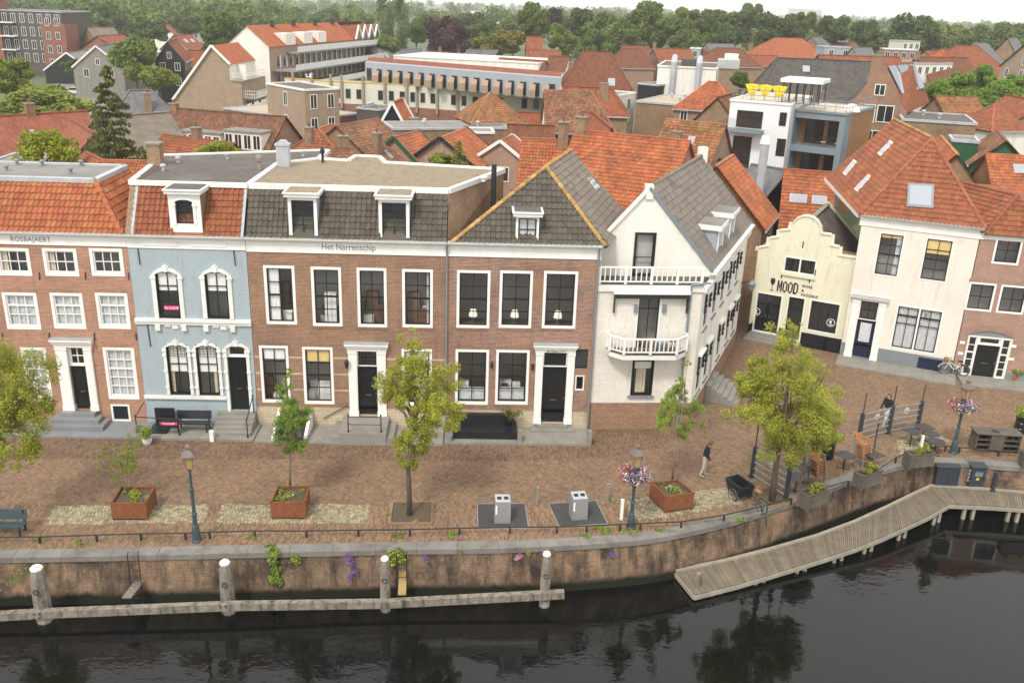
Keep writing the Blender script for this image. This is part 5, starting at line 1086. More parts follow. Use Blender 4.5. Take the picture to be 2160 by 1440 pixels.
def bh(name, label, p1, p2, zr, w, drop, roof, wall, hip=(0, 0), win=None, ch=(), sky=(), tiles=None, dorm=(), dz=.35, over=.25, group='houses of the old town', ww=1.0, wh=1.5, barge=None, cat='house', ext=0., sm='pane_sky'):
    a, b = G(*p1, zr), G(*p2, zr); d = (b-a); L = d.length+ext; rz = math.atan2(d.y, d.x); root = thing(name, label, cat, (a.x, a.y, 0), rz, group)
    h0, h1 = hip; x0, x1 = -h0, L+h1; ze = zr-drop; mb = MB()
    for (xa, ya, xb, yb_) in ((x0, -w, x1, -w), (x1, -w, x1, w), (x1, w, x0, w), (x0, w, x0, -w)): mb.face([(xa, ya, -.1), (xb, yb_, -.1), (xb, yb_, ze), (xa, ya, ze)])
    if not h0: mb.face([(x0, w, ze), (x0, -w, ze), (x0, 0, zr-.02)])
    if not h1: mb.face([(x1, -w, ze), (x1, w, ze), (x1, 0, zr-.02)])
    mb.build('wall', wall, root)
    k = over*drop/w; o0 = over if not h0 else 0; o1 = over if not h1 else 0; ov0 = over if h0 else 0; ov1 = over if h1 else 0
    A, Bq, Cq, Dq = Vector((x0-over, -w-over, ze-k)), Vector((x1+over, -w-over, ze-k)), Vector((x1+over, w+over, ze-k)), Vector((x0-over, w+over, ze-k)); r0, r1 = Vector((-o0, 0, zr)), Vector((L+o1, 0, zr))
    faces = [[A, Bq, r1, r0], [Cq, Dq, r0, r1]]
    if h0: faces.append([Dq, A, r0])
    if h1: faces.append([Bq, Cq, r1])
    if tiles:
        for i, f in enumerate(faces):
            n = (f[1]-f[0]).cross(f[-1]-f[0]); cw = root.matrix_basis @ f[0]
            nw = Matrix.Rotation(rz, 3, 'Z') @ n
            c = Matrix.Rotation(rz, 3, 'Z') @ (sum(f, Vector())/len(f))+Vector((a.x, a.y, 0))
            if nw.dot(CP-c) > 0: roof_plane(root, f, tiles, limit=0)
            else: MB().face(f).build('roof_slope', tiles, root)
    else:
        mb = MB()
        for f in faces: mb.face(f); mb.face([p-Vector((0, 0, .12)) for p in reversed(f)])
        mb.build('roof', roof, root)
    rm = tiles or roof
    rr = MB().bar(r0+Vector((0, 0, .02)), r1+Vector((0, 0, .02)), .28, .1).build('ridge', rm, root) if L > .3 else None
    for f in (([A, r0], [Dq, r0]) if h0 else ())+(([Bq, r1], [Cq, r1]) if h1 else ()): MB().bar(f[0]+Vector((0, 0, .03)), f[1]+Vector((0, 0, .03)), .24, .1).build('hip_ridge', rm, root)
    MB().box(x0-over, x1+over, -w-over-.1, -w-over+.02, ze-k-.1, ze-k+.02).build('gutter', 'zinc', root)
    if barge:
        for e, hh, f in ((x0-over, h0, -1), (x1+over, h1, 1)):
            if not hh:
                for s in (-1, 1): MB().bar((e, s*(w+over), ze-k+.02), (e, 0, zr+.06), .08, .3).build('bargeboard', barge, root)
    for ax, n in (win or {}).items():
        nr = max(1, int((ze-.6)/2.7))
        for j in range(nr):
            z = ze-.35-wh-j*2.7
            if z < .3: break
            for i in range(n):
                if ax in 'fb': bwin(root, x0+(x1-x0)*(i+.5)/n, z, ww, wh, (-w if ax == 'f' else w), axis=ax)
                else: bwin(root, (-w+2*w*(i+.5)/n), z, ww, wh, (x0 if ax == '0' else x1), axis=ax)
        if ax in '01' and not (h0 if ax == '0' else h1) and drop > 2.5: bwin(root, 0, ze+.35, ww*.8, min(1.2, drop*.35), (x0 if ax == '0' else x1), axis=ax)
    for fx, fy, hgt in ch: chimney(root, x0+(x1-x0)*fx, w*fy, zr-drop*abs(fy)-.6, zr+hgt, .75, .6, 'brick_old', 1)
    for side, fx, fv, sw_, sh in sky:
        s = -1 if side == 'f' else 1; sl_ = math.hypot(w, drop); n = Vector((0, s*drop, w)).normalized(); x = x0+(x1-x0)*fx
        def pt(xx, t): return Vector((xx, s*w*t, zr-drop*t))
        dt = sh/sl_; q = [pt(x-sw_/2, fv+dt/2), pt(x+sw_/2, fv+dt/2), pt(x+sw_/2, fv-dt/2), pt(x-sw_/2, fv-dt/2)]; skylight(root, q, n, m=sm, fm='zinc', th=.1)
    for side, fx, dw_, dh in dorm:
        s = -1 if side == 'f' else 1; x = x0+(x1-x0)*fx; z0 = ze+dz; yy = s*(w*(1-dz/drop))
        y2 = s*w*max(0., 1-(dz+dh)/drop)
        o = MB().box(x-dw_/2, x+dw_/2, min(yy, y2), max(yy, y2), z0-.3, z0+dh).build('dormer', 'white_paint', root); MB().box(x-dw_/2-.12, x+dw_/2+.12, min(yy, y2)-.15, max(yy, y2)+.15, z0+dh, z0+dh+.15).build('dormer_roof', 'felt_grey', o)
        n = max(1, round(dw_/1.0))
        for i in range(n): bwin(o, x-dw_/2+dw_*(i+.5)/n, z0+.05, dw_/n-.15, dh-.2, yy+s*.005, axis='f' if s < 0 else 'b')
    return root
def fbox(name, label, px, z1, depth, roof='felt_grey', wall='brick_far', trim='zinc', z0=-.1, win=None, group='flat-roofed buildings of the old town', cat='building', ww=1.1, wh=1.4, nr=2, glass='pane_dark', fm='white_frame', vents=0):
    """flat-roofed block: px = front top edge, left and right pixel, at height z1"""
    a, b = G(*px[0], z1), G(*px[1], z1); d = b-a; L = d.length; root = thing(name, label, cat, (a.x, a.y, 0), math.atan2(d.y, d.x), group)
    mb = MB()
    for (xa, ya, xb, yb_) in ((0, 0, L, 0), (L, 0, L, depth), (L, depth, 0, depth), (0, depth, 0, 0)): mb.face([(xa, ya, z0), (xb, yb_, z0), (xb, yb_, z1-.05), (xa, ya, z1-.05)])
    mb.build('wall', wall, root); flat_roof(root, [(0, 0), (L, 0), (L, depth), (0, depth)], z1, roof, trim, .25, .12)
    for ax, n in (win or {}).items():
        for j in range(nr):
            z = z1-.6-wh-j*2.9
            if z < .3: break
            for i in range(n):
                if ax in 'fb': bwin(root, L*(i+.5)/n, z, ww, wh, 0 if ax == 'f' else depth, axis=ax, glass=glass, m=fm)
                else: bwin(root, depth*(i+.5)/n, z, ww, wh, 0 if ax == '0' else L, axis=ax, glass=glass, m=fm)
    for i in range(vents): vent(root, L*R.random(), depth*R.uniform(.2, .8), z1, .6, .2)
    return root
OT = 'houses of the old town'
# -- second row, directly behind the canal houses
bh('orange_roof_house', 'house with broad orange pantile roof rising behind the grey hipped roof', (1222, 275), (1450, 297), 11.6, 5.2, 4.6, None, 'brick_pink', tiles='tile_orange', ch=((.02, .0, .9),), win={'1': 2})
bh('orange_roof_house', 'orange roofed house with pale chimney left of the broad orange roof', (1108, 292), (1215, 297), 10.6, 4.6, 3.6, None, 'brick_farred', tiles='tile_orange', ch=((.75, -.1, 1.3),))
bh('orange_roof_house', 'house with weathered orange roof, small blue skylight and tan gable end', (1410, 252), (1527, 263), 11.0, 4.2, 4.0, None, 'brick_tan', tiles='tile_mossy', sky=(('f', .55, .35, .6, .8),), ch=((.4, -.7, -.6),))
bh('orange_roof_house', 'low orange roofed outbuilding tucked left of the modern white flats', (1465, 322), (1535, 340), 8.2, 3.0, 2.4, 'far_rust', 'brick_old', hip=(0, 2.0))
bh('orange_roof_house', 'steep orange roof with black solar panels behind the grey tiled roof', (1512, 350), (1545, 328), 10.4, 3.4, 3.6, None, 'brick_old', tiles='tile_orange')
bh('orange_roof_house', 'orange roofed house with two roof windows behind the cream wine bar', (1660, 357), (1757, 364), 8.4, 4.4, 4.2, None, 'brick_old', tiles='tile_orange', sky=(('f', .3, .45, 1.3, .8), ('f', .75, .45, 1.1, .8)))
bh('slate_roof_shed', 'low dark corrugated roof left of the orange roof windows', (1590, 347), (1658, 358), 8.0, 3.6, 2.2, 'far_slate', 'black_paint', cat='shed')
bh('orange_roof_house', 'small hipped orange roof house with white windows below the white hall', (1496, 172), (1513, 173), 11.6, 3.6, 3.0, None, 'brick_far', hip=(3.4, 3.0), tiles='tile_orange', win={'f': 3, '0': 2}, ww=.9, wh=1.4)
bh('brown_roof_house', 'brown tiled roof with small white dormer beside the modern flats', (1515, 205), (1550, 196), 11.0, 3.6, 3.8, 'far_rust', 'brick_old', dorm=(('f', .3, 1.2, 1.1),))
bh('brown_roof_house', 'brown mansard house with white side front behind the broad orange roof', (1152, 190), (1246, 193), 11.4, 4.4, 3.6, None, 'white_plaster', tiles='tile_old', hip=(0, 2.2), win={'1': 3, 'f': 4}, ch=((.9, .1, .8),))
bh('orange_roof_house', 'narrow orange gable with chimney against the white side front', (1232, 222), (1290, 270), 9.6, 2.2, 3.2, 'far_orange', 'brick_old', ch=((.0, .3, .5), (.1, -.6, .3)))
fbox('white_town_house', 'white plastered town house front with sash windows right of the brown mansard', ((1288, 205), (1340, 196)), 9.4, 7, 'felt_grey', 'white_plaster', 'white_paint', win={'f': 2, '1': 3}, nr=3)
bh('hipped_roof_house', 'tall steep hipped rust-orange roof with grey ridge in the town centre', (1232, 107), (1287, 109), 13.4, 6.0, 5.6, 'far_rust', 'brick_far', hip=(3.6, 3.6), sky=(('f', .7, .75, 1.0, 1.4),), ch=((.15, -.35, -1.8),))
bh('red_roof_house', 'red tiled roof below the tall hipped roof', (1190, 182), (1290, 186), 10.6, 3.4, 2.8, 'far_orange', 'brick_old', hip=(0, 2.0), ch=((.6, -.2, .5),))
bh('pyramid_roof_house', 'brick house with small orange pyramid roof in the middle of the yard', (1034, 195), (1036, 195), 9.8, 3.3, 3.0, None, 'brick_old', tiles='tile_mossy', hip=(3.2, 3.2))
bh('orange_roof_house', 'low orange lean-to right of the pyramid roof', (1085, 236), (1142, 238), 7.6, 2.4, 2.4, 'far_orange', 'brick_old')
bh('orange_roof_house', 'flat-ridged orange roof with lead strip behind the chimneys', (1075, 262), (1165, 265), 8.6, 3.0, 2.6, 'far_rust', 'brick_old')
fbox('flat_roof_building', 'long low felt-roofed building with brown wall in the yard', ((830, 272), (1075, 270)), 6.4, 6, 'felt_grey', 'brick_old', win=None, vents=3)
fbox('flat_roof_building', 'dark red brick extension with white edge beside the yard stair', ((988, 279), (1042, 280)), 6.6, 3.5, 'felt_grey', 'brick_farred', 'white_paint')
bh('timber_gable_house', 'black timber gable with bright orange roof and white dormer behind the yard', (828, 216), (848, 208), 8.4, 2.4, 4.2, 'far_bright', 'black_paint', barge='white_paint', dorm=(('f', .75, 1.2, 1.6),))
bh('gabled_brick_house', 'small brick gable with green bargeboards and orange roof', (832, 290), (858, 283), 8.0, 3.0, 2.7, None, 'brick_pink', tiles='tile_orange', barge='door_green' if 'door_green' in M else (mat('door_green', (.02, .10, .05), .4, .1, 2) and 'door_green'), win={'0': 2}, ext=2.5)
bh('gabled_brick_house', 'brick gable with black bargeboards, white arched windows and orange roof', (930, 291), (972, 274), 8.2, 3.3, 2.4, None, 'brick_pink', tiles='tile_orange', barge='black_paint', win={'0': 3}, ext=1.5, ww=.9)
bh('gabled_brick_house', 'brick gable with white bargeboards and black framed window', (1056, 298), (1074, 289), 7.8, 2.9, 2.0, None, 'brick_pink', tiles='tile_brick', barge='white_paint', win={'0': 1}, ext=1., ww=1.8, wh=1.4)
bh('orange_roof_house', 'big russet tiled roof with two slim skylights behind the gravel roof', (712, 265), (795, 251), 9.2, 4.8, 3.6, None, 'brick_old', tiles='tile_old', sky=(('f', .45, .72, .5, 1.0), ('f', .8, .6, .5, 1.0)), ch=((.25, -.65, -.6),))
bh('orange_roof_house', 'orange hipped roof with tall brick chimney beside the russet roof', (672, 272), (700, 262), 8.8, 3.6, 2.9, None, 'brick_old', tiles='tile_brick', hip=(2.4, 0), ch=((-.15, -.1, .5),))
bh('orange_roof_house', 'low orange roof running behind the felt roof and zinc flue', (590, 318), (735, 313), 8.2, 2.6, 2.0, None, 'brick_old', tiles='tile_old', ch=((.95, .2, .9),))
bh('brown_roof_house', 'long patchy brown and blue-grey tiled roof with white dormers', (368, 228), (600, 246), 9.0, 5.2, 4.4, 'far_brown', 'brick_far', ch=((.0, 0, .4),), dorm=(('f', .42, 4.6, 1.2), ('f', .8, 4.0, 1.6)), dz=1.5, win={'f': 8})
bh('orange_roof_house', 'low orange roof with brick chimney and lead flashing, in front of white dormers', (348, 284), (492, 302), 8.0, 3.2, 2.6, None, 'brick_far', tiles='tile_brick', ch=((.48, .0, .9),))
bh('taupe_roof_house', 'house with smooth taupe tiled roof behind the conifer', (205, 247), (352, 237), 9.0, 5.6, 4.6, 'far_taupe', 'brick_tan')
bh('red_roof_house', 'long smooth red tiled roof with chimney at the left edge', (-60, 248), (178, 234), 9.0, 6.2, 4.6, 'far_red', 'brick_farred', ch=((.5, .0, .9),), sky=(('f', .42, .3, .4, .5),))
bh('red_roof_house', 'smooth red cross-gable roof with round window beside the conifer', (152, 252), (198, 280), 8.8, 4.0, 4.2, 'far_red', 'brick_tan')
bh('hipped_roof_house', 'house with red hip, slate slope, tall chimney and white dormers', (273, 190), (318, 190), 9.4, 4.0, 4.0, 'far_slate', 'brick_far', hip=(3.0, 3.5), ch=((.55, -.5, -.2),), dorm=(('f', .78, 2.6, 1.4),))
bh('orange_roof_house', 'tiny bright orange gable peeping over the left flat roof', (183, 322), (215, 338), 8.2, 2.0, 1.6, None, 'brick_old', tiles='tile_orange')
bh('orange_roof_house', 'low orange tiled ridge behind the blue house parapet', (222, 338), (318, 340), 8.4, 2.0, 1.4, None, 'brick_old', tiles='tile_orange')
fbox('flat_roof_building', 'grey corrugated lean-to roof at the far left behind the orange mansard', ((-20, 342), (95, 345)), 7.8, 4, 'felt_grey', 'brick_old')
# -- modern flats, right of centre
p, q = G(1548, 213, 12.2), G(1652, 221, 12.2); FN = Fac(p, math.degrees(math.atan2(q.y-p.y, q.x-p.x)))
NB = thing('modern_flats', 'modern white block of flats with roof terrace, glass pavilion and yellow sunshades', 'flats', FN.o, FN.a, 'modern blocks')
mat('modern_white', (.74, .75, .77), .6, .04, .5); mat('panel_grey', (.20, .245, .28), .6, .08, .8); mat('wood_clad', (.30, .155, .055), .6, .25, 1.5); mat('deck', (.47, .42, .33), .8, .1, 1)
xr = FN.uv(1655, 222)[0]; mb = MB(); w_a = FN.rect(1556, 232, 1606, 272); w_b = FN.rect(1548, 286, 1580, 345); w_c = FN.rect(1646, 237, 1657, 266)
mb.box(-.3, xr+.6, 0, 10, 3, 12.2); mb.build('wall', 'modern_white', NB)
for r in (w_a, (w_b[0], 5.2, w_b[2], w_b[3]), w_c, FN.rect(1640, 292, 1654, 330)): bwin(NB, (r[0]+r[2])/2, r[1], r[2]-r[0], r[3]-r[1], 0, 'black_paint', 'pane_dark')
bl_ = FN.rect(1537, 255, 1612, 276); MB().box(bl_[0], bl_[2], -1.3, 0, w_a[1]-.35, w_a[1]-.1).build('balcony', 'panel_grey', NB); MB().box(bl_[0], bl_[2], -1.3, -1.27, w_a[1]-.1, w_a[1]+.9).build('balcony_glass', 'glass_clear', NB)
MB().box(w_b[0]+.2, w_b[0]+2.2, -2.2, 0, 4, 6.2).build('dormer_box', 'zinc', NB)
tp = flat_roof(NB, [(-.3, .02), (xr+.6, .02), (xr+.6, 10), (-.3, 10)], 12.28, 'deck', 'modern_white', .2, .1)
pv = FN.g(1655, 214, 12.3); pw = 3.2
mb = MB()
for x in np.linspace(0, pw, 6): mb.box(pv.x+x-.04, pv.x+x+.04, .8, .88, 12.3, 14.1); mb.box(pv.x+x-.04, pv.x+x+.04, 3.8, 3.88, 12.3, 14.1)
pvo = mb.build('pavilion_posts', 'ink', NB); MB().box(pv.x-.25, pv.x+pw+.25, .4, 4.3, 14.1, 14.42).build('pavilion_roof', 'modern_white', NB)
mb = MB(); mb.face([(pv.x, .84, 12.3), (pv.x+pw, .84, 12.3), (pv.x+pw, .84, 14.1), (pv.x, .84, 14.1)]); mb.face([(pv.x, 3.84, 12.3), (pv.x, .84, 12.3), (pv.x, .84, 14.1), (pv.x, 3.84, 14.1)]); mb.face([(pv.x+pw, .84, 12.3), (pv.x+pw, 3.84, 12.3), (pv.x+pw, 3.84, 14.1), (pv.x+pw, .84, 14.1)]); mb.build('pavilion_glass', 'glass', NB)
mat('yellow_cloth', (.78, .58, .02), .7, .05, 2)
for px in (1562, 1597, 1634):
    u = FN.g(px, 205, 12.9).x; MB().mesh([(u-.7, .5, 13.7), (u+.7, .5, 13.7), (u+.2, .45, 12.75), (u-.2, .45, 12.75), (u, .9, 13.75)], [(0, 3, 2, 1), (0, 1, 4)]).build('sunshade', 'yellow_cloth', NB); MB().bar((u, .5, 12.3), (u, .5, 13.6), .05, .05).build('sunshade_post', 'steel', NB)
def fine_rail(root, pts, z, h=1.0, sp=.9, m='pipe_grey', name='roof_rail'):
    mb = MB()
    for a, b in zip(pts, pts[1:]):
        a = Vector((*a, z)); b = Vector((*b, z)); n = max(1, round((b-a).length/sp))
        for k in (h, h*.5): mb.bar(a+Vector((0, 0, k)), b+Vector((0, 0, k)), .05, .05)
        for i in range(n+1): p = a+(b-a)*i/n; mb.bar(p, p+Vector((0, 0, h)), .04, .04)
    return mb.build(name, m, root)
fine_rail(NB, [(-.2, .15), (xr, .15)], 12.3)
p, q = G(1668, 232, 11.6), G(1786, 243, 11.6); FB = Fac(p, math.degrees(math.atan2(q.y-p.y, q.x-p.x)))
BB = thing('balcony_flats', 'grey clad block with wood-lined balconies next to the white flats', 'flats', FB.o, FB.a, 'modern blocks')
L = (q-p).length; mb = MB(); mb.box(0, L, 1.7, 9, 2, 11.5); mb.build('wall', 'wood_clad', BB)
for x in (0, L-.5): MB().box(x, x+.5, -.1, 1.7, 2, 11.6).build('side_fin', 'panel_grey', BB)
for z in (11.0, 8.0, 5.1): MB().box(.5, L-.5, -.1, 1.7, z, z+.6).build('floor_edge', 'panel_grey', BB)
for z in (8.6, 5.7):
    MB().box(.5, L-.5, -.02, .0, z, z+.95).build('balcony_glass', 'glass_clear', BB)
    for x in (1.3, 3.4): bwin(BB, x+.6, z+.05, 1.7, 2.1, 1.69, 'black_paint', 'pane_dark'); 
    for x in (3.0, 4.3):
        if z > 8: MB().box(x, x+.4, .3, .7, z+.38, z+.42).build('plastic_chair', 'white_frame', BB)
fl = flat_roof(BB, [(0, -.1), (L, -.1), (L, 9), (0, 9)], 11.68, 'deck', 'panel_grey', .25, .1); fine_rail(BB, [(.1, .1), (L-.1, .1), (L-.1, 8)], 11.7)
for x, y in ((L*.8, 5), (L*.95, 2.5)): MB().lathe([(.7, 0), (.68, .15), (.5, .35), (.2, .46), (.01, .48)], 14, (x, y, 11.7)).build('roof_dome', 'white_frame', BB)
# brick gabled house with solar roof
p, q = G(1786, 243, 9.6), G(1918, 252, 9.6); FG = Fac(p, math.degrees(math.atan2(q.y-p.y, q.x-p.x))-3)
GB = thing('tall_brick_gable_house', 'tall brown brick gable with white windows and solar panels on its orange roof', 'house', FG.o, FG.a, 'houses of the old town')
def gp(x, y): return FG.uv(1700+x/4.5, y/4.5)
gpts = [(0.0, 2.0)]+[gp(*t) for t in ((390, 985), (470, 930), (530, 870), (575, 800), (600, 700), (622, 620), (690, 590), (765, 640), (800, 720), (850, 830), (910, 1000), (960, 1060))]+[(gp(960, 1060)[0], 2.0)]
gpts[0] = (gpts[1][0], 2.0)
MB().prism(gpts[::-1], 0, .4).build('gable', 'brick_brown', GB)
for r in ((660, 798, 745, 912), (515, 985, 640, 1165), (685, 995, 815, 1170), (365, 1215, 515, 1415), (548, 1230, 690, 1430)):
    a = gp(r[0], r[1]); b = gp(r[2], r[3]); w = b[0]-a[0]; h = a[1]-b[1]; bwin(GB, (a[0]+b[0])/2, b[1], w, h, -.01, 'white_frame', 'pane_dark')
za = gp(690, 590)[1]; rx = gp(725, 600)[0]; er = gp(960, 1075); xr_ = er[0]
dirb = FG.m
rt = [Vector((xr_, .0, er[1])), FG.g(1962, 216, er[1]), FG.g(1926, 130, za-.1), Vector((rx, .0, za-.1))]
mb = MB(); mb.face(rt[:3]); mb.face([rt[0], rt[2], rt[3]]); mb.face([(gpts[1][0], 7.5, gpts[1][1]), (gpts[1][0], .4, gpts[1][1]), (rx, .4, za-.1), (rx, 7.5, za-.1)]); mb.build('roof', 'far_orange', GB); MB().box(gpts[1][0]+.05, xr_-.05, .4, 7.4, 2, er[1]).build('wall', 'brick_brown', GB)
nS = (rt[1]-rt[0]).cross(rt[3]-rt[0]).normalized(); nS = nS if nS.z > 0 else -nS
for k, (a, b) in enumerate(((.06, .3), (.34, .68), (.72, .94))):
    def sp(y, t): return rt[0].lerp(rt[1], y).lerp(rt[3].lerp(rt[2], y), t)+nS*.25
    MB().mesh([sp(a, .36), sp(b, .36), sp(b, .92), sp(a, .92)]+[sp(a, .36)-nS*.06, sp(b, .36)-nS*.06, sp(b, .92)-nS*.06, sp(a, .92)-nS*.06], [(0, 1, 2, 3), (4, 5, 1, 0), (5, 6, 2, 1), (6, 7, 3, 2), (7, 4, 0, 3)]).build('solar_panel', 'pane_blue', GB)
chimney(GB, gp(660, 600)[0], .5, za-1.2, za+.6, .9, .6, 'brick_brown', 0)
# -- curved white/grey flats in the middle distance
LB = thing('long_grey_flats', 'long pale block with grey metal upper storey, terraces and yellow sedum edge', 'flats', (0, 150, 0), 0, 'modern blocks')
mat('metal_blue', (.33, .36, .41), .5, .08, .6); mat('cream_wall', (.62, .60, .52), .8, .06, .5); mat('sedum', (.50, .38, .06), .95, .35, 2.5)
cw_ = [G(600, 168, 6.6), G(700, 175, 6.6), G(860, 183, 6.6), G(990, 192, 6.6), G(1120, 197, 6.6), G(1190, 199, 6.6)]
cw_ = [Vector((p.x, p.y-150, 0)) for p in cw_]; pf = [G(770, 131, 9.8), G(950, 146, 9.8), G(1120, 160, 9.8), G(1185, 165, 9.8)]; pf = [Vector((p.x, p.y-150, 0)) for p in pf]
for i, (a, b) in enumerate(zip(cw_, cw_[1:])):
    mb = MB(); mb.face([(a.x, a.y, 3.4), (b.x, b.y, 3.4), (b.x, b.y, 6.7), (a.x, a.y, 6.7)], 0); mb.face([(a.x, a.y, -.1), (b.x, b.y, -.1), (b.x, b.y, 3.4), (a.x, a.y, 3.4)], 1); o = mb.build('wall_bay', ['cream_wall', 'brick_farred'], LB)
    d = (b-a); Ln = d.length; rz = math.atan2(d.y, d.x); n = max(2, round(Ln/1.9))
    sub = o
    for k in range(n):
        c = a+d*(k+.5)/n; m4 = Matrix.Translation((c.x, c.y, 4.2)) @ Matrix.Rotation(rz, 4, 'Z')
        key = ('bw', .9, 1.6, 'pipe_grey', True)
        if key not in PM: mbb = MB(); frame_mb(mbb, -.45, 0, .45, 1.6, .08, -.05, .0); PM[key] = mbb.data('window', 'pipe_grey')
        if k % 4 != 3: w_o = addobj('window', PM[key], LB, m4); addobj('pane', unitq('pane_dark'), w_o, Matrix.Translation((-.4, -.01, .05)) @ Matrix.Diagonal((.8, 1, 1.5, 1)))
        if k % 2 == 0 and i < 3: t = d.normalized(); MB().bar(c+t*.75+Vector((0, -.2, 2.6)), c+t*.75+Vector((0, -.2, 8.0)), .35, .5).build('brick_fin', 'brick_tan', LB)
mb = MB(); 
for (a, b), (c, e) in zip(zip(cw_, cw_[1:]), [(pf[0], pf[0]), (pf[0], pf[0]), (pf[0], pf[1]), (pf[1], pf[2]), (pf[2], pf[3])]): mb.face([(a.x, a.y, 6.7), (b.x, b.y, 6.7), (e.x, e.y, 6.72), (c.x, c.y, 6.72)])
mb.build('terrace', 'gravel_pale', LB)
mb = MB()
for a, b in zip(cw_, cw_[1:]): mb.bar((a.x, a.y+.5, 6.8), (b.x, b.y+.5, 6.8), .9, .12)
mb.build('sedum_strip', 'sedum', LB)
for i, (a, b) in enumerate(zip(pf, pf[1:])):
    d = b-a; Ln = d.length; rz = math.atan2(d.y, d.x); MB().mesh([(a.x, a.y, 6.7), (b.x, b.y, 6.7), (b.x, b.y, 9.8), (a.x, a.y, 9.8), (a.x, a.y+9, 9.8), (b.x, b.y+9, 9.8)], [(0, 1, 2, 3), (3, 2, 5, 4)]).build('upper_storey', 'metal_blue', LB)
    MB().mesh([(a.x, a.y+2.5, 9.82), (b.x, b.y+2.5, 9.82), (b.x, b.y+4, 10.4), (a.x, a.y+4, 10.4)], [(0, 1, 2, 3)]).build('roof_strip', 'far_red', LB)
    n = max(2, round(Ln/2.2))
    for k in range(n):
        c = a+d*(k+.4)/n; m4 = Matrix.Translation((c.x, c.y, 6.8)) @ Matrix.Rotation(rz, 4, 'Z'); key = ('bw', 1.2, 2.1, 'pipe_grey', True)
        if key not in PM: mbb = MB(); frame_mb(mbb, -.6, 0, .6, 2.1, .08, -.05, .0); PM[key] = mbb.data('window', 'pipe_grey')
        w_o = addobj('terrace_door', PM[key], LB, m4); addobj('pane', unitq('pane_dark'), w_o, Matrix.Translation((-.54, -.01, .05)) @ Matrix.Diagonal((1.08, 1, 2.0, 1)))
        t = d.normalized(); s_ = c+t*1.1; MB().mesh([(s_.x, s_.y, 6.75), (s_.x-.1, s_.y-1.7, 6.75), (s_.x-.1, s_.y-1.7, 7.9), (s_.x, s_.y-.5, 8.6), (s_.x, s_.y, 8.6), (s_.x+.9, s_.y, 6.75), (s_.x+.85, s_.y-1.7, 6.75), (s_.x+.85, s_.y-1.7, 7.9), (s_.x+.9, s_.y-.5, 8.6), (s_.x+.9, s_.y, 8.6)], [(0, 1, 2, 3, 4)[::-1], (5, 6, 7, 8, 9), (1, 6, 7, 2), (2, 7, 8, 3), (3, 8, 9, 4)]).build('terrace_screen', 'brick_tan', LB)
# -- stepped gallery flats
FP = Fac(Vector((-56, 151, 0)), -3)
AP = thing('gallery_flats', 'tan brick and white block of flats with orange roofs and long white galleries', 'flats', FP.o, FP.a, 'modern blocks')
def ac_(x, y, d=0): return FP.uv(360+x/4, y/4, d)
ax, az = ac_(345, 388); lx, lz = ac_(35, 830); rx, rz_ = ac_(495, 535); bx, _ = ac_(610, 900)
MB().mesh([(lx, 0, -.1), (bx, 0, -.1), (bx, 0, rz_-4.5), (rx, 0, rz_-2.6), (rx, 0, rz_), (ax, 0, az), (lx, 0, lz)], [tuple(range(7))]).build('gable_wall', 'brick_tan', AP)
Lg = 12.
MB().mesh([(ax, -.3, az+.1), (ax, Lg, az+.1), (rx+.3, Lg, rz_-.2), (rx+.3, -.3, rz_-.2)], [(0, 3, 2, 1)]).build('roof', 'far_bright', AP); MB().mesh([(ax, -.3, az+.1), (ax, Lg, az+.1), (lx-.3, Lg, lz-.2), (lx-.3, -.3, lz-.2)], [(0, 1, 2, 3)]).build('roof', 'far_bright', AP)
for a, b in (((ax, az), (lx-.3, lz-.3)), ((ax, az), (rx+.2, rz_-.2))): MB().bar((a[0], -.3, a[1]+.05), (b[0], -.3, b[1]+.05), .2, .35).build('bargeboard', 'white_paint', AP)
MB().box(rx, bx, .02, Lg, 3, rz_-2.7).build('wall', 'brick_tan', AP); MB().box(rx-.1, rx+.1, .02, Lg, rz_-2.7, rz_-.2).build('white_wall', 'white_plaster', AP)
MB().box(rx, bx+.3, -.1, 6, rz_-2.8, rz_-2.6).build('balcony_floor', 'stone_grey', AP); fine_rail(AP, [(rx, -.05), (bx+.2, -.05), (bx+.2, 11)], rz_-2.6, 1.1, .4, 'white_frame', 'balcony_rail'); MB().box(bx, bx+2.2, .5, Lg, rz_-5.5, rz_-5.3).build('balcony_floor', 'stone_grey', AP); fine_rail(AP, [(bx, .5), (bx+2.2, .5), (bx+2.2, Lg)], rz_-5.3, 1.1, .35, 'white_frame', 'balcony_rail'); MB().box(bx-3.4, bx-.2, 3, 3.4, rz_-2.6, rz_-.4).build('white_dormer', 'white_plaster', AP)
for k in range(3): bwin(AP, 1.2+k*3.6, rz_-6.8, 1.2, 1.6, bx, axis='1')
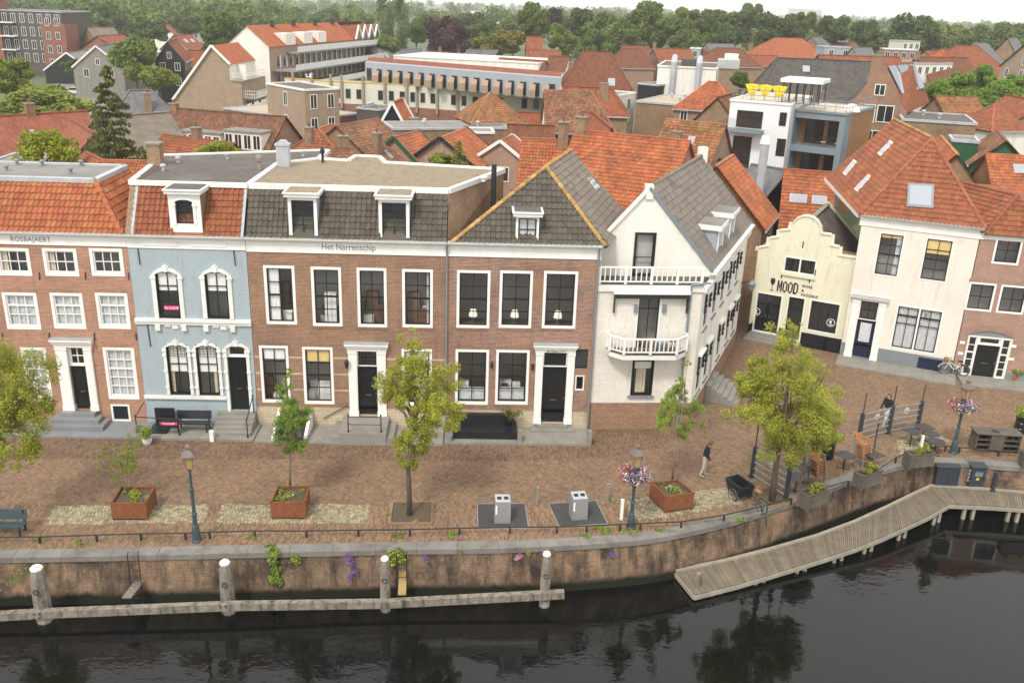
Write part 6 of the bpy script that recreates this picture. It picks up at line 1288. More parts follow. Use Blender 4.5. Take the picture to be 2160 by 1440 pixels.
# taller white block behind, running back
zr2 = 14.5; px2 = FP.loc(G(520, 55, zr2)); far = FP.loc(G(765, 46, zr2)); ev = 11.2
d = Vector((far.x-px2.x, far.y-px2.y, 0)); Ln = d.length; t = d.normalized(); nrm_ = Vector((t.y, -t.x, 0)); P0 = Vector((px2.x, px2.y, 0)); wd = 4.0
Q = lambda s, o, z: P0+t*s+nrm_*o+Vector((0, 0, z))
MB().mesh([Q(0, -wd, 0), Q(0, wd, 0), Q(0, wd, ev), Q(0, 0, zr2), Q(0, -wd, ev)], [tuple(range(5))]).build('white_gable', 'white_plaster', AP)
MB().mesh([Q(-.3, 0, zr2+.1), Q(-.3, wd+.3, ev-.1), Q(Ln*.72, wd+.3, ev-.1), Q(Ln*.72, 0, zr2+.1)], [(0, 1, 2, 3)]).build('roof', 'far_bright', AP); MB().mesh([Q(-.3, 0, zr2+.1), Q(-.3, -wd-.3, ev-.1), Q(Ln, -wd-.3, ev-.1), Q(Ln, 0, zr2+.1)], [(0, 3, 2, 1)]).build('roof', 'far_bright', AP)
MB().mesh([Q(0, wd, 0), Q(Ln, wd, 0), Q(Ln, wd, ev), Q(0, wd, ev)], [(0, 1, 2, 3)]).build('gallery_wall', 'brick_tan', AP); MB().mesh([Q(Ln, -wd, 0), Q(Ln, wd, 0), Q(Ln, wd, ev), Q(Ln, 0, zr2), Q(Ln, -wd, ev)], [(4, 3, 2, 1, 0)]).build('end_wall', 'brick_tan', AP)
for g_, z in enumerate((ev-1.2, ev-4.0, ev-6.8)):
    s0 = (7, 1, -4)[g_]; o1 = wd+2.4+g_*2.2
    MB().mesh([Q(s0, wd, z), Q(Ln+1, wd, z), Q(Ln+1, o1, z), Q(s0, o1, z), Q(s0, wd, z-.3), Q(Ln+1, wd, z-.3), Q(Ln+1, o1, z-.3), Q(s0, o1, z-.3)], [(0, 3, 2, 1), (3, 7, 6, 2), (0, 4, 7, 3), (4, 5, 6, 7)]).build('gallery_floor', 'stone_grey', AP)
    MB().mesh([Q(s0, o1, z), Q(Ln+1, o1, z), Q(Ln+1, o1, z+1.0), Q(s0, o1, z+1.0), Q(s0, o1-.06, z), Q(Ln+1, o1-.06, z), Q(Ln+1, o1-.06, z+1.0), Q(s0, o1-.06, z+1.0)], [(0, 1, 2, 3), (3, 2, 6, 7), (7, 6, 5, 4), (0, 3, 7, 4)]).build('gallery_parapet', 'white_paint', AP)
    mb = MB()
    for k in range(int((Ln-s0)/1.2)): mb.mesh([Q(s0+k*1.2, o1+.02, z+.02), Q(s0+k*1.2+.12, o1+.02, z+.02), Q(s0+k*1.2+.12, o1+.02, z+.98), Q(s0+k*1.2, o1+.02, z+.98)], [(0, 1, 2, 3)])
    tag(mb.build('parapet_joints', 'zinc', AP), kind='stuff')
    for k in range(20):
        s = 3+k*(Ln-4)/20; MB().mesh([Q(s, wd+.03, z-2.4), Q(s+1.0, wd+.03, z-2.4), Q(s+1.0, wd+.03, z-.6), Q(s, wd+.03, z-.6)], [(0, 1, 2, 3)]).build('window', 'pane_dark', AP); MB().mesh([Q(s+1.15, wd+.03, z-2.7), Q(s+1.6, wd+.03, z-2.7), Q(s+1.6, wd+.03, z-.5), Q(s+1.15, wd+.03, z-.5)], [(0, 1, 2, 3)]).build('gallery_post', 'white_paint', AP)
for k in range(4):
    s = Ln*.74+k*Ln*.068; w = Ln*.033
    MB().mesh([Q(s-w, wd+.4, ev), Q(s+w, wd+.4, ev), Q(s, wd+.4, zr2-.6)], [(0, 1, 2)]).build('small_gable', 'brick_tan', AP)
    MB().mesh([Q(s-w, wd+.6, ev), Q(s, wd+.6, zr2-.5), Q(s, -1, zr2-.5), Q(s-w, -1, ev)], [(0, 1, 2, 3)]).build('small_roof', 'far_orange', AP); MB().mesh([Q(s+w, wd+.6, ev), Q(s, wd+.6, zr2-.5), Q(s, -1, zr2-.5), Q(s+w, -1, ev)], [(3, 2, 1, 0)]).build('small_roof', 'far_orange', AP)
    for e in (-w, w): MB().bar(Q(s+e, wd+.7, ev), Q(s, wd+.7, zr2-.45), .3, .35).build('bargeboard', 'white_paint', AP)
for s in (.16, .32, .5, .66, .8): q = Q(Ln*s, .5, zr2-.2); MB().box(q.x-.25, q.x+.25, q.y-.6, q.y+.6, q.z, q.z+1.1).build('flue', 'ink', AP)
for s in (7, 15, 22):
    MB().mesh([Q(s, wd+.2, ev-.1), Q(s+4, wd+.2, ev-.1), Q(s+4, wd+.2, ev+2), Q(s, wd+.2, ev+2), Q(s, wd-3.2, ev+2), Q(s+4, wd-3.2, ev+2)], [(0, 1, 2, 3), (3, 2, 5, 4), (0, 3, 4), (1, 5, 2)]).build('white_dormer', 'white_plaster', AP)
for s in (4, 12, 19): q = [Q(s, wd-1, ev+.75), Q(s+1.2, wd-1, ev+.75), Q(s+1.2, wd-2.6, ev+1.8), Q(s, wd-2.6, ev+1.8)]; skylight(AP, q, (nrm_.x*.5, nrm_.y*.5, .8), fm='white_frame')
fbox('stair_tower', 'small brick stair block with curved white roof edge before the galleries', ((562, 176), (642, 190)), 8.8, 5, 'felt_dark', 'brick_tan', 'white_paint', win={'f': 1, '1': 2}, ww=1.0, wh=1.8, group='modern blocks')
fbox('gravel_roof_building', 'low gravel-roofed wing at the foot of the galleries', ((640, 252), (755, 240)), 4.8, 16, 'gravel_pale', 'brick_farred', 'zinc', vents=2)
fbox('plant_room', 'flat roof corner crowded with dark ducts and white cooling units', ((752, 228), (800, 232)), 6.0, 5, 'felt_dark', 'brick_grey', win=None, vents=4, cat='plant room')
# -- far-left tower block and houses there
tb = fbox('brick_tower_block', 'dark brown brick tower block with balconies at the top left', ((-40, 20), (128, 26)), 14.4, 14, 'felt_dark', 'brick_grey', 'zinc', win={'f': 9}, nr=6, ww=1.1, wh=2.0, cat='flats', group='modern blocks')
MB().box(13.6, 19.2, -.25, 6, -.1, 11.8).build('red_corner', 'brick_farred', tb); MB().box(-2, 4.2, -.6, 4, -.1, 17.5).build('red_shaft', 'brick_farred', tb)
for z in (11.9, 8.9, 5.9, 2.9):
    MB().box(4.2, 7.8, -1.6, 0, z-.25, z).build('balcony', 'white_paint', tb); fine_rail(tb, [(4.3, -1.5), (7.7, -1.5)], z, 1.0, .5, 'ink', 'balcony_rail'); bwin(tb, 6, z+.1, 2.4, 2.2, 0, 'ink', 'pane_dark')
    for x in (15.2, 17.4): bwin(tb, x, z-.6, 1.0, 1.7, -.26)
LFT = 'houses beyond the tower block'
bh('black_gable_house', 'low black gabled shed with white edges beside the tower block', (140, 112), (175, 107), 6.5, 5, 3.6, 'felt_grey', 'black_paint', barge='white_paint', group=LFT, ext=4)
bh('grey_gable_house', 'pale grey gabled house with slate roof above the crossing', (202, 98), (240, 92), 9.5, 4.6, 3.8, 'far_slate', 'stone_grey', barge='white_paint', win={'0': 2, 'f': 3}, group=LFT, ext=3)
bh('orange_roof_house', 'plain brick house with orange side roof behind the street trees', (205, 76), (240, 74), 9.5, 6, 4, 'far_orange', 'brick_farred', group=LFT, ext=4)
bh('brown_roof_house', 'taupe mansard house with two white dormers on the far side of the crossing', (185, 58), (238, 58), 11, 5, 4.2, 'far_taupe', 'brick_far', dorm=(('f', .3, 2.6, 1.6), ('f', .78, 2.6, 1.6)), group=LFT, win={'f': 4})
bh('orange_roof_house', 'white walled bungalow with orange roof right of the tower', (122, 63), (165, 63), 8.5, 4.5, 2.8, 'far_orange', 'white_plaster', group=LFT, win={'f': 3})
bh('black_gable_house', 'tall black gable with red cap roof, white windows and awnings', (354, 88), (366, 84), 11, 2.6, 3.4, 'far_orange', 'black_paint', group=LFT, win={'0': 2, 'f': 3}, ext=4)
bh('orange_roof_house', 'shop with broad orange roof right of the black gable', (372, 108), (440, 106), 8, 5, 3.6, 'far_orange', 'brick_grey', group=LFT, win={'f': 5})
bh('brick_house', 'brick house with russet roof and two skylights behind the black gable', (368, 74), (402, 73), 10, 4.5, 3.4, 'far_red', 'brick_tan', group=LFT, sky=(('f', .3, .4, 1, 1.2), ('f', .7, .4, 1, 1.2)), win={'f': 2, '0': 2})
bh('white_house', 'row of white houses with low red roofs far left of centre', (338, 52), (402, 51), 9, 5, 2.6, 'far_red', 'white_plaster', group=LFT, win={'f': 6})
bh('grey_roof_house', 'long grey roofed house above the tower block trees', (118, 30), (185, 34), 10, 7, 4, 'far_slate', 'white_plaster', group=LFT)
# -- middle distance, centre
CT = 'roofs in front of the park trees'
bh('grey_roof_house', 'grey tiled roof with two bright skylights behind the gallery flats', (780, 98), (812, 98), 9.5, 5, 3.8, 'far_taupe', 'brick_far', group=CT, sky=(('f', .3, .5, .7, 1.4), ('f', .75, .5, .7, 1.4)))
bh('white_gable_shed', 'low white hall with dark pitched roof behind the grey flats', (838, 104), (888, 104), 8.4, 5, 2.2, 'far_slate', 'white_plaster', group=CT, hip=(2, 0))
fbox('white_hall', 'long bright white flat-roofed hall behind the grey flats', ((830, 118), (1135, 134)), 8.4, 18, 'white_paint', 'white_plaster', 'white_paint', group=CT)
bh('red_roof_house', 'long low red roof with chimney beneath the copper beech', (900, 108), (970, 110), 8.6, 4, 2.4, 'far_red', 'brick_farred', group=CT, ch=((.4, 0, .8), (.95, 0, .9)))
bh('grey_roof_house', 'stepped white and grey rooftop units right of the copper beech', (985, 105), (1012, 106), 9.2, 3, 2.0, 'far_slate', 'white_plaster', group=CT)
bh('grey_roof_house', 'dark pitched roof with navy gable beside the white hall', (1018, 104), (1050, 106), 9.4, 4, 3.0, 'far_slate', 'door_blue', group=CT)
bh('orange_roof_house', 'orange roofed house with white gable and two skylights before the park', (1112, 77), (1142, 78), 12.6, 4.4, 5.0, 'far_orange', 'white_plaster', group=CT, sky=(('f', .35, .65, .9, 1.1), ('f', .75, .65, .9, 1.1)), win={'1': 2})
bh('orange_roof_house', 'broad orange roof with small white dormer below the white gable', (1118, 105), (1182, 107), 9.8, 5, 3.4, 'far_orange', 'brick_far', group=CT, dorm=(('f', .3, 1.4, 1.2),))
bh('orange_roof_house', 'low orange roof between the white hall and the town roofs', (1055, 122), (1150, 128), 8.8, 3.4, 2.2, 'far_orange', 'brick_far', group=CT)
bh('orange_roof_house', 'small dark orange roof with white roof frame, left of the tall hipped roof', (1160, 118), (1200, 120), 9.6, 4, 2.8, 'far_rust', 'white_plaster', group=CT)
bh('brown_roof_house', 'brown roof with light ridge right behind the tall hipped roof', (1310, 103), (1350, 104), 10.8, 5, 3.8, 'far_rust', 'brick_far', group=CT, hip=(2, 2))
bh('brown_roof_house', 'brown gabled roof with zinc side dormers near the park edge', (1312, 95), (1368, 97), 11.2, 5, 3.6, 'far_rust', 'brick_far', group=CT)
bh('orange_roof_house', 'long orange roof with white gutter under the park trees', (1380, 102), (1455, 104), 10.6, 4.4, 2.6, 'far_orange', 'brick_far', group=CT, ch=((.0, 0, 1.2),))
fbox('pale_blue_house', 'small pale blue flat house front among the brown roofs', ((1456, 102), (1478, 103)), 10.4, 5, 'felt_grey', 'metal_blue', 'white_paint', win={'f': 1}, group=CT)
bh('slate_roof_house', 'slate roof with steel frame on its ridge, centre right', (1490, 92), (1545, 93), 11.6, 5, 3.4, 'far_slate', 'brick_far', group=CT)
bh('orange_roof_house', 'hipped orange-brown roof with mossy chimney behind the white hall', (1512, 101), (1560, 102), 11.6, 5.6, 3.8, 'far_rust', 'brick_far', group=CT, hip=(4, 3), ch=((1.0, 0, 1.),))
bh('orange_roof_house', 'low orange roof strip right of the mossy chimney', (1570, 116), (1640, 118), 9.6, 4, 2.2, 'far_orange', 'brick_far', group=CT)
bh('orange_roof_house', 'large bright orange hipped roof in front of the dark trees', (1635, 80), (1690, 81), 13.0, 7, 5.0, 'far_bright', 'brick_far', group=CT, hip=(6, 6))
bh('slate_roof_house', 'long grey slate roof right of the bright hipped roof', (1712, 78), (1782, 79), 12.6, 5, 4.0, 'far_slate', 'brick_far', group=CT)
HW = fbox('white_cinema_hall', 'windowless white hall with two silver ducts and roof plant', ((1388, 139), (1512, 145)), 12.0, 14, 'felt_dark', 'white_plaster', 'white_paint', group='flat-roofed buildings of the old town')
for px in (1416, 1473):
    q = HW.matrix_basis.inverted() @ G(px, 145, 12.0); MB().tube([(q.x, -.5, 3), (q.x, -.5, 12.6), (q.x, .4, 13.3), (q.x, 1.6, 12.9)], .42, 10).build('steel_duct', 'zinc', HW)
MB().box(8.4, 11.5, 1, 5, 12, 13.2).build('roof_plant', 'zinc', HW); MB().box(3.2, 5.4, 2, 5, 12, 13.0).build('roof_plant', 'felt_dark', HW); MB().box(9.2, 11.2, 6, 8, 12, 13.8).build('stair_head', 'white_plaster', HW)
fbox('felt_roof_building', 'brown felt flat roofs stepping down below the white hall', ((1342, 214), (1440, 222)), 8.6, 12, 'gravel_pale', 'brick_old', vents=4)
fbox('felt_roof_building', 'dark boarded lean-to at the left foot of the white hall', ((1346, 176), (1386, 180)), 9.4, 6, 'felt_grey', 'black_paint')
bh('dark_roof_house', 'huge dark moss-speckled tiled roof behind the roof terrace', (1640, 122), (1862, 131), 14.0, 7.0, 6.4, 'far_dark', 'brick_far', group=OT, hip=(3.6, 0), sky=(('f', .42, .2, .9, 1.1),), ch=((1.0, 0, .4),))
# -- right side
RT = 'roofs on the right of the town'
bh('orange_roof_house', 'long narrow orange roof just beyond the huge dark roof', (1728, 116), (1895, 121), 13.4, 5, 3.0, 'far_orange', 'brick_far', group=RT, sky=(('f', .88, .4, .9, 1.0),), ch=((.75, 0, .8),))
bh('brick_shed', 'tan brick box with slate roof on the far side of the long orange roof', (1800, 100), (1836, 101), 12.6, 5, 3.4, 'far_slate', 'brick_tan', group=RT)
fbox('pale_flat_building', 'pale blue-grey flat house between brick box and slate roof', ((1740, 99), (1800, 101)), 12.4, 6, 'felt_grey', 'metal_blue', win={'f': 2}, group=RT)
bh('red_roof_house', 'long red roof line in the far right distance', (1760, 90), (1850, 91), 11.5, 5, 3.0, 'far_red', 'brick_far', group=RT)
fbox('cream_flat_building', 'cream flat-topped building with wide windows far right', ((1905, 87), (1942, 88)), 13.5, 6, 'felt_grey', 'cream_wall', win={'f': 3}, group=RT)
fbox('white_roof_building', 'white topped flat building left of the red hipped roofs', ((1865, 104), (1935, 107)), 12.0, 8, 'white_paint', 'brick_far', win={'f': 4}, group=RT)
bh('orange_roof_house', 'brown orange roof left of the big red hip, far right', (1952, 107), (1985, 107), 12.4, 5, 4, 'far_orange', 'brick_far', group=RT, hip=(0, 3))
bh('hipped_roof_house', 'big russet hipped roof standing highest on the far right', (2018, 96), (2062, 97), 14.5, 7, 6.0, 'far_orange', 'brick_far', group=RT, hip=(5, 5))
bh('orange_roof_house', 'orange roof slope partly behind the big russet hip', (1985, 104), (2010, 104), 13.6, 5, 4, 'far_bright', 'brick_far', group=RT, hip=(3, 0))
bh('slate_roof_house', 'steep slate mansard right behind the russet hip', (2055, 90), (2082, 90), 15.0, 5, 5, 'far_slate', 'brick_far', group=RT, hip=(2, 2))
bh('orange_roof_house', 'mottled long orange roof below the big russet hip', (1935, 120), (2040, 122), 12.6, 5, 4.2, 'far_rust', 'brick_far', group=RT, ch=((.0, 0, .9),))
fbox('white_roof_building', 'white balconied flats seen between solar roof and lime trees', ((1935, 134), (2010, 134)), 11.6, 8, 'felt_grey', 'white_plaster', win={'f': 5}, group=RT)
bh('church_gable', 'tall brown triangular gable wall near the right edge', (2126, 80), (2140, 79), 16.0, 5.2, 7.5, 'far_slate', 'brick_old', group=RT, ext=4, cat='church')
bh('orange_roof_house', 'orange roof with hipped bay just left of the lime trees', (1975, 204), (2056, 204), 11.0, 3.0, 2.8, None, 'brick_old', tiles='tile_mossy', group=RT)
bh('orange_roof_house', 'little orange pyramid bay in front of the lime-tree roof', (2013, 213), (2016, 214), 10.4, 2.2, 2.2, None, 'brick_old', tiles='tile_brick', hip=(2.2, 2.2), group=RT)
fbox('felt_roof_building', 'grey felt flat roof with white dome and ladder behind the white house', ((1905, 252), (2060, 262)), 10.0, 9, 'felt_dark', 'brick_old', 'zinc', win=None, vents=2)
bh('hipped_roof_house', 'hipped orange roof on white gabled wall by the right edge', (2098, 220), (2100, 220), 11.0, 3.0, 2.4, None, 'white_plaster', tiles='tile_brick', hip=(2.6, 2.6), group=RT)
bh('orange_roof_house', 'small orange gable behind the big white house roof', (1985, 287), (2012, 318), 10.4, 2.4, 2.8, None, 'brick_old', tiles='tile_orange', group=RT, ext=2)
bh('orange_roof_house', 'brown orange gable over the dark green shed', (2103, 275), (2118, 292), 9.8, 2.4, 2.2, None, 'door_green', tiles='tile_old', group=RT, ext=2)
bh('orange_roof_house', 'orange tiled roof with roof window at the right edge', (2085, 325), (2190, 330), 9.6, 3.6, 3.2, None, 'brick_old', tiles='tile_orange', group=RT, sky=(('f', .6, .3, 1.2, .9),))
fbox('green_shed', 'dark green boarded shed with grey felt roof behind the white house', ((2010, 296), (2065, 300)), 9.2, 4, 'felt_grey', 'door_green', group=RT, cat='shed')
bh('brick_house', 'tall brown brick house cut by the right edge', (2168, 90), (2230, 92), 16.5, 6, 4, 'far_slate', 'brick_tan', group=RT, win={'f': 3, '0': 3}, hip=(0, 3))
bh('orange_roof_house', 'last orange roof at the right edge above the tiled dormer', (2125, 200), (2200, 215), 11.5, 3.5, 3, 'far_orange', 'brick_old', group=RT)
# far landmarks
hc = fbox('hospital_block', 'distant white slab hospital on the horizon at the right', ((1664, 18), (1735, 22)), 26, 18, 'felt_grey', 'modern_white', 'modern_white', win={'f': 14}, nr=7, ww=4, wh=1.8, group='far buildings', cat='hospital')
fbox('far_school', 'distant low white building left of the poplar', ((300, 3), (405, 6)), 9, 14, 'felt_grey', 'modern_white', 'modern_white', win={'f': 16}, nr=3, ww=2.5, wh=1.6, group='far buildings')
fbox('far_flats', 'distant pale blue slab above the park trees', ((1010, 24), (1082, 26)), 11, 14, 'felt_grey', 'modern_white', 'modern_white', win={'f': 12}, nr=3, ww=2.5, wh=1.4, group='far buildings')
fbox('far_flats', 'distant long pale block at upper left', ((55, -4), (140, 0)), 9, 12, 'felt_grey', 'modern_white', 'modern_white', win={'f': 12}, nr=3, ww=2, wh=1.4, group='far buildings')
# steel chimney behind the grey roof
q = G(1602, 400, 7.0); st = tag(MB().tube([(0, 0, 0), (0, 0, 10.4)], .33, 14).build('steel_chimney', 'zinc'), 'round steel chimney with white conical cap behind the wine bar', 'chimney'); st.location = (q.x, q.y, 0)
MB().lathe([(.34, 10.4), (.34, 10.5), (.42, 10.5), (.3, 11.1)], 14).build('cap', 'white_frame', st)
# ================================================================ trees and plants
def leafmat(name, c, c2, tr=.3, var=.35):
    t = NT(name); r = t.rand(); o = t.obj(); col = t.mix(r, c, c2); col = t.hsv(col, t.rng(t.noise(o, .6, 3), .3, .7, 1-var, 1+var))
    t.done(col, .6, 0, .3); tl = t.new('ShaderNodeBsdfTranslucent'); t.link(t.hsv(col, 1.2), tl.inputs[0]); ms = t.new('ShaderNodeMixShader'); ms.inputs[0].default_value = tr
    t.link(t.b.outputs[0], ms.inputs[1]); t.link(tl.outputs[0], ms.inputs[2]); t.link(ms.outputs[0], t.out.inputs[0])
leafmat('leaf_olive', (.23, .29, .035), (.42, .40, .06)); leafmat('leaf_lime', (.17, .23, .03), (.28, .31, .05)); leafmat('leaf_mid', (.15, .25, .04), (.25, .33, .06)); leafmat('leaf_fresh', (.19, .27, .04), (.29, .36, .06))
leafmat('park_green', (.10, .16, .03), (.15, .21, .045)); leafmat('park_dark', (.075, .12, .03), (.11, .16, .045)); leafmat('park_light', (.14, .205, .035), (.19, .25, .055)); leafmat('park_yellow', (.21, .205, .03), (.27, .25, .045)); leafmat('copper', (.065, .032, .042), (.10, .05, .058)); leafmat('conifer_green', (.11, .135, .04), (.16, .165, .045)); leafmat('willow_yellow', (.24, .28, .025), (.34, .36, .04)); leafmat('lime_street', (.15, .26, .035), (.21, .31, .05)); leafmat('shrub_dry', (.12, .13, .04), (.19, .19, .06))
leafmat('petal_white', (.75, .68, .72), (.8, .75, .8), .2); leafmat('petal_pink', (.6, .2, .35), (.7, .4, .55), .2); leafmat('petal_purple', (.16, .06, .3), (.3, .15, .45), .2); leafmat('petal_red', (.6, .05, .03), (.65, .12, .05), .2); leafmat('petal_yellow', (.75, .55, .02), (.8, .65, .05), .2)
mat('bark', (.14, .115, .085), .95, .3, 6, bump=.6, bscale=20); mat('bark_young', (.26, .22, .14), .9, .2, 8); mat('soil', (.10, .075, .05), .95, .3, 6, bump=.6)
def leaves_np(C, Rr, n, size, rng, shell=.55, droop=0., flat=1.0):
    """n leaf-shaped faces spread through the union of balls C (k,3) radius Rr (k,); returns verts (n*4,3)"""
    Rr = np.asarray(Rr, float); C = np.asarray(C, float); p = Rr**2.3; idx = rng.choice(len(Rr), n, p=p/p.sum())
    d = rng.normal(size=(n, 3)); d /= np.linalg.norm(d, axis=1)[:, None]; rad = (shell+(1-shell)*rng.random(n))**.6
    pos = C[idx]+d*(Rr[idx]*rad)[:, None]*np.array([1, 1, flat])
    nr = d*.6+np.array([0, 0, .5])+rng.normal(0, .55, (n, 3)); nr /= np.linalg.norm(nr, axis=1)[:, None]
    a = np.cross(nr, rng.normal(size=(n, 3))); a /= np.linalg.norm(a, axis=1)[:, None]; b = np.cross(nr, a)
    if droop: a[:, 2] -= droop; a /= np.linalg.norm(a, axis=1)[:, None]
    s = size*(.6+.8*rng.random(n))[:, None]
    q = np.stack([pos-a*s*.5, pos+b*s*.3, pos+a*s*.5, pos-b*s*.3], 1); return q.reshape(-1, 3)
def quadmesh(name, v, m):
    k = len(v)//4; me = bpy.data.meshes.new(name); me.vertices.add(4*k); me.vertices.foreach_set('co', v.astype(np.float32).ravel()); me.loops.add(4*k); me.loops.foreach_set('vertex_index', np.arange(4*k, dtype=np.int32)); me.polygons.add(k); me.polygons.foreach_set('loop_start', np.arange(0, 4*k, 4, dtype=np.int32))
    for x in (m if isinstance(m, list) else [m]): me.materials.append(M[x])
    me.update(); me.validate(); return me
def at_depth(px, py, Y):
    d = ray(px, py); return CP+d*(Y/d.y)
def limb(mb, p, q, r0, r1, rng, k=5, wob=.06):
    P = [p+(q-p)*(i/k)+Vector(rng.normal(0, wob, 3))*(0 if i in (0, k) else 1) for i in range(k+1)]; mb.tube(P, [r0+(r1-r0)*i/k for i in range(k+1)], 7)
def near_tree(name, label, base, circ, m, n, size, seed, r=.1, bark='bark', dy=None, z0=0., group='street trees along the quay', shell=.35, sparse=1.0):
    rng = np.random.default_rng(seed); b = G(*base, z0); root = thing(name, label, 'tree', b, 0, group); C = []; Rr = []
    for (x, y, rp) in circ:
        w = at_depth(x, y, b.y); s = (w-CP).length/F_PX; c = w-b; jit = rng.normal(0, 1)*rp*s*.45; C.append((c.x, c.y+jit, c.z)); Rr.append(rp*s)
        if rp > 28: C.append((c.x+rng.normal(0, .2), c.y-jit+rng.normal(0, .3), c.z+rng.normal(0, .2))); Rr.append(rp*s*.75)
    # break the balls up into sprays for an uneven outline
    C2 = []; R2 = []
    for c, rr in zip(C, Rr):
        for k in range(12):
            d = rng.normal(size=3); d /= np.linalg.norm(d); f = rng.uniform(.4, 1.08); C2.append(np.array(c)+d*rr*f); R2.append(rr*rng.uniform(.18, .5))
    addobj('crown', quadmesh('crown', leaves_np(C2, R2, int(n*5.2*sparse), size*.5, rng, .1), m), root)
    mb = MB(); top = Vector(C[0]); cz = sorted(c[2] for c in C); zc = Vector((np.mean([c[0] for c in C]), np.mean([c[1] for c in C]), cz[len(cz)//3])); 
    P = [Vector((0, 0, 0)), Vector((rng.normal(0, .04), rng.normal(0, .04), zc.z*.5)), zc*.9+Vector((0, 0, zc.z*.1)), top]
    mb.tube(P, [r*1.15, r*.85, r*.6, r*.12], 9)
    for c in C: k = rng.uniform(.45, .9); s = P[1].lerp(P[2], k); limb(mb, s, Vector(c), r*.38, r*.08, rng, 4, .05)
    for c in C2[::4]: s = min(C, key=lambda q: np.linalg.norm(np.array(q)-c)); limb(mb, Vector(s), Vector(c), r*.1, r*.04, rng, 2, .02)
    mb.build('trunk', bark, root, smooth=True, uv=False); return root
near_tree('street_tree', 'olive-green young tree cut by the left edge of the picture', (-12, 1098), [(20, 752, 42), (60, 795, 46), (30, 855, 58), (85, 855, 32), (40, 925, 45), (-25, 830, 60), (10, 955, 28), (62, 955, 24), (100, 850, 22), (-10, 900, 40)], 'leaf_olive', 7000, .15, 1)
near_tree('street_tree', 'slim bright green young tree growing in the middle rusty planter', (612, 1030), [(604, 790, 13), (605, 812, 18), (606, 836, 23), (614, 858, 26), (620, 880, 30), (600, 895, 28), (612, 930, 30), (642, 885, 14), (588, 915, 14)], 'leaf_mid', 2600, .14, 2, .05, 'bark_young', z0=.55, sparse=1.0)
near_tree('street_tree', 'yellow-green tree with loose crown in a brick-edged square pit', (865, 1086), [(866, 730, 28), (832, 785, 36), (890, 785, 42), (932, 828, 42), (850, 845, 44), (900, 868, 46), (948, 880, 30), (966, 862, 18), (816, 828, 22), (868, 932, 40), (858, 966, 26), (905, 925, 24), (800, 800, 14)], 'leaf_olive', 6500, .145, 3, .11)
near_tree('street_tree', 'thin sparse sapling in the right-hand rusty planter', (1418, 1012), [(1450, 765, 8), (1436, 805, 16), (1424, 850, 28), (1455, 868, 24), (1408, 885, 24), (1468, 845, 10), (1444, 900, 18), (1400, 860, 10), (1480, 890, 10)], 'leaf_fresh', 2600, .12, 4, .045, 'bark_young', z0=.55)
near_tree('street_tree', 'full yellow-green tree, the largest, beside the terrace screens', (1628, 1056), [(1672, 685, 18), (1660, 735, 40), (1618, 790, 50), (1692, 790, 50), (1600, 850, 52), (1660, 860, 64), (1722, 862, 52), (1742, 902, 42), (1578, 810, 30), (1700, 932, 42), (1640, 930, 48), (1765, 880, 22), (1556, 868, 26), (1600, 770, 22), (1730, 800, 22)], 'leaf_olive', 11500, .15, 5, .13)
# ---- background trees: a few crown meshes, shared
def crown_mesh(kind, seed, m, n=8000, size=.125):
    rng = np.random.default_rng(seed); C = []; Rr = []
    if kind == 'round':
        for k in range(26):
            d = rng.normal(size=3); d /= np.linalg.norm(d); d[2] = d[2]*.9; f = rng.uniform(.35, .8); C.append(d*f); Rr.append(rng.uniform(.2, .36))
    elif kind == 'column':
        for k in range(40): z = rng.uniform(-1, 1); w = .85*math.sqrt(max(.02, 1-abs(z)**3)); a = rng.uniform(0, 6.28); C.append((math.cos(a)*w*.6, math.sin(a)*w*.6, z)); Rr.append(rng.uniform(.12, .2)*2)
    elif kind == 'cone':
        for lv in range(17):
            t = (lv+.5)/17; w = .1+.9*t
            for k in range(5+lv//3):
                a = rng.uniform(0, 6.28); w2 = w*rng.uniform(.65, 1.1)
                for f in np.linspace(.15, 1, 5): C.append((math.cos(a)*w2*f, math.sin(a)*w2*f, 1-2*t+.05*f-.16*f*f*w2+rng.normal(0, .012)+(.07*math.sin(a*2+lv))*f)); Rr.append(.035+.03*t)
    elif kind == 'weep':
        for k in range(46):
            a = rng.uniform(0, 6.28); rr = rng.uniform(.2, .9); z = .75*(1-rr*rr)+rng.uniform(-.9, .1)*rr; C.append((math.cos(a)*rr, math.sin(a)*rr, z)); Rr.append(rng.uniform(.13, .24))
    C = np.array(C); Rr = np.array(Rr)
    v = leaves_np(C, Rr, n, size, rng, .5, droop=.9 if kind in ('cone', 'weep') else 0, flat=.5 if kind == 'cone' else (1.6 if kind == 'weep' else (1.3 if kind == 'column' else .9)))
    return quadmesh('crown', v, m)
CM = {}
for i, m in enumerate(('park_green', 'park_dark', 'park_light', 'park_yellow', 'copper', 'lime_street', 'leaf_lime')): CM[m] = [crown_mesh('round', 20+i, m), crown_mesh('round', 40+i, m)]
CM['poplar'] = [crown_mesh('column', 60, 'park_dark', 6000, .07)]; CM['conifer'] = [crown_mesh('cone', 61, 'conifer_green', 15000, .07)]; CM['willow'] = [crown_mesh('weep', 62, 'willow_yellow', 9000, .095)]; CM['yardcon'] = [crown_mesh('cone', 63, 'leaf_lime', 4500, .09)]
_tm = MB(); _tm.tube([(0, 0, 0), (.02, 0, .5), (0, .01, 1)], [.05, .04, .025], 8)
for k in range(5): a = k*1.26; _tm.tube([(0, 0, .55+.05*k), (.12*math.cos(a), .12*math.sin(a), .8), (.3*math.cos(a), .3*math.sin(a), 1.15)], [.022, .016, .006], 5)
TRUNK = _tm.data('trunk', 'bark', uv=False)
_ti = 0
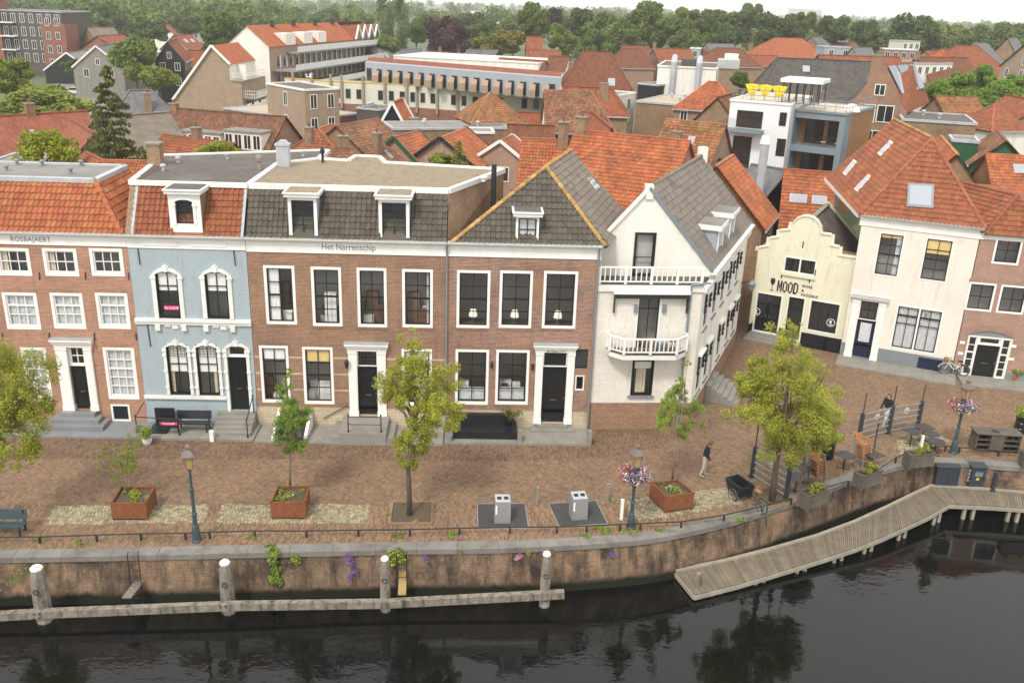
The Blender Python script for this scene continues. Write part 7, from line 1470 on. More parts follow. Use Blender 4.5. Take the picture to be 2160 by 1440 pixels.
def tree(label, px, ytop, wpx, Y, kind, aspect=.85, group='trees of the town', name='park_tree', low=.0):
    global _ti
    _ti += 1; t = at_depth(px, ytop, Y); s = (t-CP).length/F_PX; rx = wpx*s/2; rz = rx*aspect; zc = max(t.z-rz*1.02, rz*.55+low)
    root = thing(name, label, 'tree', (t.x, t.y, 0), _ti*1.7, group)
    me = CM[kind][_ti % len(CM[kind])]; addobj('crown', me, root, Matrix.Translation((0, 0, zc)) @ Matrix.Diagonal((rx, rx, max(rz, t.z-zc), 1)))
    addobj('trunk', TRUNK, root, Matrix.Diagonal((rx*1.1, rx*1.1, zc*.98, 1))); return root
NT_ = 'garden trees behind the front row'
tree('spreading olive-green tree behind the red roof, far left', 92, 166, 180, 128, 'leaf_lime', .55, NT_); tree('pale olive tree top at the left edge below the tower block', 8, 108, 95, 140, 'leaf_lime', .9, NT_)
tree('tall ragged conifer rising before the taupe roof', 222, 140, 170, 72, 'conifer', 1.38, NT_, 'conifer'); tree('rounded yellow-green weeping shrub behind the orange mansard', 90, 274, 128, 66, 'willow', .75, NT_, 'weeping_shrub'); tree('small yellow-green shrub peeping over the felt roof', 462, 299, 92, 66, 'willow', .55, NT_, 'garden_shrub')
tree('feathery light green conifer over the gravel roof edge', 968, 298, 92, 61, 'yardcon', 1.0, NT_, 'conifer'); tree('low garden bush left of the feathery conifer', 930, 318, 60, 60.5, 'leaf_lime', .6, NT_, 'garden_shrub')
tree('broad fresh green street tree beside the pale grey gable house', 275, 55, 100, 172, 'park_light', 1.1); tree('small round green tree at the crossing', 332, 130, 82, 168, 'leaf_lime', .7); tree('dark green dense tree left of the gallery flats', 458, 18, 105, 215, 'park_green', .95)
tree('green tree right of the tower block roofs', 165, 24, 70, 330, 'park_green', .8); tree('round tree above the white bungalow', 130, 35, 50, 300, 'park_light', .9); tree('wide green tree above the taupe mansard', 250, 5, 90, 360, 'park_green', .8); tree('tree behind the two white dormers', 205, 30, 60, 330, 'park_dark', .8); tree('tree left of the dark dense tree', 395, 25, 60, 330, 'park_dark', .8); tree('bushy tree over the white house row', 320, 35, 70, 300, 'park_dark', .7); tree('green tree by the pale bungalow drive', 178, 45, 45, 260, 'park_light', .9)
tree('left of the twin columnar poplars', 812, -30, 48, 235, 'poplar', 2.6, name='poplar'); tree('right of the twin columnar poplars', 846, -26, 46, 240, 'poplar', 2.6, name='poplar'); tree('light green tree at the foot of the poplars', 815, 66, 70, 222, 'park_light', .7); tree('green tree between poplar and copper beech', 878, 28, 60, 260, 'park_green', 1.0)
tree('large purple-leaved copper beech', 946, 16, 122, 228, 'copper', .85); tree('yellowish spreading tree right of the copper beech', 1058, 56, 116, 230, 'park_yellow', .5); tree('tall green tree with pointed top right of the yellowish tree', 1128, -2, 78, 250, 'park_green', 1.2); tree('pale green round tree behind the white gable roof', 1188, 44, 74, 235, 'park_light', .9); tree('second, smaller dark purple beech', 1172, 8, 50, 300, 'copper', .9)
tree('bushy green tree behind the yellowish one', 1020, 30, 90, 300, 'park_green', .8)
for i, (px, yt, w, Y, k, lab) in enumerate(((1232, 16, 80, 280, 'park_dark', 'dark park tree straight above the tall hipped roof'), (1300, 14, 120, 270, 'park_green', 'wide park tree above the brown gabled roofs'), (1372, 2, 110, 275, 'park_green', 'tallest rounded park tree at centre right'), (1428, 16, 80, 270, 'park_light', 'lighter park tree beside the tallest one'), (1482, 20, 92, 275, 'park_green', 'park tree above the pale blue house'), (1545, 14, 98, 285, 'park_dark', 'dark park tree above the slate roof with frame'), (1590, 10, 60, 330, 'park_green', 'slim park tree set farther back near the orange hip'), (1645, 20, 98, 300, 'park_dark', 'blue-green park tree above the bright orange hip'), (1702, 28, 52, 290, 'park_green', 'small pointed park tree under the white slab'), (1770, 30, 74, 300, 'park_dark', 'dark tree right of the white slab'), (1832, 42, 60, 290, 'park_dark', 'smaller dark tree above the cream flat building'), (1925, 20, 120, 290, 'park_dark', 'great dome-shaped dark tree on the right'), (2010, 42, 100, 330, 'park_light', 'light green tree right of the dome-shaped one'), (2080, 40, 110, 330, 'park_green', 'wide green tree above the church gable'), (2140, 48, 90, 320, 'park_green', 'last green tree at the right edge'), (2060, 66, 90, 290, 'park_dark', 'brownish low tree in front of the right-hand trees'), (1265, 60, 90, 262, 'park_green', 'low tree filling under the wide park tree'), (1335, 60, 80, 265, 'park_dark', 'low dark tree under the tallest park tree'), (1460, 62, 90, 262, 'park_green', 'low park tree over the long orange roof'), (1520, 60, 90, 270, 'park_dark', 'low dark tree over the mossy chimney'), (1870, 62, 80, 285, 'park_dark', 'low dark tree left of the dome-shaped tree'), (1975, 70, 80, 290, 'park_green', 'low green tree right below the dome-shaped tree'))): tree(lab, px, yt-7, w*1.06, Y, k, (.85, .95, .9)[i % 3], 'park tree belt')
for px, yt, w, Y, lab in ((1985, 163, 66, 125, 'leftmost lime tree of the cluster in the right-hand square'), (2030, 140, 80, 130, 'lime tree second from left in the right-hand cluster'), (2078, 128, 62, 138, 'tallest lime tree at the back of the right-hand cluster'), (2068, 172, 90, 122, 'broad lime tree in front of the right-hand cluster'), (2118, 158, 90, 126, 'lime tree on the right of the cluster'), (2150, 148, 60, 132, 'lime tree at the picture edge of the cluster')): tree(lab, px, yt, w, Y, 'lime_street', .85, 'lime trees in the right-hand square')
tree('ivy bush on the wall beside the white windowless hall', 1565, 148, 50, 150, 'park_green', .8, name='garden_shrub'); tree('hedge-like bush below the black gabled shed', 150, 118, 42, 200, 'park_green', .8, name='garden_shrub'); tree('green hedge bush by the orange bungalow', 165, 88, 60, 240, 'park_green', .5, name='garden_shrub')
for i, (px, yt, w, Y, k, lab) in enumerate(((60, -8, 110, 420, 'park_dark', 'far tree rising over the tower block roof'), (110, 8, 80, 380, 'park_green', 'far tree right of the tower block top'), (300, -4, 110, 400, 'park_green', 'far tree left of the distant school'), (360, 8, 90, 420, 'park_dark', 'far tree before the distant school'), (520, 0, 110, 420, 'park_green', 'far tree above the white gable of the flats'), (600, 6, 100, 440, 'park_dark', 'far tree above the orange roof of the flats'), (680, 4, 100, 430, 'park_green', 'far tree above the pointed small gables'), (750, 10, 90, 420, 'park_light', 'far tree left of the twin poplars'), (905, 20, 80, 330, 'park_green', 'far tree behind the copper beech, left'), (1000, 18, 90, 360, 'park_dark', 'far tree behind the copper beech, right'), (1085, 20, 90, 340, 'park_green', 'far tree behind the yellowish spreading tree'))): tree(lab, px, yt, w, Y, k, .75, 'far trees on the left')
# ---- far woods that read as one mass
rng = np.random.default_rng(77); vs = []
for k in range(760):
    Y = 340*math.exp(rng.random()*2.2); x = rng.uniform(-.62, .66)*Y; r = rng.uniform(4.5, 8)*(1 if Y < 800 else 1.5); h = rng.uniform(10, 17)
    if Y < 480 and -.14*Y < x < .0*Y: continue
    c = np.array([[x+rng.uniform(-r, r)*.6, Y+rng.uniform(-r, r)*.6, h-r*.6+rng.uniform(-r, r)*.35] for _ in range(7)]); vs.append(leaves_np(c, np.full(7, r*.55), 260 if Y < 900 else 120, 2.0 if Y < 900 else 3.6, rng, .5))
tag(addobj('far_woodland', quadmesh('far_woodland', np.concatenate(vs), 'park_green')), 'distant tree belts fading to the horizon', 'woodland', kind='stuff')
# ================================================================ street furniture, people, quay timber
mat('corten', (.21, .075, .03), .75, .25, 2, dirt=(.12, .045, .02), damt=.6, dscale=1.5, bump=.2)
mat('lamp_green', (.045, .075, .088), .45, .15, 3); mat('lantern_glass', (.45, .30, .12), .25, .1, 3); mat('lantern_metal', (.17, .14, .13), .5, .2, 3)
mat('bin_grey', (.26, .265, .27), .55, .12, 2, dirt=(.15, .15, .15), damt=.4); mat('asphalt', (.06, .06, .06), .9, .2, 3, bump=.4, bscale=60); mat('grey_wood', (.105, .09, .075), .85, .25, 3, streak=True, dirt=(.2, .18, .15), damt=.5); mat('rattan', (.36, .17, .07), .7, .25, 5)
mat('table_top', (.05, .048, .05), .5, .15, 2); mat('anthracite', (.035, .045, .06), .5, .12, 2); mat('terracotta', (.42, .13, .06), .7, .1, 3); mat('galv', (.33, .34, .34), .45, .12, 3, metal=.4); mat('tyre', (.015, .015, .015), .8, .1, 3)
mat('yellow_wood', (.32, .235, .09), .8, .2, 3); flatm('skin', (.50, .30, .21), .6); mat('jacket', (.018, .02, .028), .8, .2, 6); mat('beige_cloth', (.42, .40, .34), .8, .12, 6); mat('white_cloth', (.65, .66, .66), .8, .1, 6); mat('hair_red', (.20, .07, .025), .7, .2, 20); mat('hair_grey', (.12, .085, .05), .8, .2, 20); mat('shoe', (.36, .30, .22), .7, .1, 5)
def clump(name, root, pts, rad, n, size, m, seed, droop=0., kind=None):
    o = addobj(name, quadmesh(name, leaves_np(np.array(pts, float), np.full(len(pts), rad), n, size, np.random.default_rng(seed), .2, droop), m), root)
    if root: o['kind'] = 'stuff'
    return o
# ---- lamp posts
def lamp(label, base, top, z_l, basket=False):
    b = G(*base); ht = at_depth(*top, b.y).z; root = thing('street_lamp', label, 'street lamp', b, .3, 'lantern lamp posts on the quay'); H = ht-1.05
    MB().lathe([(.2, 0), (.2, .06), (.17, .1), (.15, .45), (.12, .6), (.12, .66), (.085, .72), (.08, 1.1), (.1, 1.13), (.1, 1.2), (.07, 1.26), (.06, H*.68), (.08, H*.69), (.08, H*.73), (.055, H*.75), (.045, H-.1), (.07, H-.06), (.04, H)], 14).build('post', 'lamp_green', root, smooth=False)
    L = MB(); g = MB(); z0 = H+.08
    MB().lathe([(.13, z0), (.235, z0+.5)], 4).build('lantern_glass', 'lantern_glass', root)
    for k in range(4):
        a = math.pi/2*(k+.5); c, s = math.cos(a), math.sin(a); L.bar((c*.14, s*.14, z0-.02), (c*.245, s*.245, z0+.52), .025, .025)
        L.bar((c*.14, s*.14, z0), (math.cos(a+math.pi/2)*.14, math.sin(a+math.pi/2)*.14, z0), .025, .025); L.bar((c*.0, s*.0, H-.02), (c*.14, s*.14, z0), .02, .02)
    L.build('lantern_frame', 'lantern_metal', root)
    MB().lathe([(.34, z0+.51), (.34, z0+.55), (.12, z0+.76), (.09, z0+.78), (.09, z0+.84), (.13, z0+.86), (.12, z0+.92), (.02, z0+.98)], 4).build('lantern_cap', 'lantern_metal', root)
    if basket:
        zb = z_l; rg = MB(); n = 16; rg.tube([(.4*math.cos(2*math.pi*i/n), .4*math.sin(2*math.pi*i/n), zb-.1) for i in range(n+1)], .03, 6); fb = thing('flower_basket', basket, 'flower basket', b, .3, 'flower baskets on the lamp posts'); rg.build('basket_ring', 'ink', fb)
        P = [(.42*math.cos(2*math.pi*i/18), .42*math.sin(2*math.pi*i/18), zb+.02*math.sin(i*2.)) for i in range(18)]
        clump('foliage', fb, P, .22, 900, .09, 'leaf_mid', 9)
        for m, n, s in (('petal_white', 420, 1), ('petal_pink', 260, 2), ('petal_purple', 420, 3), ('petal_red', 260, 4)): clump('flowers', fb, P if m != 'petal_red' else P[3:10], .28, n, .1, m, s)
lamp('green lamp post without flowers, standing left on the quay', (415, 1140), (397, 938), 0)
lamp('middle lamp post on the quay, its post passing through a flower basket', (1330, 1113), (1347, 937), at_depth(1338, 1000, G(1330, 1113).y).z, 'ring of white, purple and red flowers on the middle lamp post')
lamp('lamp post at the right by the wooden bar, carrying pink flowers', (2010, 955), (2043, 800), at_depth(2033, 855, G(2010, 955).y).z, 'ring of pink and purple flowers on the right-hand lamp post')
# ---- rusty planters
def planter(label, tops, zt=.78, plants=()):
    P = [G(x, y, zt) for x, y in tops]; c = sum(P, Vector())/4; root = thing('rusty_planter', label, 'planter', (c.x, c.y, 0), 0, 'rusty steel planters'); P = [p-Vector((c.x, c.y, 0)) for p in P]
    for i in range(4):
        a, b = P[i], P[(i+1) % 4]; d = (b-a).normalized(); n = Vector((-d.y, d.x, 0))
        MB().mesh([(*(a).xy, .1), (*(b).xy, .1), (*(b).xy, zt), (*(a).xy, zt), (*(a+n*.04).xy, .1), (*(b+n*.04).xy, .1), (*(b+n*.04).xy, zt), (*(a+n*.04).xy, zt)], [(0, 1, 2, 3), (3, 2, 6, 7), (7, 6, 5, 4)]).build('side_panel', 'corten', root)
        m = a+(d+n)*.05; MB().box(m.x-.04, m.x+.04, m.y-.04, m.y+.04, 0, .12).build('foot', 'corten', root); MB().bar((*(a+n*.03).xy, zt+.012), (*(b+n*.03).xy, zt+.012), .07, .024).build('rim', 'corten', root)
    q = [p+(-p.normalized())*.06 for p in P]; MB().slab([(p.x, p.y) for p in q], .3, zt-.1).build('soil', 'soil', root)
    return root, P, c
for i, (lab, tops, cols) in enumerate((('rusty steel planter with dry multi-stemmed shrub, leftmost', [(232, 1062), (307, 1062), (328, 1026), (255, 1026)], 'shrub_dry'), ('rusty steel planter under the slim green tree, middle', [(570, 1060), (644, 1060), (653, 1025), (585, 1025)], 'leaf_fresh'), ('rusty steel planter set at an angle with small white flowers, right', [(1372, 1017), (1405, 1049), (1465, 1040), (1430, 1011)], 'leaf_fresh'))):
    root, P, c = planter(lab, tops); rg = np.random.default_rng(i+3); pts = []
    for k in range(9): w = rg.dirichlet((1, 1, 1, 1)); p = sum((P[j]*w[j] for j in range(4)), Vector())*.85; pts.append((p.x, p.y, .74))
    g = thing('bedding_plants', ('tufts of yellow-green planting in the leftmost rusty planter', 'tufts of grass and white flowers in the middle rusty planter', 'low green planting in the angled rusty planter')[i], 'plants', (c.x, c.y, 0), 0, 'planting in the rusty planters'); clump('foliage', g, pts, .14, 420, .11, 'leaf_lime' if i else 'willow_yellow', i)
    if i: clump('flowers', g, pts[:3], .16, 90, .05, 'petal_white', i)
# multi-stem shrub in planter 1
b = G(272, 1035, .6); sh = thing('planter_shrub', 'tall thin multi-stemmed shrub in the leftmost rusty planter', 'shrub', b, 0); rg = np.random.default_rng(8); mb = MB(); C = []
for k in range(7):
    t = at_depth(228+k*10+rg.normal(0, 5), 912+rg.uniform(0, 40), b.y)-b; t.y += rg.normal(0, .35); base = Vector((rg.normal(0, .07), rg.normal(0, .07), 0)); limb(mb, base, t, .02, .006, rg, 5, .04)
    for j in range(9): f = .45+.55*j/8; C.append(base.lerp(t, f)+Vector(rg.normal(0, .12, 3)))
mb.build('stems', 'bark_young', sh, uv=False); clump('foliage', sh, C, .15, 1700, .08, 'leaf_lime', 5)
# ---- tree pits
for label, cx, cy, hw in (('square brick-edged tree pit around the yellow-green tree', 868, 1082, .8), ('square brick-edged tree pit around the largest tree', 1627, 1050, .6)):
    b = G(cx, cy); tp = thing('tree_pit', label, 'tree pit', b, math.radians(4 if cx < 1000 else 25), 'tree pits'); MB().box(-hw, hw, -hw, hw, -.01, .03).build('soil', 'soil', tp)
    for x0, x1, y0, y1 in ((-hw-.1, hw+.1, -hw-.12, -hw), (-hw-.1, hw+.1, hw, hw+.12), (-hw-.12, -hw, -hw, hw), (hw, hw+.12, -hw, hw)): MB().box(x0, x1, y0, y1, -.01, .07).build('edging', 'paver_red', tp)
    clump('weeds', tp, [(hw*1.1, .1, .02), (-hw*1.1, -.2, .02), (.2, -hw, .03), (-.4, hw*.8, .03)], .15, 160, .09, 'leaf_mid', 3)
# ---- underground waste columns
for lab, pl, bx in (('left grey waste column on its dark square plate', [(1007, 1063), (1107, 1062), (1115, 1114), (1008, 1115)], (1059, 1096)), ('right grey waste column on its tilted dark plate', [(1157, 1063), (1257, 1056), (1282, 1105), (1180, 1112)], (1219, 1089))):
    b = G(*bx); P = [G(*q)-b for q in pl]; ang = math.atan2(P[2].y-P[3].y, P[2].x-P[3].x); root = thing('waste_column', lab, 'waste bin', b, 0, 'underground waste bins'); MB().slab([(p.x, p.y) for p in (P[3], P[2], P[1], P[0])], -.01, .022).build('plate', 'asphalt', root)
    for i in range(4): a, c = P[i], P[(i+1) % 4]; MB().bar((a.x, a.y, .02), (c.x, c.y, .02), .04, .03).build('plate_rim', 'galv', root)
    rt = Matrix.Rotation(ang, 4, 'Z'); w, d, h = .33, .3, .98
    o = addobj('column', MB().mesh([(-w, -d, .02), (w, -d, .02), (w, d, .02), (-w, d, .02), (-w*.96, -d, h), (w*.96, -d, h), (w*.96, d, h+.06), (-w*.96, d, h+.06)], [(4, 5, 6, 7), (0, 1, 5, 4), (1, 2, 6, 5), (2, 3, 7, 6), (3, 0, 4, 7)]).data('column', 'bin_grey'), root, rt)
    MB().mesh([(-w*.9, -d*.9, h+.015), (w*.9, -d*.9, h+.015), (w*.9, d*.9, h+.065), (-w*.9, d*.9, h+.065)], [(0, 1, 2, 3)]).build('lid', 'zinc', o)
    for x in (-.14, .14): MB().mesh([(x-.09, -.1, h+.045), (x+.09, -.1, h+.045), (x+.09, .1, h+.062), (x-.09, .1, h+.062)], [(0, 1, 2, 3)]).build('flap', 'ink', o)
    MB().box(-w+.03, -w+.1, -d-.012, -d-.001, .45, .85).build('label_strip', 'print_white', o)
# ---- bollards
for nm, lab, px, py, h, r, m in (('bollard', 'slim steel bollard between the two waste columns', 1133, 1064, .85, .055, 'galv'), ('bollard', 'slim rusty-footed bollard right of the waste columns', 1281, 1056, .85, .055, 'galv'), ('white_post', 'white square post left of the middle lamp post', 1310, 1095, .95, .09, 'white_frame'), ('white_post', 'small white guard stone beside the blue house steps', 448, 930, .55, .13, 'white_frame'), ('white_post', 'white post among the dark terrace tables', 1940, 955, .95, .08, 'white_frame')):
    o = MB().lathe([(r, 0), (r*.95, h-.06), (r*1.1, h-.05), (r*1.1, h-.01), (r*.3, h)], 4 if nm == 'white_post' else 12).build(nm, m); tag(o, lab, 'bollard', 'bollards'); o.location = G(px, py)
# ---- low quay rail
PX = [(-110, 1150), (-30, 1147), (85, 1146), (205, 1142), (298, 1139), (392, 1138), (443, 1136), (538, 1133), (647, 1133), (756, 1131), (865, 1130), (969, 1127), (1075, 1125), (1174, 1124), (1237, 1122), (1307, 1119), (1350, 1117), (1436, 1113), (1526, 1099), (1607, 1080), (1668, 1063)]
def quay_rail(label, px, z=.3):
    P = [G(*p) for p in px]; root = thing('quay_rail', label, 'railing', P[0], 0, 'low black rails along the quay'); o = P[0].copy(); Q_ = [p-o for p in P]
    MB().tube([p+Vector((0, 0, z)) for p in Q_], .028, 8).build('rail', 'ink', root)
    for p in Q_: MB().box(p.x-.035, p.x+.035, p.y-.035, p.y+.035, 0, z).build('post', 'ink', root)
quay_rail('long low black rail along the left and middle quay edge', PX); quay_rail('short low black rail between the wooden terrace planters', [(1740, 1040), (1788, 1026)]); quay_rail('short low black rail left of the farthest wooden planter', [(1850, 1001), (1888, 977), (1905, 968)]); quay_rail('low black rail in front of the wooden bar', [(1958, 955), (1993, 952), (2022, 955), (2105, 962), (2160, 966), (2230, 972)])
# ---- mooring posts and beam
cap = [(82, 1195), (472, 1183), (812, 1175), (1153, 1165)]; bs = [(90, 1315), (480, 1297), (812, 1293), (1148, 1283)]
for i, (c, b) in enumerate(zip(cap, bs)):
    p = G(*b, WZ); zt = at_depth(*c, p.y+.2).z; w = (.25, .22, .17, .18)[i]; root = thing('mooring_post', ('thick grey mooring post with white cap, leftmost', 'grey mooring post with white cap, second from left', 'dark mooring post with white cap beside the yellow flowers', 'mooring post with white cap at the free end of the beam')[i], 'mooring post', (p.x, p.y+.2, WZ), 0, 'mooring posts in the canal'); hh = zt-WZ
    MB().lathe([(w*1.15, -.9), (w*1.2, hh*.4), (w*1.05, hh*.85), (w*.85, hh-.1), (w*.85, hh-.02)], 8).build('timber', 'old_timber', root); MB().lathe([(w*.9, hh-.1), (w*.9, hh-.03), (w*.6, hh+.03)], 8).build('cap', 'white_paint', root)
    MB().lathe([(w*1.205, .05), (w*1.2, .3)], 8).build('pale_band', 'dock_frame', root)
    n = 12; MB().tube([(.09*math.cos(2*math.pi*k/n), -w*1.1-.03, hh*.62+.1*math.sin(2*math.pi*k/n)) for k in range(n+1)], .016, 6).build('mooring_ring', 'ink', root)
bp = [(-140, 1306), (90, 1293), (480, 1277), (812, 1272), (1190, 1252)]; Z = -1.05
B_ = [at_depth(x, y, 27.55+(.28*(i))) for i, (x, y) in enumerate(bp)]
pr0, pr1 = G(90, 1315, WZ), G(1148, 1283, WZ)
def bpt(px, py): t = (px-90)/(1148-90); Y = pr0.y+(pr1.y-pr0.y)*t-.1; return at_depth(px, py, Y)
Pb = [bpt(x, y) for x, y in bp]; bm = thing('fender_beam', 'long weathered grey timber beam bolted along the mooring posts', 'beam', Pb[0], 0)
for i in range(len(Pb)-1): MB().bar(Pb[i]-Pb[0], Pb[i+1]-Pb[0]-(Pb[i+1]-Pb[i]).normalized()*.01, .24, .3).build('timber', 'old_timber', bm)
for (x, y) in ((75, 1290), (87, 1289), (467, 1274), (478, 1273), (806, 1270), (818, 1269), (75, 1299), (87, 1298), (806, 1276), (818, 1275)): q = bpt(x, y)-Pb[0]; MB().lathe([(.03, 0), (.03, .03), (.005, .04)], 6).build('bolt', 'ink', bm).matrix_local = Matrix.Translation((q.x, q.y-.13, q.z)) @ Matrix.Rotation(math.pi/2, 4, 'X')
def ladder(label, x0, x1, ytop):
    a = G(x0, 1175, 0.); b = G(x1, 1173, 0.); a.y -= .22; b.y -= .22; root = thing('quay_ladder', label, 'ladder', a, 0, 'ladders on the quay wall'); d = b-a
    for o in (Vector(), d): MB().tube([(o.x, o.y+.1, .32), (o.x, o.y, .25), (o.x, o.y-.05, -1.9)], .022, 6).build('stile', 'ink', root)
    for k in range(6): z = -.15-k*.3; MB().tube([(0, -.03, z), (d.x, d.y-.03, z)], .016, 6).build('rung', 'ink', root)
ladder('black iron ladder on the quay wall behind the tilted plank', 275, 297, 1147); ladder('black iron ladder on the quay wall by the yellow flowers', 838, 859, 1147)
def plank(label, a, b, w, m):
    o = MB().bar((0, 0, 0), b-a, w, .05); o = o.build('gangplank', m); tag(o, label, 'plank', 'gangplanks to the beam'); o.location = a
q = bpt(268, 1268); plank('tilted grey plank bridging beam and ladder', q+Vector((0, 0, .17)), at_depth(297, 1222, q.y+1.5), .34, 'old_timber'); q = bpt(848, 1258); plank('yellowish plank leaning from the beam to the quay wall', q+Vector((0, -.02, .1)), at_depth(850, 1202, q.y+1.2), .3, 'yellow_wood')
# ---- plants on the wall
def wallplant(label, spots, rad, n, sz, m, fl=None, seed=1):
    P = []
    for x, y in spots:
        Y = yq(G(x, 1168).x, QC)-.12; P.append(at_depth(x, y, float(Y)))
    c = P[0].copy(); root = thing('wall_plant', label, 'plant', c, 0, 'plants growing on the quay wall'); pts = [p-c for p in P]; clump('foliage', root, pts, rad, n, sz, m, seed, .3)
    if fl: clump('flowers', root, pts if len(fl) < 4 else pts[fl[3]:], rad*1.05, fl[1], fl[2], fl[0], seed+1)
wallplant('tall green bush hanging over the quay wall with yellow and violet blooms', [(570, 1155), (578, 1165), (575, 1180), (583, 1195), (580, 1210), (588, 1222), (575, 1222)], .22, 900, .11, 'leaf_mid', ('petal_yellow', 30, .07, 4), 1)
wallplant('small round yellow-green tuft on the wall right of the tall bush', [(622, 1176), (626, 1180)], .18, 220, .08, 'leaf_lime', None, 2)
wallplant('trailing column of purple flowers on the quay wall', [(735, 1172), (738, 1182), (742, 1190), (742, 1212), (738, 1218), (748, 1205)], .17, 160, .06, 'leaf_mid', ('petal_purple', 750, .055), 3)
wallplant('yellow flowering plant on the wall behind the dark mooring post', [(825, 1170), (835, 1175), (845, 1168), (828, 1185), (840, 1162), (850, 1180)], .2, 420, .1, 'leaf_mid', ('petal_yellow', 120, .075), 4)
wallplant('little violet cushion right of the yellow flowers', [(897, 1177), (900, 1180)], .12, 40, .05, 'leaf_mid', ('petal_purple', 180, .05), 5); wallplant('pink-violet tuft left of the end mooring post', [(1090, 1175), (1096, 1172)], .13, 60, .05, 'leaf_mid', ('petal_pink', 170, .05), 6); wallplant('violet tuft on the wall below the middle lamp post', [(1290, 1168), (1294, 1170)], .14, 40, .05, 'leaf_mid', ('petal_purple', 190, .05), 7)
wallplant('faint moss patch on the wall at the far left', [(20, 1225), (35, 1215), (50, 1205)], .2, 200, .06, 'leaf_mid', None, 8); wallplant('fern tuft under the coping right of the violet cushion', [(970, 1165), (1115, 1166), (1165, 1162)], .12, 160, .07, 'leaf_lime', None, 9)
# weeds along the coping
rg = np.random.default_rng(12); pts = []
for px, py, k in ((1330, 1122, 7), (1280, 1118, 5), (1260, 1116, 3), (1390, 1122, 3), (950, 1128, 4), (170, 1148, 3), (835, 1130, 3), (1230, 1128, 3), (1400, 1060, 2), (1290, 1058, 2), (1555, 1095, 3), (1860, 765, 3), (1885, 768, 3), (1825, 760, 2), (80, 1140, 2), (530, 1135, 2)):
    for j in range(k): p = G(px+rg.normal(0, 9), py+rg.normal(0, 3)); pts.append((p.x, p.y, .02))
w = clump('weeds', None, pts, .13, 2000, .09, 'leaf_mid', 4); tag(w, 'scattered weeds in the paving joints along the quay', 'weeds', kind='stuff')
# ---- benches
def bench(label, loc, rz, L, m, group=None):
    root = thing('bench', label, 'bench', loc, rz, group)
    for i in range(4): MB().box(-L/2, L/2, -.42+i*.105, -.335+i*.105, .42, .46).build('seat_slat', m, root)
    for i in range(4): z = .52+i*.105; MB().mesh([(-L/2, .03+i*.02, z), (L/2, .03+i*.02, z), (L/2, .05+i*.02, z+.09), (-L/2, .05+i*.02, z+.09), (-L/2, .06+i*.02, z), (L/2, .06+i*.02, z), (L/2, .08+i*.02, z+.09), (-L/2, .08+i*.02, z+.09)], [(0, 1, 2, 3), (7, 6, 5, 4), (3, 2, 6, 7), (0, 4, 5, 1), (0, 3, 7, 4), (1, 5, 6, 2)]).build('back_slat', m, root)
    for x in (-L/2+.15, L/2-.15):
        MB().bar((x, .08, 0), (x, .12, .92), .06, .08).build('leg', 'ink', root); MB().bar((x, -.38, 0), (x, -.36, .42), .06, .06).build('leg', 'ink', root); MB().bar((x, -.4, .4), (x, .08, .4), .05, .05).build('seat_bearer', 'ink', root)
q = Vector((F.uv(421, 893)[0], -.75, .12)); w = F.o+F.t*q.x+F.m*q.y+Vector((0, 0, .12)); bench('black slatted bench against the blue house', w, FA*math.pi/180, 1.65, 'black_paint'); bench('dark green slatted bench cut by the left picture edge', G(8, 1120), math.radians(3), 1.9, 'lamp_green')
# ---- pots
def pot(label, loc, r, h, m, leaf, n, pr, ph, flower=None, sd=1):
    root = thing('potted_plant', label, 'potted plant', loc, 0, 'potted plants'); MB().lathe([(r*.68, 0), (r*.95, h*.6), (r, h*.95), (r*1.05, h), (r*.9, h), (r*.85, h-.06)], 14).build('pot', m, root, smooth=True); rg = np.random.default_rng(sd)
    clump('foliage', root, [(rg.normal(0, pr*.4), rg.normal(0, pr*.4), h+ph*rg.uniform(.15, .9)) for _ in range(8)], pr*.55, n, .11, leaf, sd)
    if flower: clump('flowers', root, [(rg.normal(0, pr*.4), rg.normal(0, pr*.4), h+ph*rg.uniform(.5, .9)) for _ in range(8)], pr*.5, flower[1], .08, flower[0], sd)
pot('white round pot with leafy green plant on the pavement edge', G(311, 937), .24, .35, 'white_paint', 'leaf_fresh', 600, .42, .5, None, 2)
w = F.o+F.t*F.uv(1073, 893)[0]+F.m*-.5; pot('black pot with small olive shrub on the stone stoop', Vector((w.x, w.y, .5)), .22, .3, 'black_paint', 'shrub_dry', 350, .35, .6, None, 3); pot('red terracotta pot beside the dark arched door', G(2137, 803), .2, .4, 'terracotta', 'leaf_mid', 250, .3, .3, None, 4)
def barrel(label, base, seed):
    root = thing('barrel_planter', label, 'barrel planter', G(*base), 0, 'black barrel planters'); MB().lathe([(.27, 0), (.3, .02), (.3, .28), (.315, .3), (.3, .32), (.3, .58), (.315, .6), (.3, .62), (.3, .88), (.31, .9), (.27, .9), (.26, .84)], 18).build('barrel', 'black_paint', root); rg = np.random.default_rng(seed)
    P = [(rg.normal(0, .15), rg.normal(0, .15), 1.0+rg.uniform(0, .25)) for _ in range(8)]; clump('foliage', root, P, .22, 600, .1, 'leaf_fresh', seed); clump('flowers', root, P, .24, 120, .06, 'petal_yellow', seed)
barrel('black barrel with yellow-white flowers behind the largest tree', (1744, 965), 3); barrel('black barrel with leafy plant at the right edge', (2150, 912), 5)
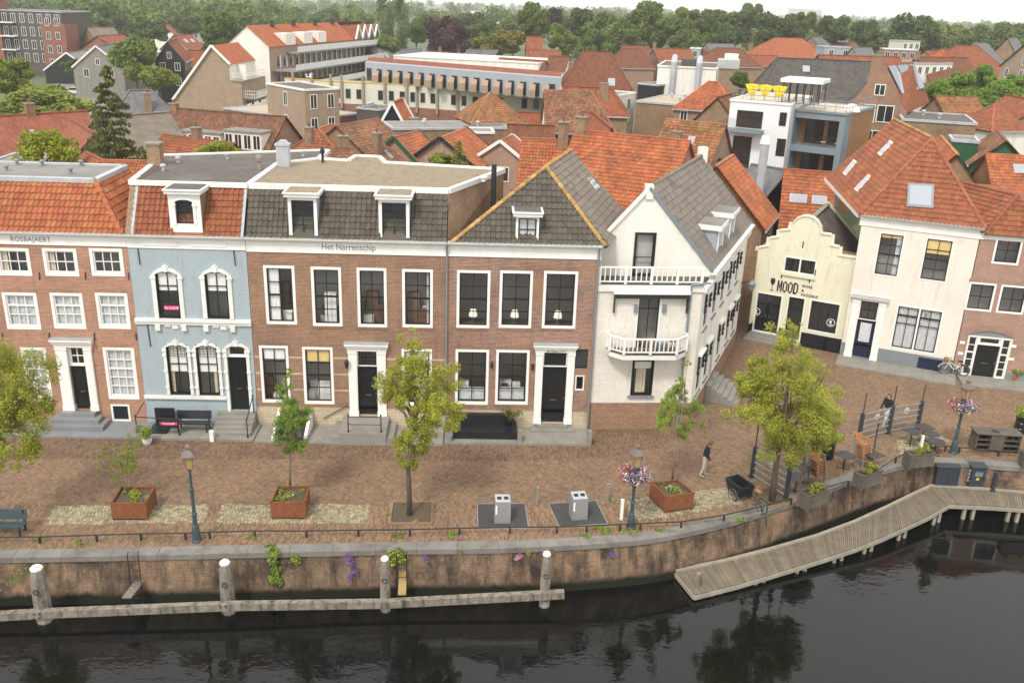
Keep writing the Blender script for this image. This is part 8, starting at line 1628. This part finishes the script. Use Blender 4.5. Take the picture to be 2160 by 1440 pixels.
# ---- wooden terrace planters
def crate(label, base, rz, L=1.3, seed=1):
    root = thing('wooden_planter', label, 'planter', G(*base), rz, 'grey wooden planters on the terrace edge'); W_, H_ = .55, .7
    for i in range(8):
        a, b = -L/2+L*i/8, -L/2+L*(i+1)/8; MB().box(a+.004, b-.004, -W_/2, -W_/2+.03, .08, H_).build('board', 'grey_wood', root); MB().box(a+.004, b-.004, W_/2-.03, W_/2, .08, H_).build('board', 'grey_wood', root)
    for i in range(3):
        a, b = -W_/2+.04+(W_-.08)*i/3, -W_/2+.04+(W_-.08)*(i+1)/3
        for x in (-L/2, L/2-.03): MB().box(x, x+.03, a, b-.004, .08, H_-.002).build('board', 'grey_wood', root)
    for x in (-L/2+.03, L/2-.03):
        for y in (-W_/2+.03, W_/2-.03): MB().box(x-.035, x+.035, y-.035, y+.035, 0, H_+.01).build('leg', 'grey_wood', root)
    rim = MB(); frame_mb(rim, -L/2-.02, -W_/2-.02, L/2+.02, W_/2+.02, .06, 0, .03); o = rim.build('rim', 'grey_wood', root); o.matrix_local = Matrix.Translation((0, 0, H_+.04)) @ Matrix.Rotation(math.pi/2, 4, 'X')
    MB().box(-L/2+.04, L/2-.04, -W_/2+.04, W_/2-.04, .3, H_-.06).build('soil', 'soil', root); rg = np.random.default_rng(seed); clump('plants', root, [(rg.uniform(-.45, .45), rg.uniform(-.15, .15), H_+rg.uniform(0, .3)) for _ in range(10)], .13, 420, .12, 'leaf_lime', seed)
tq = lambda x: math.atan2(float(yq(x+.3))-float(yq(x-.3)), .6)
for lab, b in (('wooden planter nearest the largest tree', (1712, 1066)), ('wooden planter with pink blooms between the chair stacks', (1826, 1024)), ('wooden planter with tall yellow grass, farthest of the three', (1934, 983)), ('wooden planter cut by the right picture edge', (2180, 985))): crate(lab, b, tq(G(*b).x), seed=len(lab))
# ---- terrace screens
def screen(label, bases, tops, bars=4):
    P = [G(*b) for b in bases]; root = thing('terrace_screen', label, 'screen', P[0], 0, 'metal terrace screens'); Q_ = [p-P[0] for p in P]
    for i, p in enumerate(Q_):
        MB().box(p.x-.08, p.x+.08, p.y-.08, p.y+.08, 0, 1.55).build('post', 'anthracite', root); zt = max(2.2, at_depth(*tops[i], P[i].y).z); MB().tube([(p.x, p.y, 1.55), (p.x, p.y, zt)], .03, 8).build('pole', 'anthracite', root); MB().box(p.x-.14, p.x+.14, p.y-.14, p.y+.14, 0, .04).build('foot_plate', 'anthracite', root)
    for a, b in zip(Q_, Q_[1:]):
        for z in (.15, .48, .8, 1.1, 1.45): MB().bar(a+Vector((0, 0, z)), b+Vector((0, 0, z)), .05, .06).build('rail', 'galv', root)
        d = (b-a); MB().mesh([a+Vector((0, 0, .17)), b+Vector((0, 0, .17)), b+Vector((0, 0, 1.43)), a+Vector((0, 0, 1.43))], [(0, 1, 2, 3)]).build('pane', 'glass_clear', root)
        c = a+d*.5+Vector((0, 0, 1.18)); u = d.normalized(); n = Vector((u.y, -u.x, 0)); mb = MB()
        R1 = [c+u*(.17*math.cos(t*.524))+Vector((0, 0, .17*math.sin(t*.524)))+n*.02 for t in range(12)]; R2 = [c+u*(.14*math.cos(t*.524))+Vector((0, 0, .14*math.sin(t*.524)))+n*.02 for t in range(12)]
        for t in range(12): mb.face([R1[t], R1[(t+1) % 12], R2[(t+1) % 12], R2[t]])
        mb.face([c+u*(.05*math.cos(t*.6))+Vector((0, 0, .04+.06*math.sin(t*.6)))+n*.02 for t in range(10)]); mb.build('round_emblem', 'print_white', root)
screen('metal and glass terrace screen left of the largest tree trunk', [(1585, 1005), (1657, 1052)], [(1599, 895), (1672, 945)]); screen('metal and glass terrace screen facing the square, by the walking woman', [(1810, 931), (1873, 914), (1934, 904)], [(1828, 829), (1889, 814), (1952, 810)])
pl = tag(MB().tube([(0, 0, 0), (0, 0, 2.3)], .035, 8).build('parasol_pole', 'grey_wood'), 'bare brown parasol pole beside the nearest planter', 'pole'); pl.location = G(1682, 1060); pl = tag(MB().tube([(0, 0, 0), (0, 0, 2.1)], .035, 8).build('parasol_pole', 'anthracite'), 'dark parasol pole between the tables', 'pole'); pl.location = G(1838, 975)
# ---- tables and chairs
def table(label, top, w=.7, rz=0., rnd=False):
    c = G(*top, .74); root = thing('cafe_table', label, 'table', (c.x, c.y, 0), rz, 'dark cafe tables')
    (MB().lathe([(w/2, .715), (w/2, .74)], 22) if rnd else MB().box(-w/2, w/2, -w/2, w/2, .715, .74)).build('table_top', 'table_top', root); MB().tube([(0, 0, .03), (0, 0, .715)], .03, 8).build('pedestal', 'ink', root)
    for k in range(4): a = k*math.pi/2+math.pi/4; MB().bar((0, 0, .03), (.3*math.cos(a), .3*math.sin(a), .015), .05, .03).build('foot', 'ink', root)
for lab, t, w, rz, rnd in (('square dark table beside the nearer chair stack', (1682, 1005), .75, .6, 0), ('square dark table tucked behind the nearer chair stack', (1698, 985), .75, .5, 0), ('square dark table left of the farther chair stack', (1784, 959), .75, .5, 0), ('square dark table behind the farther chair stack', (1842, 957), .75, .5, 0), ('square dark table, leftmost of the farthest four', (1925, 908), .75, .4, 0), ('square dark table against the terrace screen', (1950, 900), .8, .4, 0), ('round dark table behind, of the farthest four', (1966, 914), .72, 0, 1), ('round dark table nearest the white post', (1976, 930), .8, 0, 1)): table(lab, t, w, rz, rnd)
def chair_proto(label, loc, rz):
    root = thing('rattan_chair', label, 'chair', loc, rz, 'stacked rattan chairs'); MB().box(-.24, .24, -.24, .22, .42, .45).build('seat', 'rattan', root)
    for x in (-.24, .24):
        MB().bar((x, -.24, 0), (x, -.22, .66), .028, .028).build('leg', 'galv', root); MB().bar((x, .26, 0), (x, .24, .8), .028, .028).build('leg', 'galv', root); MB().bar((x, -.26, .66), (x, .26, .68), .06, .03).build('armrest', 'rattan', root)
    n = 6; MB().mesh([(-.25+.5*i/n, .26+.03*math.sin(math.pi*i/n), .68) for i in range(n+1)]+[(-.25+.5*i/n, .28+.04*math.sin(math.pi*i/n), .85) for i in range(n+1)]+[(-.25+.5*i/n, .285+.03*math.sin(math.pi*i/n), .68) for i in range(n+1)]+[(-.25+.5*i/n, .305+.04*math.sin(math.pi*i/n), .85) for i in range(n+1)], [(i, i+1, n+2+i, n+1+i) for i in range(n)]+[(2*n+3+i, 2*n+2+i, 3*n+3+i, 3*n+4+i) for i in range(n)]+[(n+1+i, n+2+i, 3*n+4+i, 3*n+3+i) for i in range(n)]).build('backrest', 'rattan', root); return root
ORD = ('bottom', 'second', 'third', 'fourth', 'fifth', 'sixth', 'top')
proto = None
for k, (b, rz, nm) in enumerate((((1722, 1018), .45, 'nearer stack, behind the nearest wooden planter'), ((1818, 984), .45, 'farther stack, beside the planter with pink blooms'))):
    g = G(*b)
    for i in range(7):
        loc = Vector((g.x-.035*i*math.sin(rz), g.y+.035*i*math.cos(rz), i*.115)); lab = 'rattan chair, %s of the %s' % (ORD[i] if i in (0, 6) else ORD[i]+' from below', nm)
        if proto is None: proto = chair_proto(lab, loc, rz)
        else: c = copy_tree(proto); c.location = loc; c.rotation_euler = (0, 0, rz+.03*i); c['label'] = lab
# ---- wooden bar
a, b = G(2055, 952), G(2148, 957); L = (b-a).length; bar = thing('outdoor_bar', 'grey wooden bar cabinet with open shelves and cut-out top', 'bar cabinet', a, math.atan2(b.y-a.y, b.x-a.x)); h = .95; d = .75
for x0, x1 in ((0, .05), (L*.32, L*.32+.04), (L*.62, L*.62+.04), (L-.05, L)): MB().box(x0, x1, 0, d, .06, h).build('upright', 'grey_wood', bar)
MB().box(0, L, d-.03, d, .06, h).build('back_panel', 'grey_wood', bar); MB().box(L*.33, L*.61, .01, .03, .08, h-.02).build('door_panel', 'grey_wood', bar)
for z in (.06, .34, .62): MB().box(.05, L*.32, .02, d-.04, z, z+.03).build('shelf', 'grey_wood', bar); MB().box(L*.64, L-.05, .02, d-.04, z, z+.03).build('shelf', 'grey_wood', bar)
for i in range(3): MB().box(L*.66+i*.3, L*.66+i*.3+.025, .02, d-.05, .65, h).build('divider', 'grey_wood', bar)
for i in range(5): MB().box(-.06, L+.06, -.06+(d+.12)*i/5+.004, -.06+(d+.12)*(i+1)/5, h, h+.05).build('top_board', 'grey_wood', bar)
MB().lathe([(.2, 0), (.2, .004)], 20, (L*.45, d*.45, h+.051)).build('cut_out', 'ink', bar)
for x in (.1, L-.1): MB().box(x-.05, x+.05, .1, d-.1, 0, .06).build('foot', 'ink', bar)
# ---- cabinets on the jetty
def cab(label, px0, px1, h, d, doors, extra=None):
    a, b = G(*px0, DR), G(*px1, DR); L = (b-a).length; root = thing('power_cabinet', label, 'cabinet', (a.x, a.y, DR), math.atan2(b.y-a.y, b.x-a.x), 'grey-blue service cabinets on the jetty'); MB().box(0, L, 0, d, 0, h).build('body', 'anthracite', root); MB().mesh([(-.04, -.05, h), (L+.04, -.05, h), (L+.04, d+.04, h+.06), (-.04, d+.04, h+.06), (-.04, -.05, h+.03), (L+.04, -.05, h+.03), (L+.04, d+.04, h+.1), (-.04, d+.04, h+.1)], [(4, 5, 6, 7), (0, 1, 5, 4), (1, 2, 6, 5), (2, 3, 7, 6), (3, 0, 4, 7)]).build('lid', 'anthracite', root)
    for i in range(doors): w = L/doors; o = MB().box(i*w+.02, (i+1)*w-.02, -.015, -.001, .05, h-.05).build('door', 'anthracite', root); MB().box((i+1)*w-.12, (i+1)*w-.08, -.03, -.016, h*.5, h*.5+.12).build('handle', 'ink', o)
    return root, L
cab('wide blue-grey double-door cabinet on the jetty corner', (1970, 1026), (2018, 1028), 1.05, .5, 2); r_, L_ = cab('blue-grey service pillar with small screen on the jetty', (2042, 1029), (2072, 1030), 1.1, .4, 1); MB().box(L_*.25, L_*.8, -.03, -.016, .65, .88).build('screen', 'pane_blue', r_); MB().box(L_*.4, L_*.6, -.03, -.016, .45, .57).build('sticker', 'petal_yellow', r_)
for k in range(4): MB().box(-.04, -.001, .1, .2, .3+k*.17, .4+k*.17).build('socket', 'zinc', r_)
o = tag(MB().box(-.07, .07, -.07, .07, 0, 1.0).build('service_post', 'anthracite'), 'slim blue-grey service post right of the screen pillar', 'post'); o.location = G(2093, 1035, DR)
MB().box(-.14, .14, -.1, .1, 0, .05).build('foot', 'anthracite', o)
# ---- bicycles
def wheel(root, c, r, name='wheel', ax=(0, 1, 0), rim='galv'):
    n = 22; o = MB().tube([(c[0]+r*math.cos(2*math.pi*k/n), c[1], c[2]+r*math.sin(2*math.pi*k/n)) for k in range(n+1)], .022, 6).build(name, 'tyre', root); mb = MB()
    mb.tube([(c[0]+(r-.035)*math.cos(2*math.pi*k/n), c[1], c[2]+(r-.035)*math.sin(2*math.pi*k/n)) for k in range(n+1)], .014, 6); mb.build('rim', rim, o); mb = MB()
    for k in range(10): t = 2*math.pi*k/10; mb.bar(c, (c[0]+(r-.03)*math.cos(t), c[1], c[2]+(r-.03)*math.sin(t)), .005, .005)
    mb.build('spokes', 'galv', o)
def bike(label, loc, rz, fm):
    B = thing('bicycle', label, 'bicycle', loc, rz); wheel(B, (-.53, 0, .34), .34); wheel(B, (.53, 0, .34), .34); f = MB(); bb = (.08-.15, 0, .3); st = (-.22, 0, .82); hd = (.36, 0, .8)
    for p, q, r in ((bb, st, .018), (bb, (.36, 0, .62), .02), ((-.2, 0, .55), hd, .016), (bb, (-.53, 0, .34), .012), ((-.53, 0, .34), (-.2, 0, .6), .012), (hd, (.53, 0, .34), .016), (hd, (.33, 0, .98), .014)): f.tube([p, q], r, 7)
    f.build('frame', fm, B); MB().tube([(.18, -.28, .96), (.3, -.18, 1.02), (.33, 0, 1.0), (.3, .18, 1.02), (.18, .28, .96)], .013, 6).build('handlebar', 'ink', B); MB().mesh([(-.38, -.09, .88), (-.38, .09, .88), (-.1, .03, .88), (-.1, -.03, .88), (-.38, -.09, .94), (-.38, .09, .94), (-.1, .03, .92), (-.1, -.03, .92)], [(4, 7, 6, 5), (0, 1, 2, 3), (0, 4, 5, 1), (1, 5, 6, 2), (2, 6, 7, 3), (3, 7, 4, 0)]).build('saddle', 'ink', B)
    for s in (-.53, .53): n = 10; MB().tube([(s+.38*math.cos(.2+2.6*k/n), 0, .34+.38*math.sin(.2+2.6*k/n)) for k in range(n+1)], .02, 6).build('mudguard', fm, B)
    MB().bar((-.75, 0, .72), (-.3, 0, .72), .14, .02).build('carrier', 'ink', B); MB().lathe([(.0, 0), (.08, .0), (.08, .012), (0, .012)], 12).build('chainwheel', 'ink', B).matrix_local = Matrix.Translation((-.07, .04, .3)) @ Matrix.Rotation(math.pi/2, 4, 'X')
    return B
bk = bike('white city bicycle with basket leaning by the pink brick house', G(2012, 796)+Vector((0, .2, .1)), FR.a+math.pi, 'white_frame'); bk.rotation_euler = (math.radians(-6), 0, FR.a+math.pi)
MB().lathe([(.11, .0), (.16, .22), (.15, .23), (.1, .02)], 10, (.55, 0, .82)).build('basket', 'rattan', bk)
cb = thing('cargo_bike', 'black cargo tricycle with open box parked beside the tree', 'cargo bike', G(1577, 1062), math.radians(118)); wheel(cb, (.55, -.4, .28), .28); wheel(cb, (.55, .4, .28), .28); wheel(cb, (-.85, 0, .32), .32)
bx = MB(); p0 = [(.15, -.3), (1.0, -.3), (1.0, .3), (.15, .3)]; p1 = [(.05, -.36), (1.2, -.36), (1.2, .36), (.05, .36)]
bx.mesh([(x, y, .28) for x, y in p0]+[(x, y, .78) for x, y in p1]+[(x*.97+.02, y*.93, .78) for x, y in p1]+[(x, y*.95, .31) for x, y in p0], [(0, 1, 5, 4), (1, 2, 6, 5), (2, 3, 7, 6), (3, 0, 4, 7), (0, 3, 2, 1), (4, 5, 9, 8), (5, 6, 10, 9), (6, 7, 11, 10), (7, 4, 8, 11), (8, 9, 13, 12), (9, 10, 14, 13), (10, 11, 15, 14), (11, 8, 12, 15), (12, 13, 14, 15)]); bx.build('cargo_box', 'black_paint', cb)
fm = MB(); fm.tube([(.2, 0, .3), (-.35, 0, .32), (-.5, 0, .85)], .022, 7); fm.tube([(-.35, 0, .32), (-.85, 0, .32)], .016, 7); fm.tube([(-.85, 0, .32), (-.45, 0, .7)], .014, 7); fm.tube([(.05, 0, .6), (-.05, 0, 1.0)], .018, 7); fm.build('frame', 'ink', cb); MB().tube([(-.2, -.3, .98), (-.05, -.18, 1.03), (-.05, .18, 1.03), (-.2, .3, .98)], .014, 6).build('handlebar', 'ink', cb); MB().box(-.66, -.4, -.08, .08, .86, .92).build('saddle', 'rattan', cb)
# ---- people
def person(label, loc, rz, J, E_, rad, paint, head, hairm, hairlong=False):
    """J joints (name: xyz), E_ edges, rad radii; one skinned body, painted by nearest bone"""
    names = list(J); me = bpy.data.meshes.new('body'); me.from_pydata([J[n] for n in names], [(names.index(a), names.index(b)) for a, b in E_], []); o = bpy.data.objects.new('tmpbody', me); COL.objects.link(o)
    sk = o.modifiers.new('s', 'SKIN'); sk.use_smooth_shade = True; sb = o.modifiers.new('d', 'SUBSURF'); sb.levels = 2; sb.render_levels = 2
    for i, n in enumerate(names): v = me.skin_vertices[0].data[i]; v.radius = rad[n] if isinstance(rad[n], tuple) else (rad[n], rad[n]); v.use_root = (n == 'pelvis')
    bpy.context.view_layer.update(); dg = bpy.context.evaluated_depsgraph_get(); m2 = bpy.data.meshes.new_from_object(o.evaluated_get(dg)); bpy.data.objects.remove(o); m2.name = 'body'
    m2.materials.clear(); mats = sorted({paint[e] for e in paint}); [m2.materials.append(M[x]) for x in mats]
    segs = [(np.array(J[a]), np.array(J[b]), mats.index(paint[(a, b)])) for a, b in E_]
    for p in m2.polygons:
        c = np.array(p.center); best = None
        for a, b, mi in segs:
            ab = b-a; t = np.clip(((c-a)@ab)/(ab@ab), 0, 1); d_ = np.linalg.norm(c-a-ab*t)
            if best is None or d_ < best[0]: best = (d_, mi)
        p.material_index = best[1]; p.use_smooth = True
    root = thing('person', label, 'person', loc, rz); root.scale = (1.07, 1.07, 1.05); body = addobj('body', m2, root)
    hc = Vector(head); 
    hb = MB().lathe([(.02, -.02), (.085, .0), (.098, .04), (.104, .1), (.1, .16), (.085, .2), (.03, .235)], 14, tuple(hc+Vector((-.012, 0, .015)))); ho = hb.build('hair', hairm, root, smooth=True, uv=False)
    for v in ho.data.vertices:                                      # cut the hair back from the face
        if v.co.x-hc.x > .03 and v.co.z-hc.z < .14: v.co.x = hc.x+.03
        if not hairlong and v.co.z-hc.z < .06: v.co.x = min(v.co.x, hc.x-.01)
    for s in (-1, 1): MB().lathe([(.0, -.011), (.011, 0), (.0, .011)], 8, (hc.x+.088, s*.034, hc.z+.105)).build('eye', 'ink', root)
    MB().box(hc.x+.082, hc.x+.092, -.024, .024, hc.z+.04, hc.z+.047).build('mouth', 'terracotta', root)
    MB().mesh([(hc.x+.08, -.014, hc.z+.07), (hc.x+.08, .014, hc.z+.07), (hc.x+.085, 0, hc.z+.115), (hc.x+.118, 0, hc.z+.073)], [(0, 3, 2), (1, 2, 3), (0, 1, 3)]).build('nose', 'skin', root)
    return root
def make_joints(lean, stride, arms, head_f):
    J = {'pelvis': (0, 0, .93), 'belly': (lean*.3, 0, 1.12), 'chest': (lean*.75, 0, 1.33), 'neck': (lean, 0, 1.49), 'head': (lean+head_f, 0, 1.58), 'crown': (lean+head_f*1.2, 0, 1.72)}
    for s, n in ((1, 'l'), (-1, 'r')):
        st = stride*s; J['hip'+n] = (0, .09*s, .89); J['knee'+n] = (st*.5+.04, .1*s, .49); J['ankle'+n] = (st-.02 if st > 0 else st-.04, .1*s, .085); J['toe'+n] = (st+.15, .115*s, .035)
        J['sho'+n] = (lean*.85, .175*s, 1.41); J['elb'+n] = (lean*.85-.04+arms[0]*s, .235*s, 1.13); J['wri'+n] = (lean*.85+.06+arms[1]*s, .22*s, .88); J['han'+n] = (lean*.85+.08+arms[1]*s, .22*s, .8)
        for k in range(4): J['f%d%s' % (k, n)] = (lean*.85+.055+.02*k+arms[1]*s, .22*s, .715+.012*abs(k-1.4))
        J['th'+n] = (lean*.85+.135+arms[1]*s, .2*s, .775)
    E_ = [('pelvis', 'belly'), ('belly', 'chest'), ('chest', 'neck'), ('neck', 'head'), ('head', 'crown')]
    for n in 'lr': E_ += [('pelvis', 'hip'+n), ('hip'+n, 'knee'+n), ('knee'+n, 'ankle'+n), ('ankle'+n, 'toe'+n), ('chest', 'sho'+n), ('sho'+n, 'elb'+n), ('elb'+n, 'wri'+n), ('wri'+n, 'han'+n), ('han'+n, 'th'+n)]+[('han'+n, 'f%d%s' % (k, n)) for k in range(4)]
    r = {'pelvis': (.155, .13), 'belly': (.165, .135), 'chest': (.18, .145), 'neck': .062, 'head': (.08, .09), 'crown': (.075, .085)}
    for n in 'lr': r.update({'hip'+n: .095, 'knee'+n: .068, 'ankle'+n: .052, 'toe'+n: .042, 'sho'+n: .072, 'elb'+n: .055, 'wri'+n: .036, 'han'+n: .032, 'th'+n: .009, **{'f%d%s' % (k, n): .009 for k in range(4)}})
    return J, E_, r
def paints(E_, top, legs, shoe):
    p = {}
    for a, b in E_:
        k = a[:3]+b[:3]
        p[(a, b)] = 'skin' if a in ('neck', 'head') or a[:3] in ('wri', 'han') else (shoe if b.startswith('toe') else (legs if (a.startswith('hip') or a.startswith('knee') or b.startswith('hip')) else top))
    return p
J, E2, r = make_joints(.13, .09, (-.03, -.05), .07); person('man in dark jacket and pale trousers walking bent over the square', G(1482, 1004), math.radians(-8), J, E2, r, paints(E2, 'jacket', 'beige_cloth', 'shoe'), (J['head'][0], 0, 1.51), 'hair_grey')
J, E2, r = make_joints(.05, .24, (-.07, -.13), .02); person('red-haired woman in dark top and white trousers walking behind the screen', G(1866, 897), math.radians(-150), J, E2, r, paints(E2, 'jacket', 'white_cloth', 'shoe'), (J['head'][0], 0, 1.51), 'hair_red', True)
# ---- gull over the galleries
g = thing('gull', 'white gull flying in front of the gallery flats', 'gull', at_depth(652, 163, 74), math.radians(160)); mb = MB(); mb.tube([(-.26, 0, 0), (-.15, 0, .01), (0, 0, 0), (.14, 0, .01), (.24, 0, .02), (.3, 0, .0)], [.015, .05, .075, .06, .04, .008], 8); mb.build('body', 'print_white', g, smooth=True)
for s in (-1, 1): MB().mesh([(.08, .05*s, .03), (-.1, .05*s, .03), (.12, .3*s, .24), (-.08, .3*s, .22), (-.02, .62*s, .2), (-.12, .6*s, .18), (.08, .05*s, .05), (.12, .3*s, .26)], [(0, 1, 3, 2), (2, 3, 5, 4)]).build('wing', 'zinc', g)
# ---- crossing at the upper left: road, cars, lamps
mat('road_grey', (.22, .21, .20), .9, .12, .2); q = [G(x, y, 0) for x, y in ((60, 262), (480, 262), (420, 165), (130, 150))]; tag(MB().slab([(p.x, p.y) for p in q], -.02, -.01).build('road', 'road_grey'), kind='structure')
CARC = [flatm('car_white', (.7, .7, .7), .25), flatm('car_dark', (.03, .035, .045), .2), flatm('car_silver', (.4, .42, .44), .3), flatm('car_blue', (.25, .4, .6), .3)]
def car(label, loc, rz, m):
    root = thing('parked_car', label, 'car', loc, rz, 'cars at the crossing'); P = [(-2.1, .35), (2.1, .35), (2.15, .7), (1.3, .88), (.7, 1.4), (-1.2, 1.45), (-1.9, .95), (-2.12, .8)]; MB().prism(P, -.85, .85).build('body', m, root)
    MB().prism([(.68, 1.36), (1.2, .9), (-1.75, .96), (-1.15, 1.4)], -.86, .86).build('windows', 'pane_dark', root)
    for x in (-1.3, 1.3):
        for y in (-.86, .72): MB().lathe([(.31, 0), (.31, .14)], 12).build('wheel', 'tyre', root).matrix_local = Matrix.Translation((x, y+.14, .31)) @ Matrix.Rotation(math.pi/2, 4, 'X')
for lab, px, py, rz, m in (('white car parked left in the yard behind the conifer', 165, 200, .2, 'car_white'), ('silver car next to the conifer top', 228, 198, .3, 'car_silver'), ('second white car under the small round tree', 262, 195, .25, 'car_white'), ('dark car at the crossing by the blue sign', 305, 172, .1, 'car_dark'), ('pale blue marked car below the small round tree', 325, 183, -.5, 'car_blue'), ('white car right of the small round tree', 352, 176, .2, 'car_white'), ('dark car before the black gable shop', 382, 158, .4, 'car_dark'), ('white car before the orange roofed shop', 375, 168, .1, 'car_white')): car(lab, G(px, py), rz, m)
for lab, px, y0, y1, dbl in (('double-armed road lamp before the tower block', 145, 172, 138, 1), ('single-armed road lamp by the pale grey house', 290, 185, 122, 0), ('double-armed road lamp over the small round tree', 327, 188, 126, 1), ('double-armed road lamp before the orange roofed shop', 398, 160, 108, 1)):
    b = G(px, y0); h = at_depth(px, y1, b.y).z; o = MB().tube([(0, 0, 0), (0, 0, h*.95)], .09, 8).build('pole', 'galv'); root = thing('road_lamp', lab, 'road lamp', b, 0, 'road lamps at the crossing'); o.parent = root
    for s in ((-1, 1) if dbl else (-1,)): MB().tube([(0, 0, h*.9), (s*.5, 0, h), (s*1.7, 0, h+.1)], .05, 6).build('arm', 'galv', root); MB().box(s*1.7-.35, s*1.7+.35, -.12, .12, h+.05, h+.15).build('lamp_head', 'print_white', root)
# ================================================================ haze
t = NT('haze_air'); t.n.remove(t.b); pvn = t.new('ShaderNodeVolumePrincipled'); pvn.inputs['Color'].default_value = (.97, .985, 1, 1); pvn.inputs['Density'].default_value = .00027; pvn.inputs['Anisotropy'].default_value = .2
t.link(pvn.outputs[0], t.out.inputs['Volume'])
tag(MB().box(-2900, 2900, -150, 4600, -4, 31).build('haze', 'haze_air', uv=False), 'thin pale haze over the town', 'haze', kind='stuff')
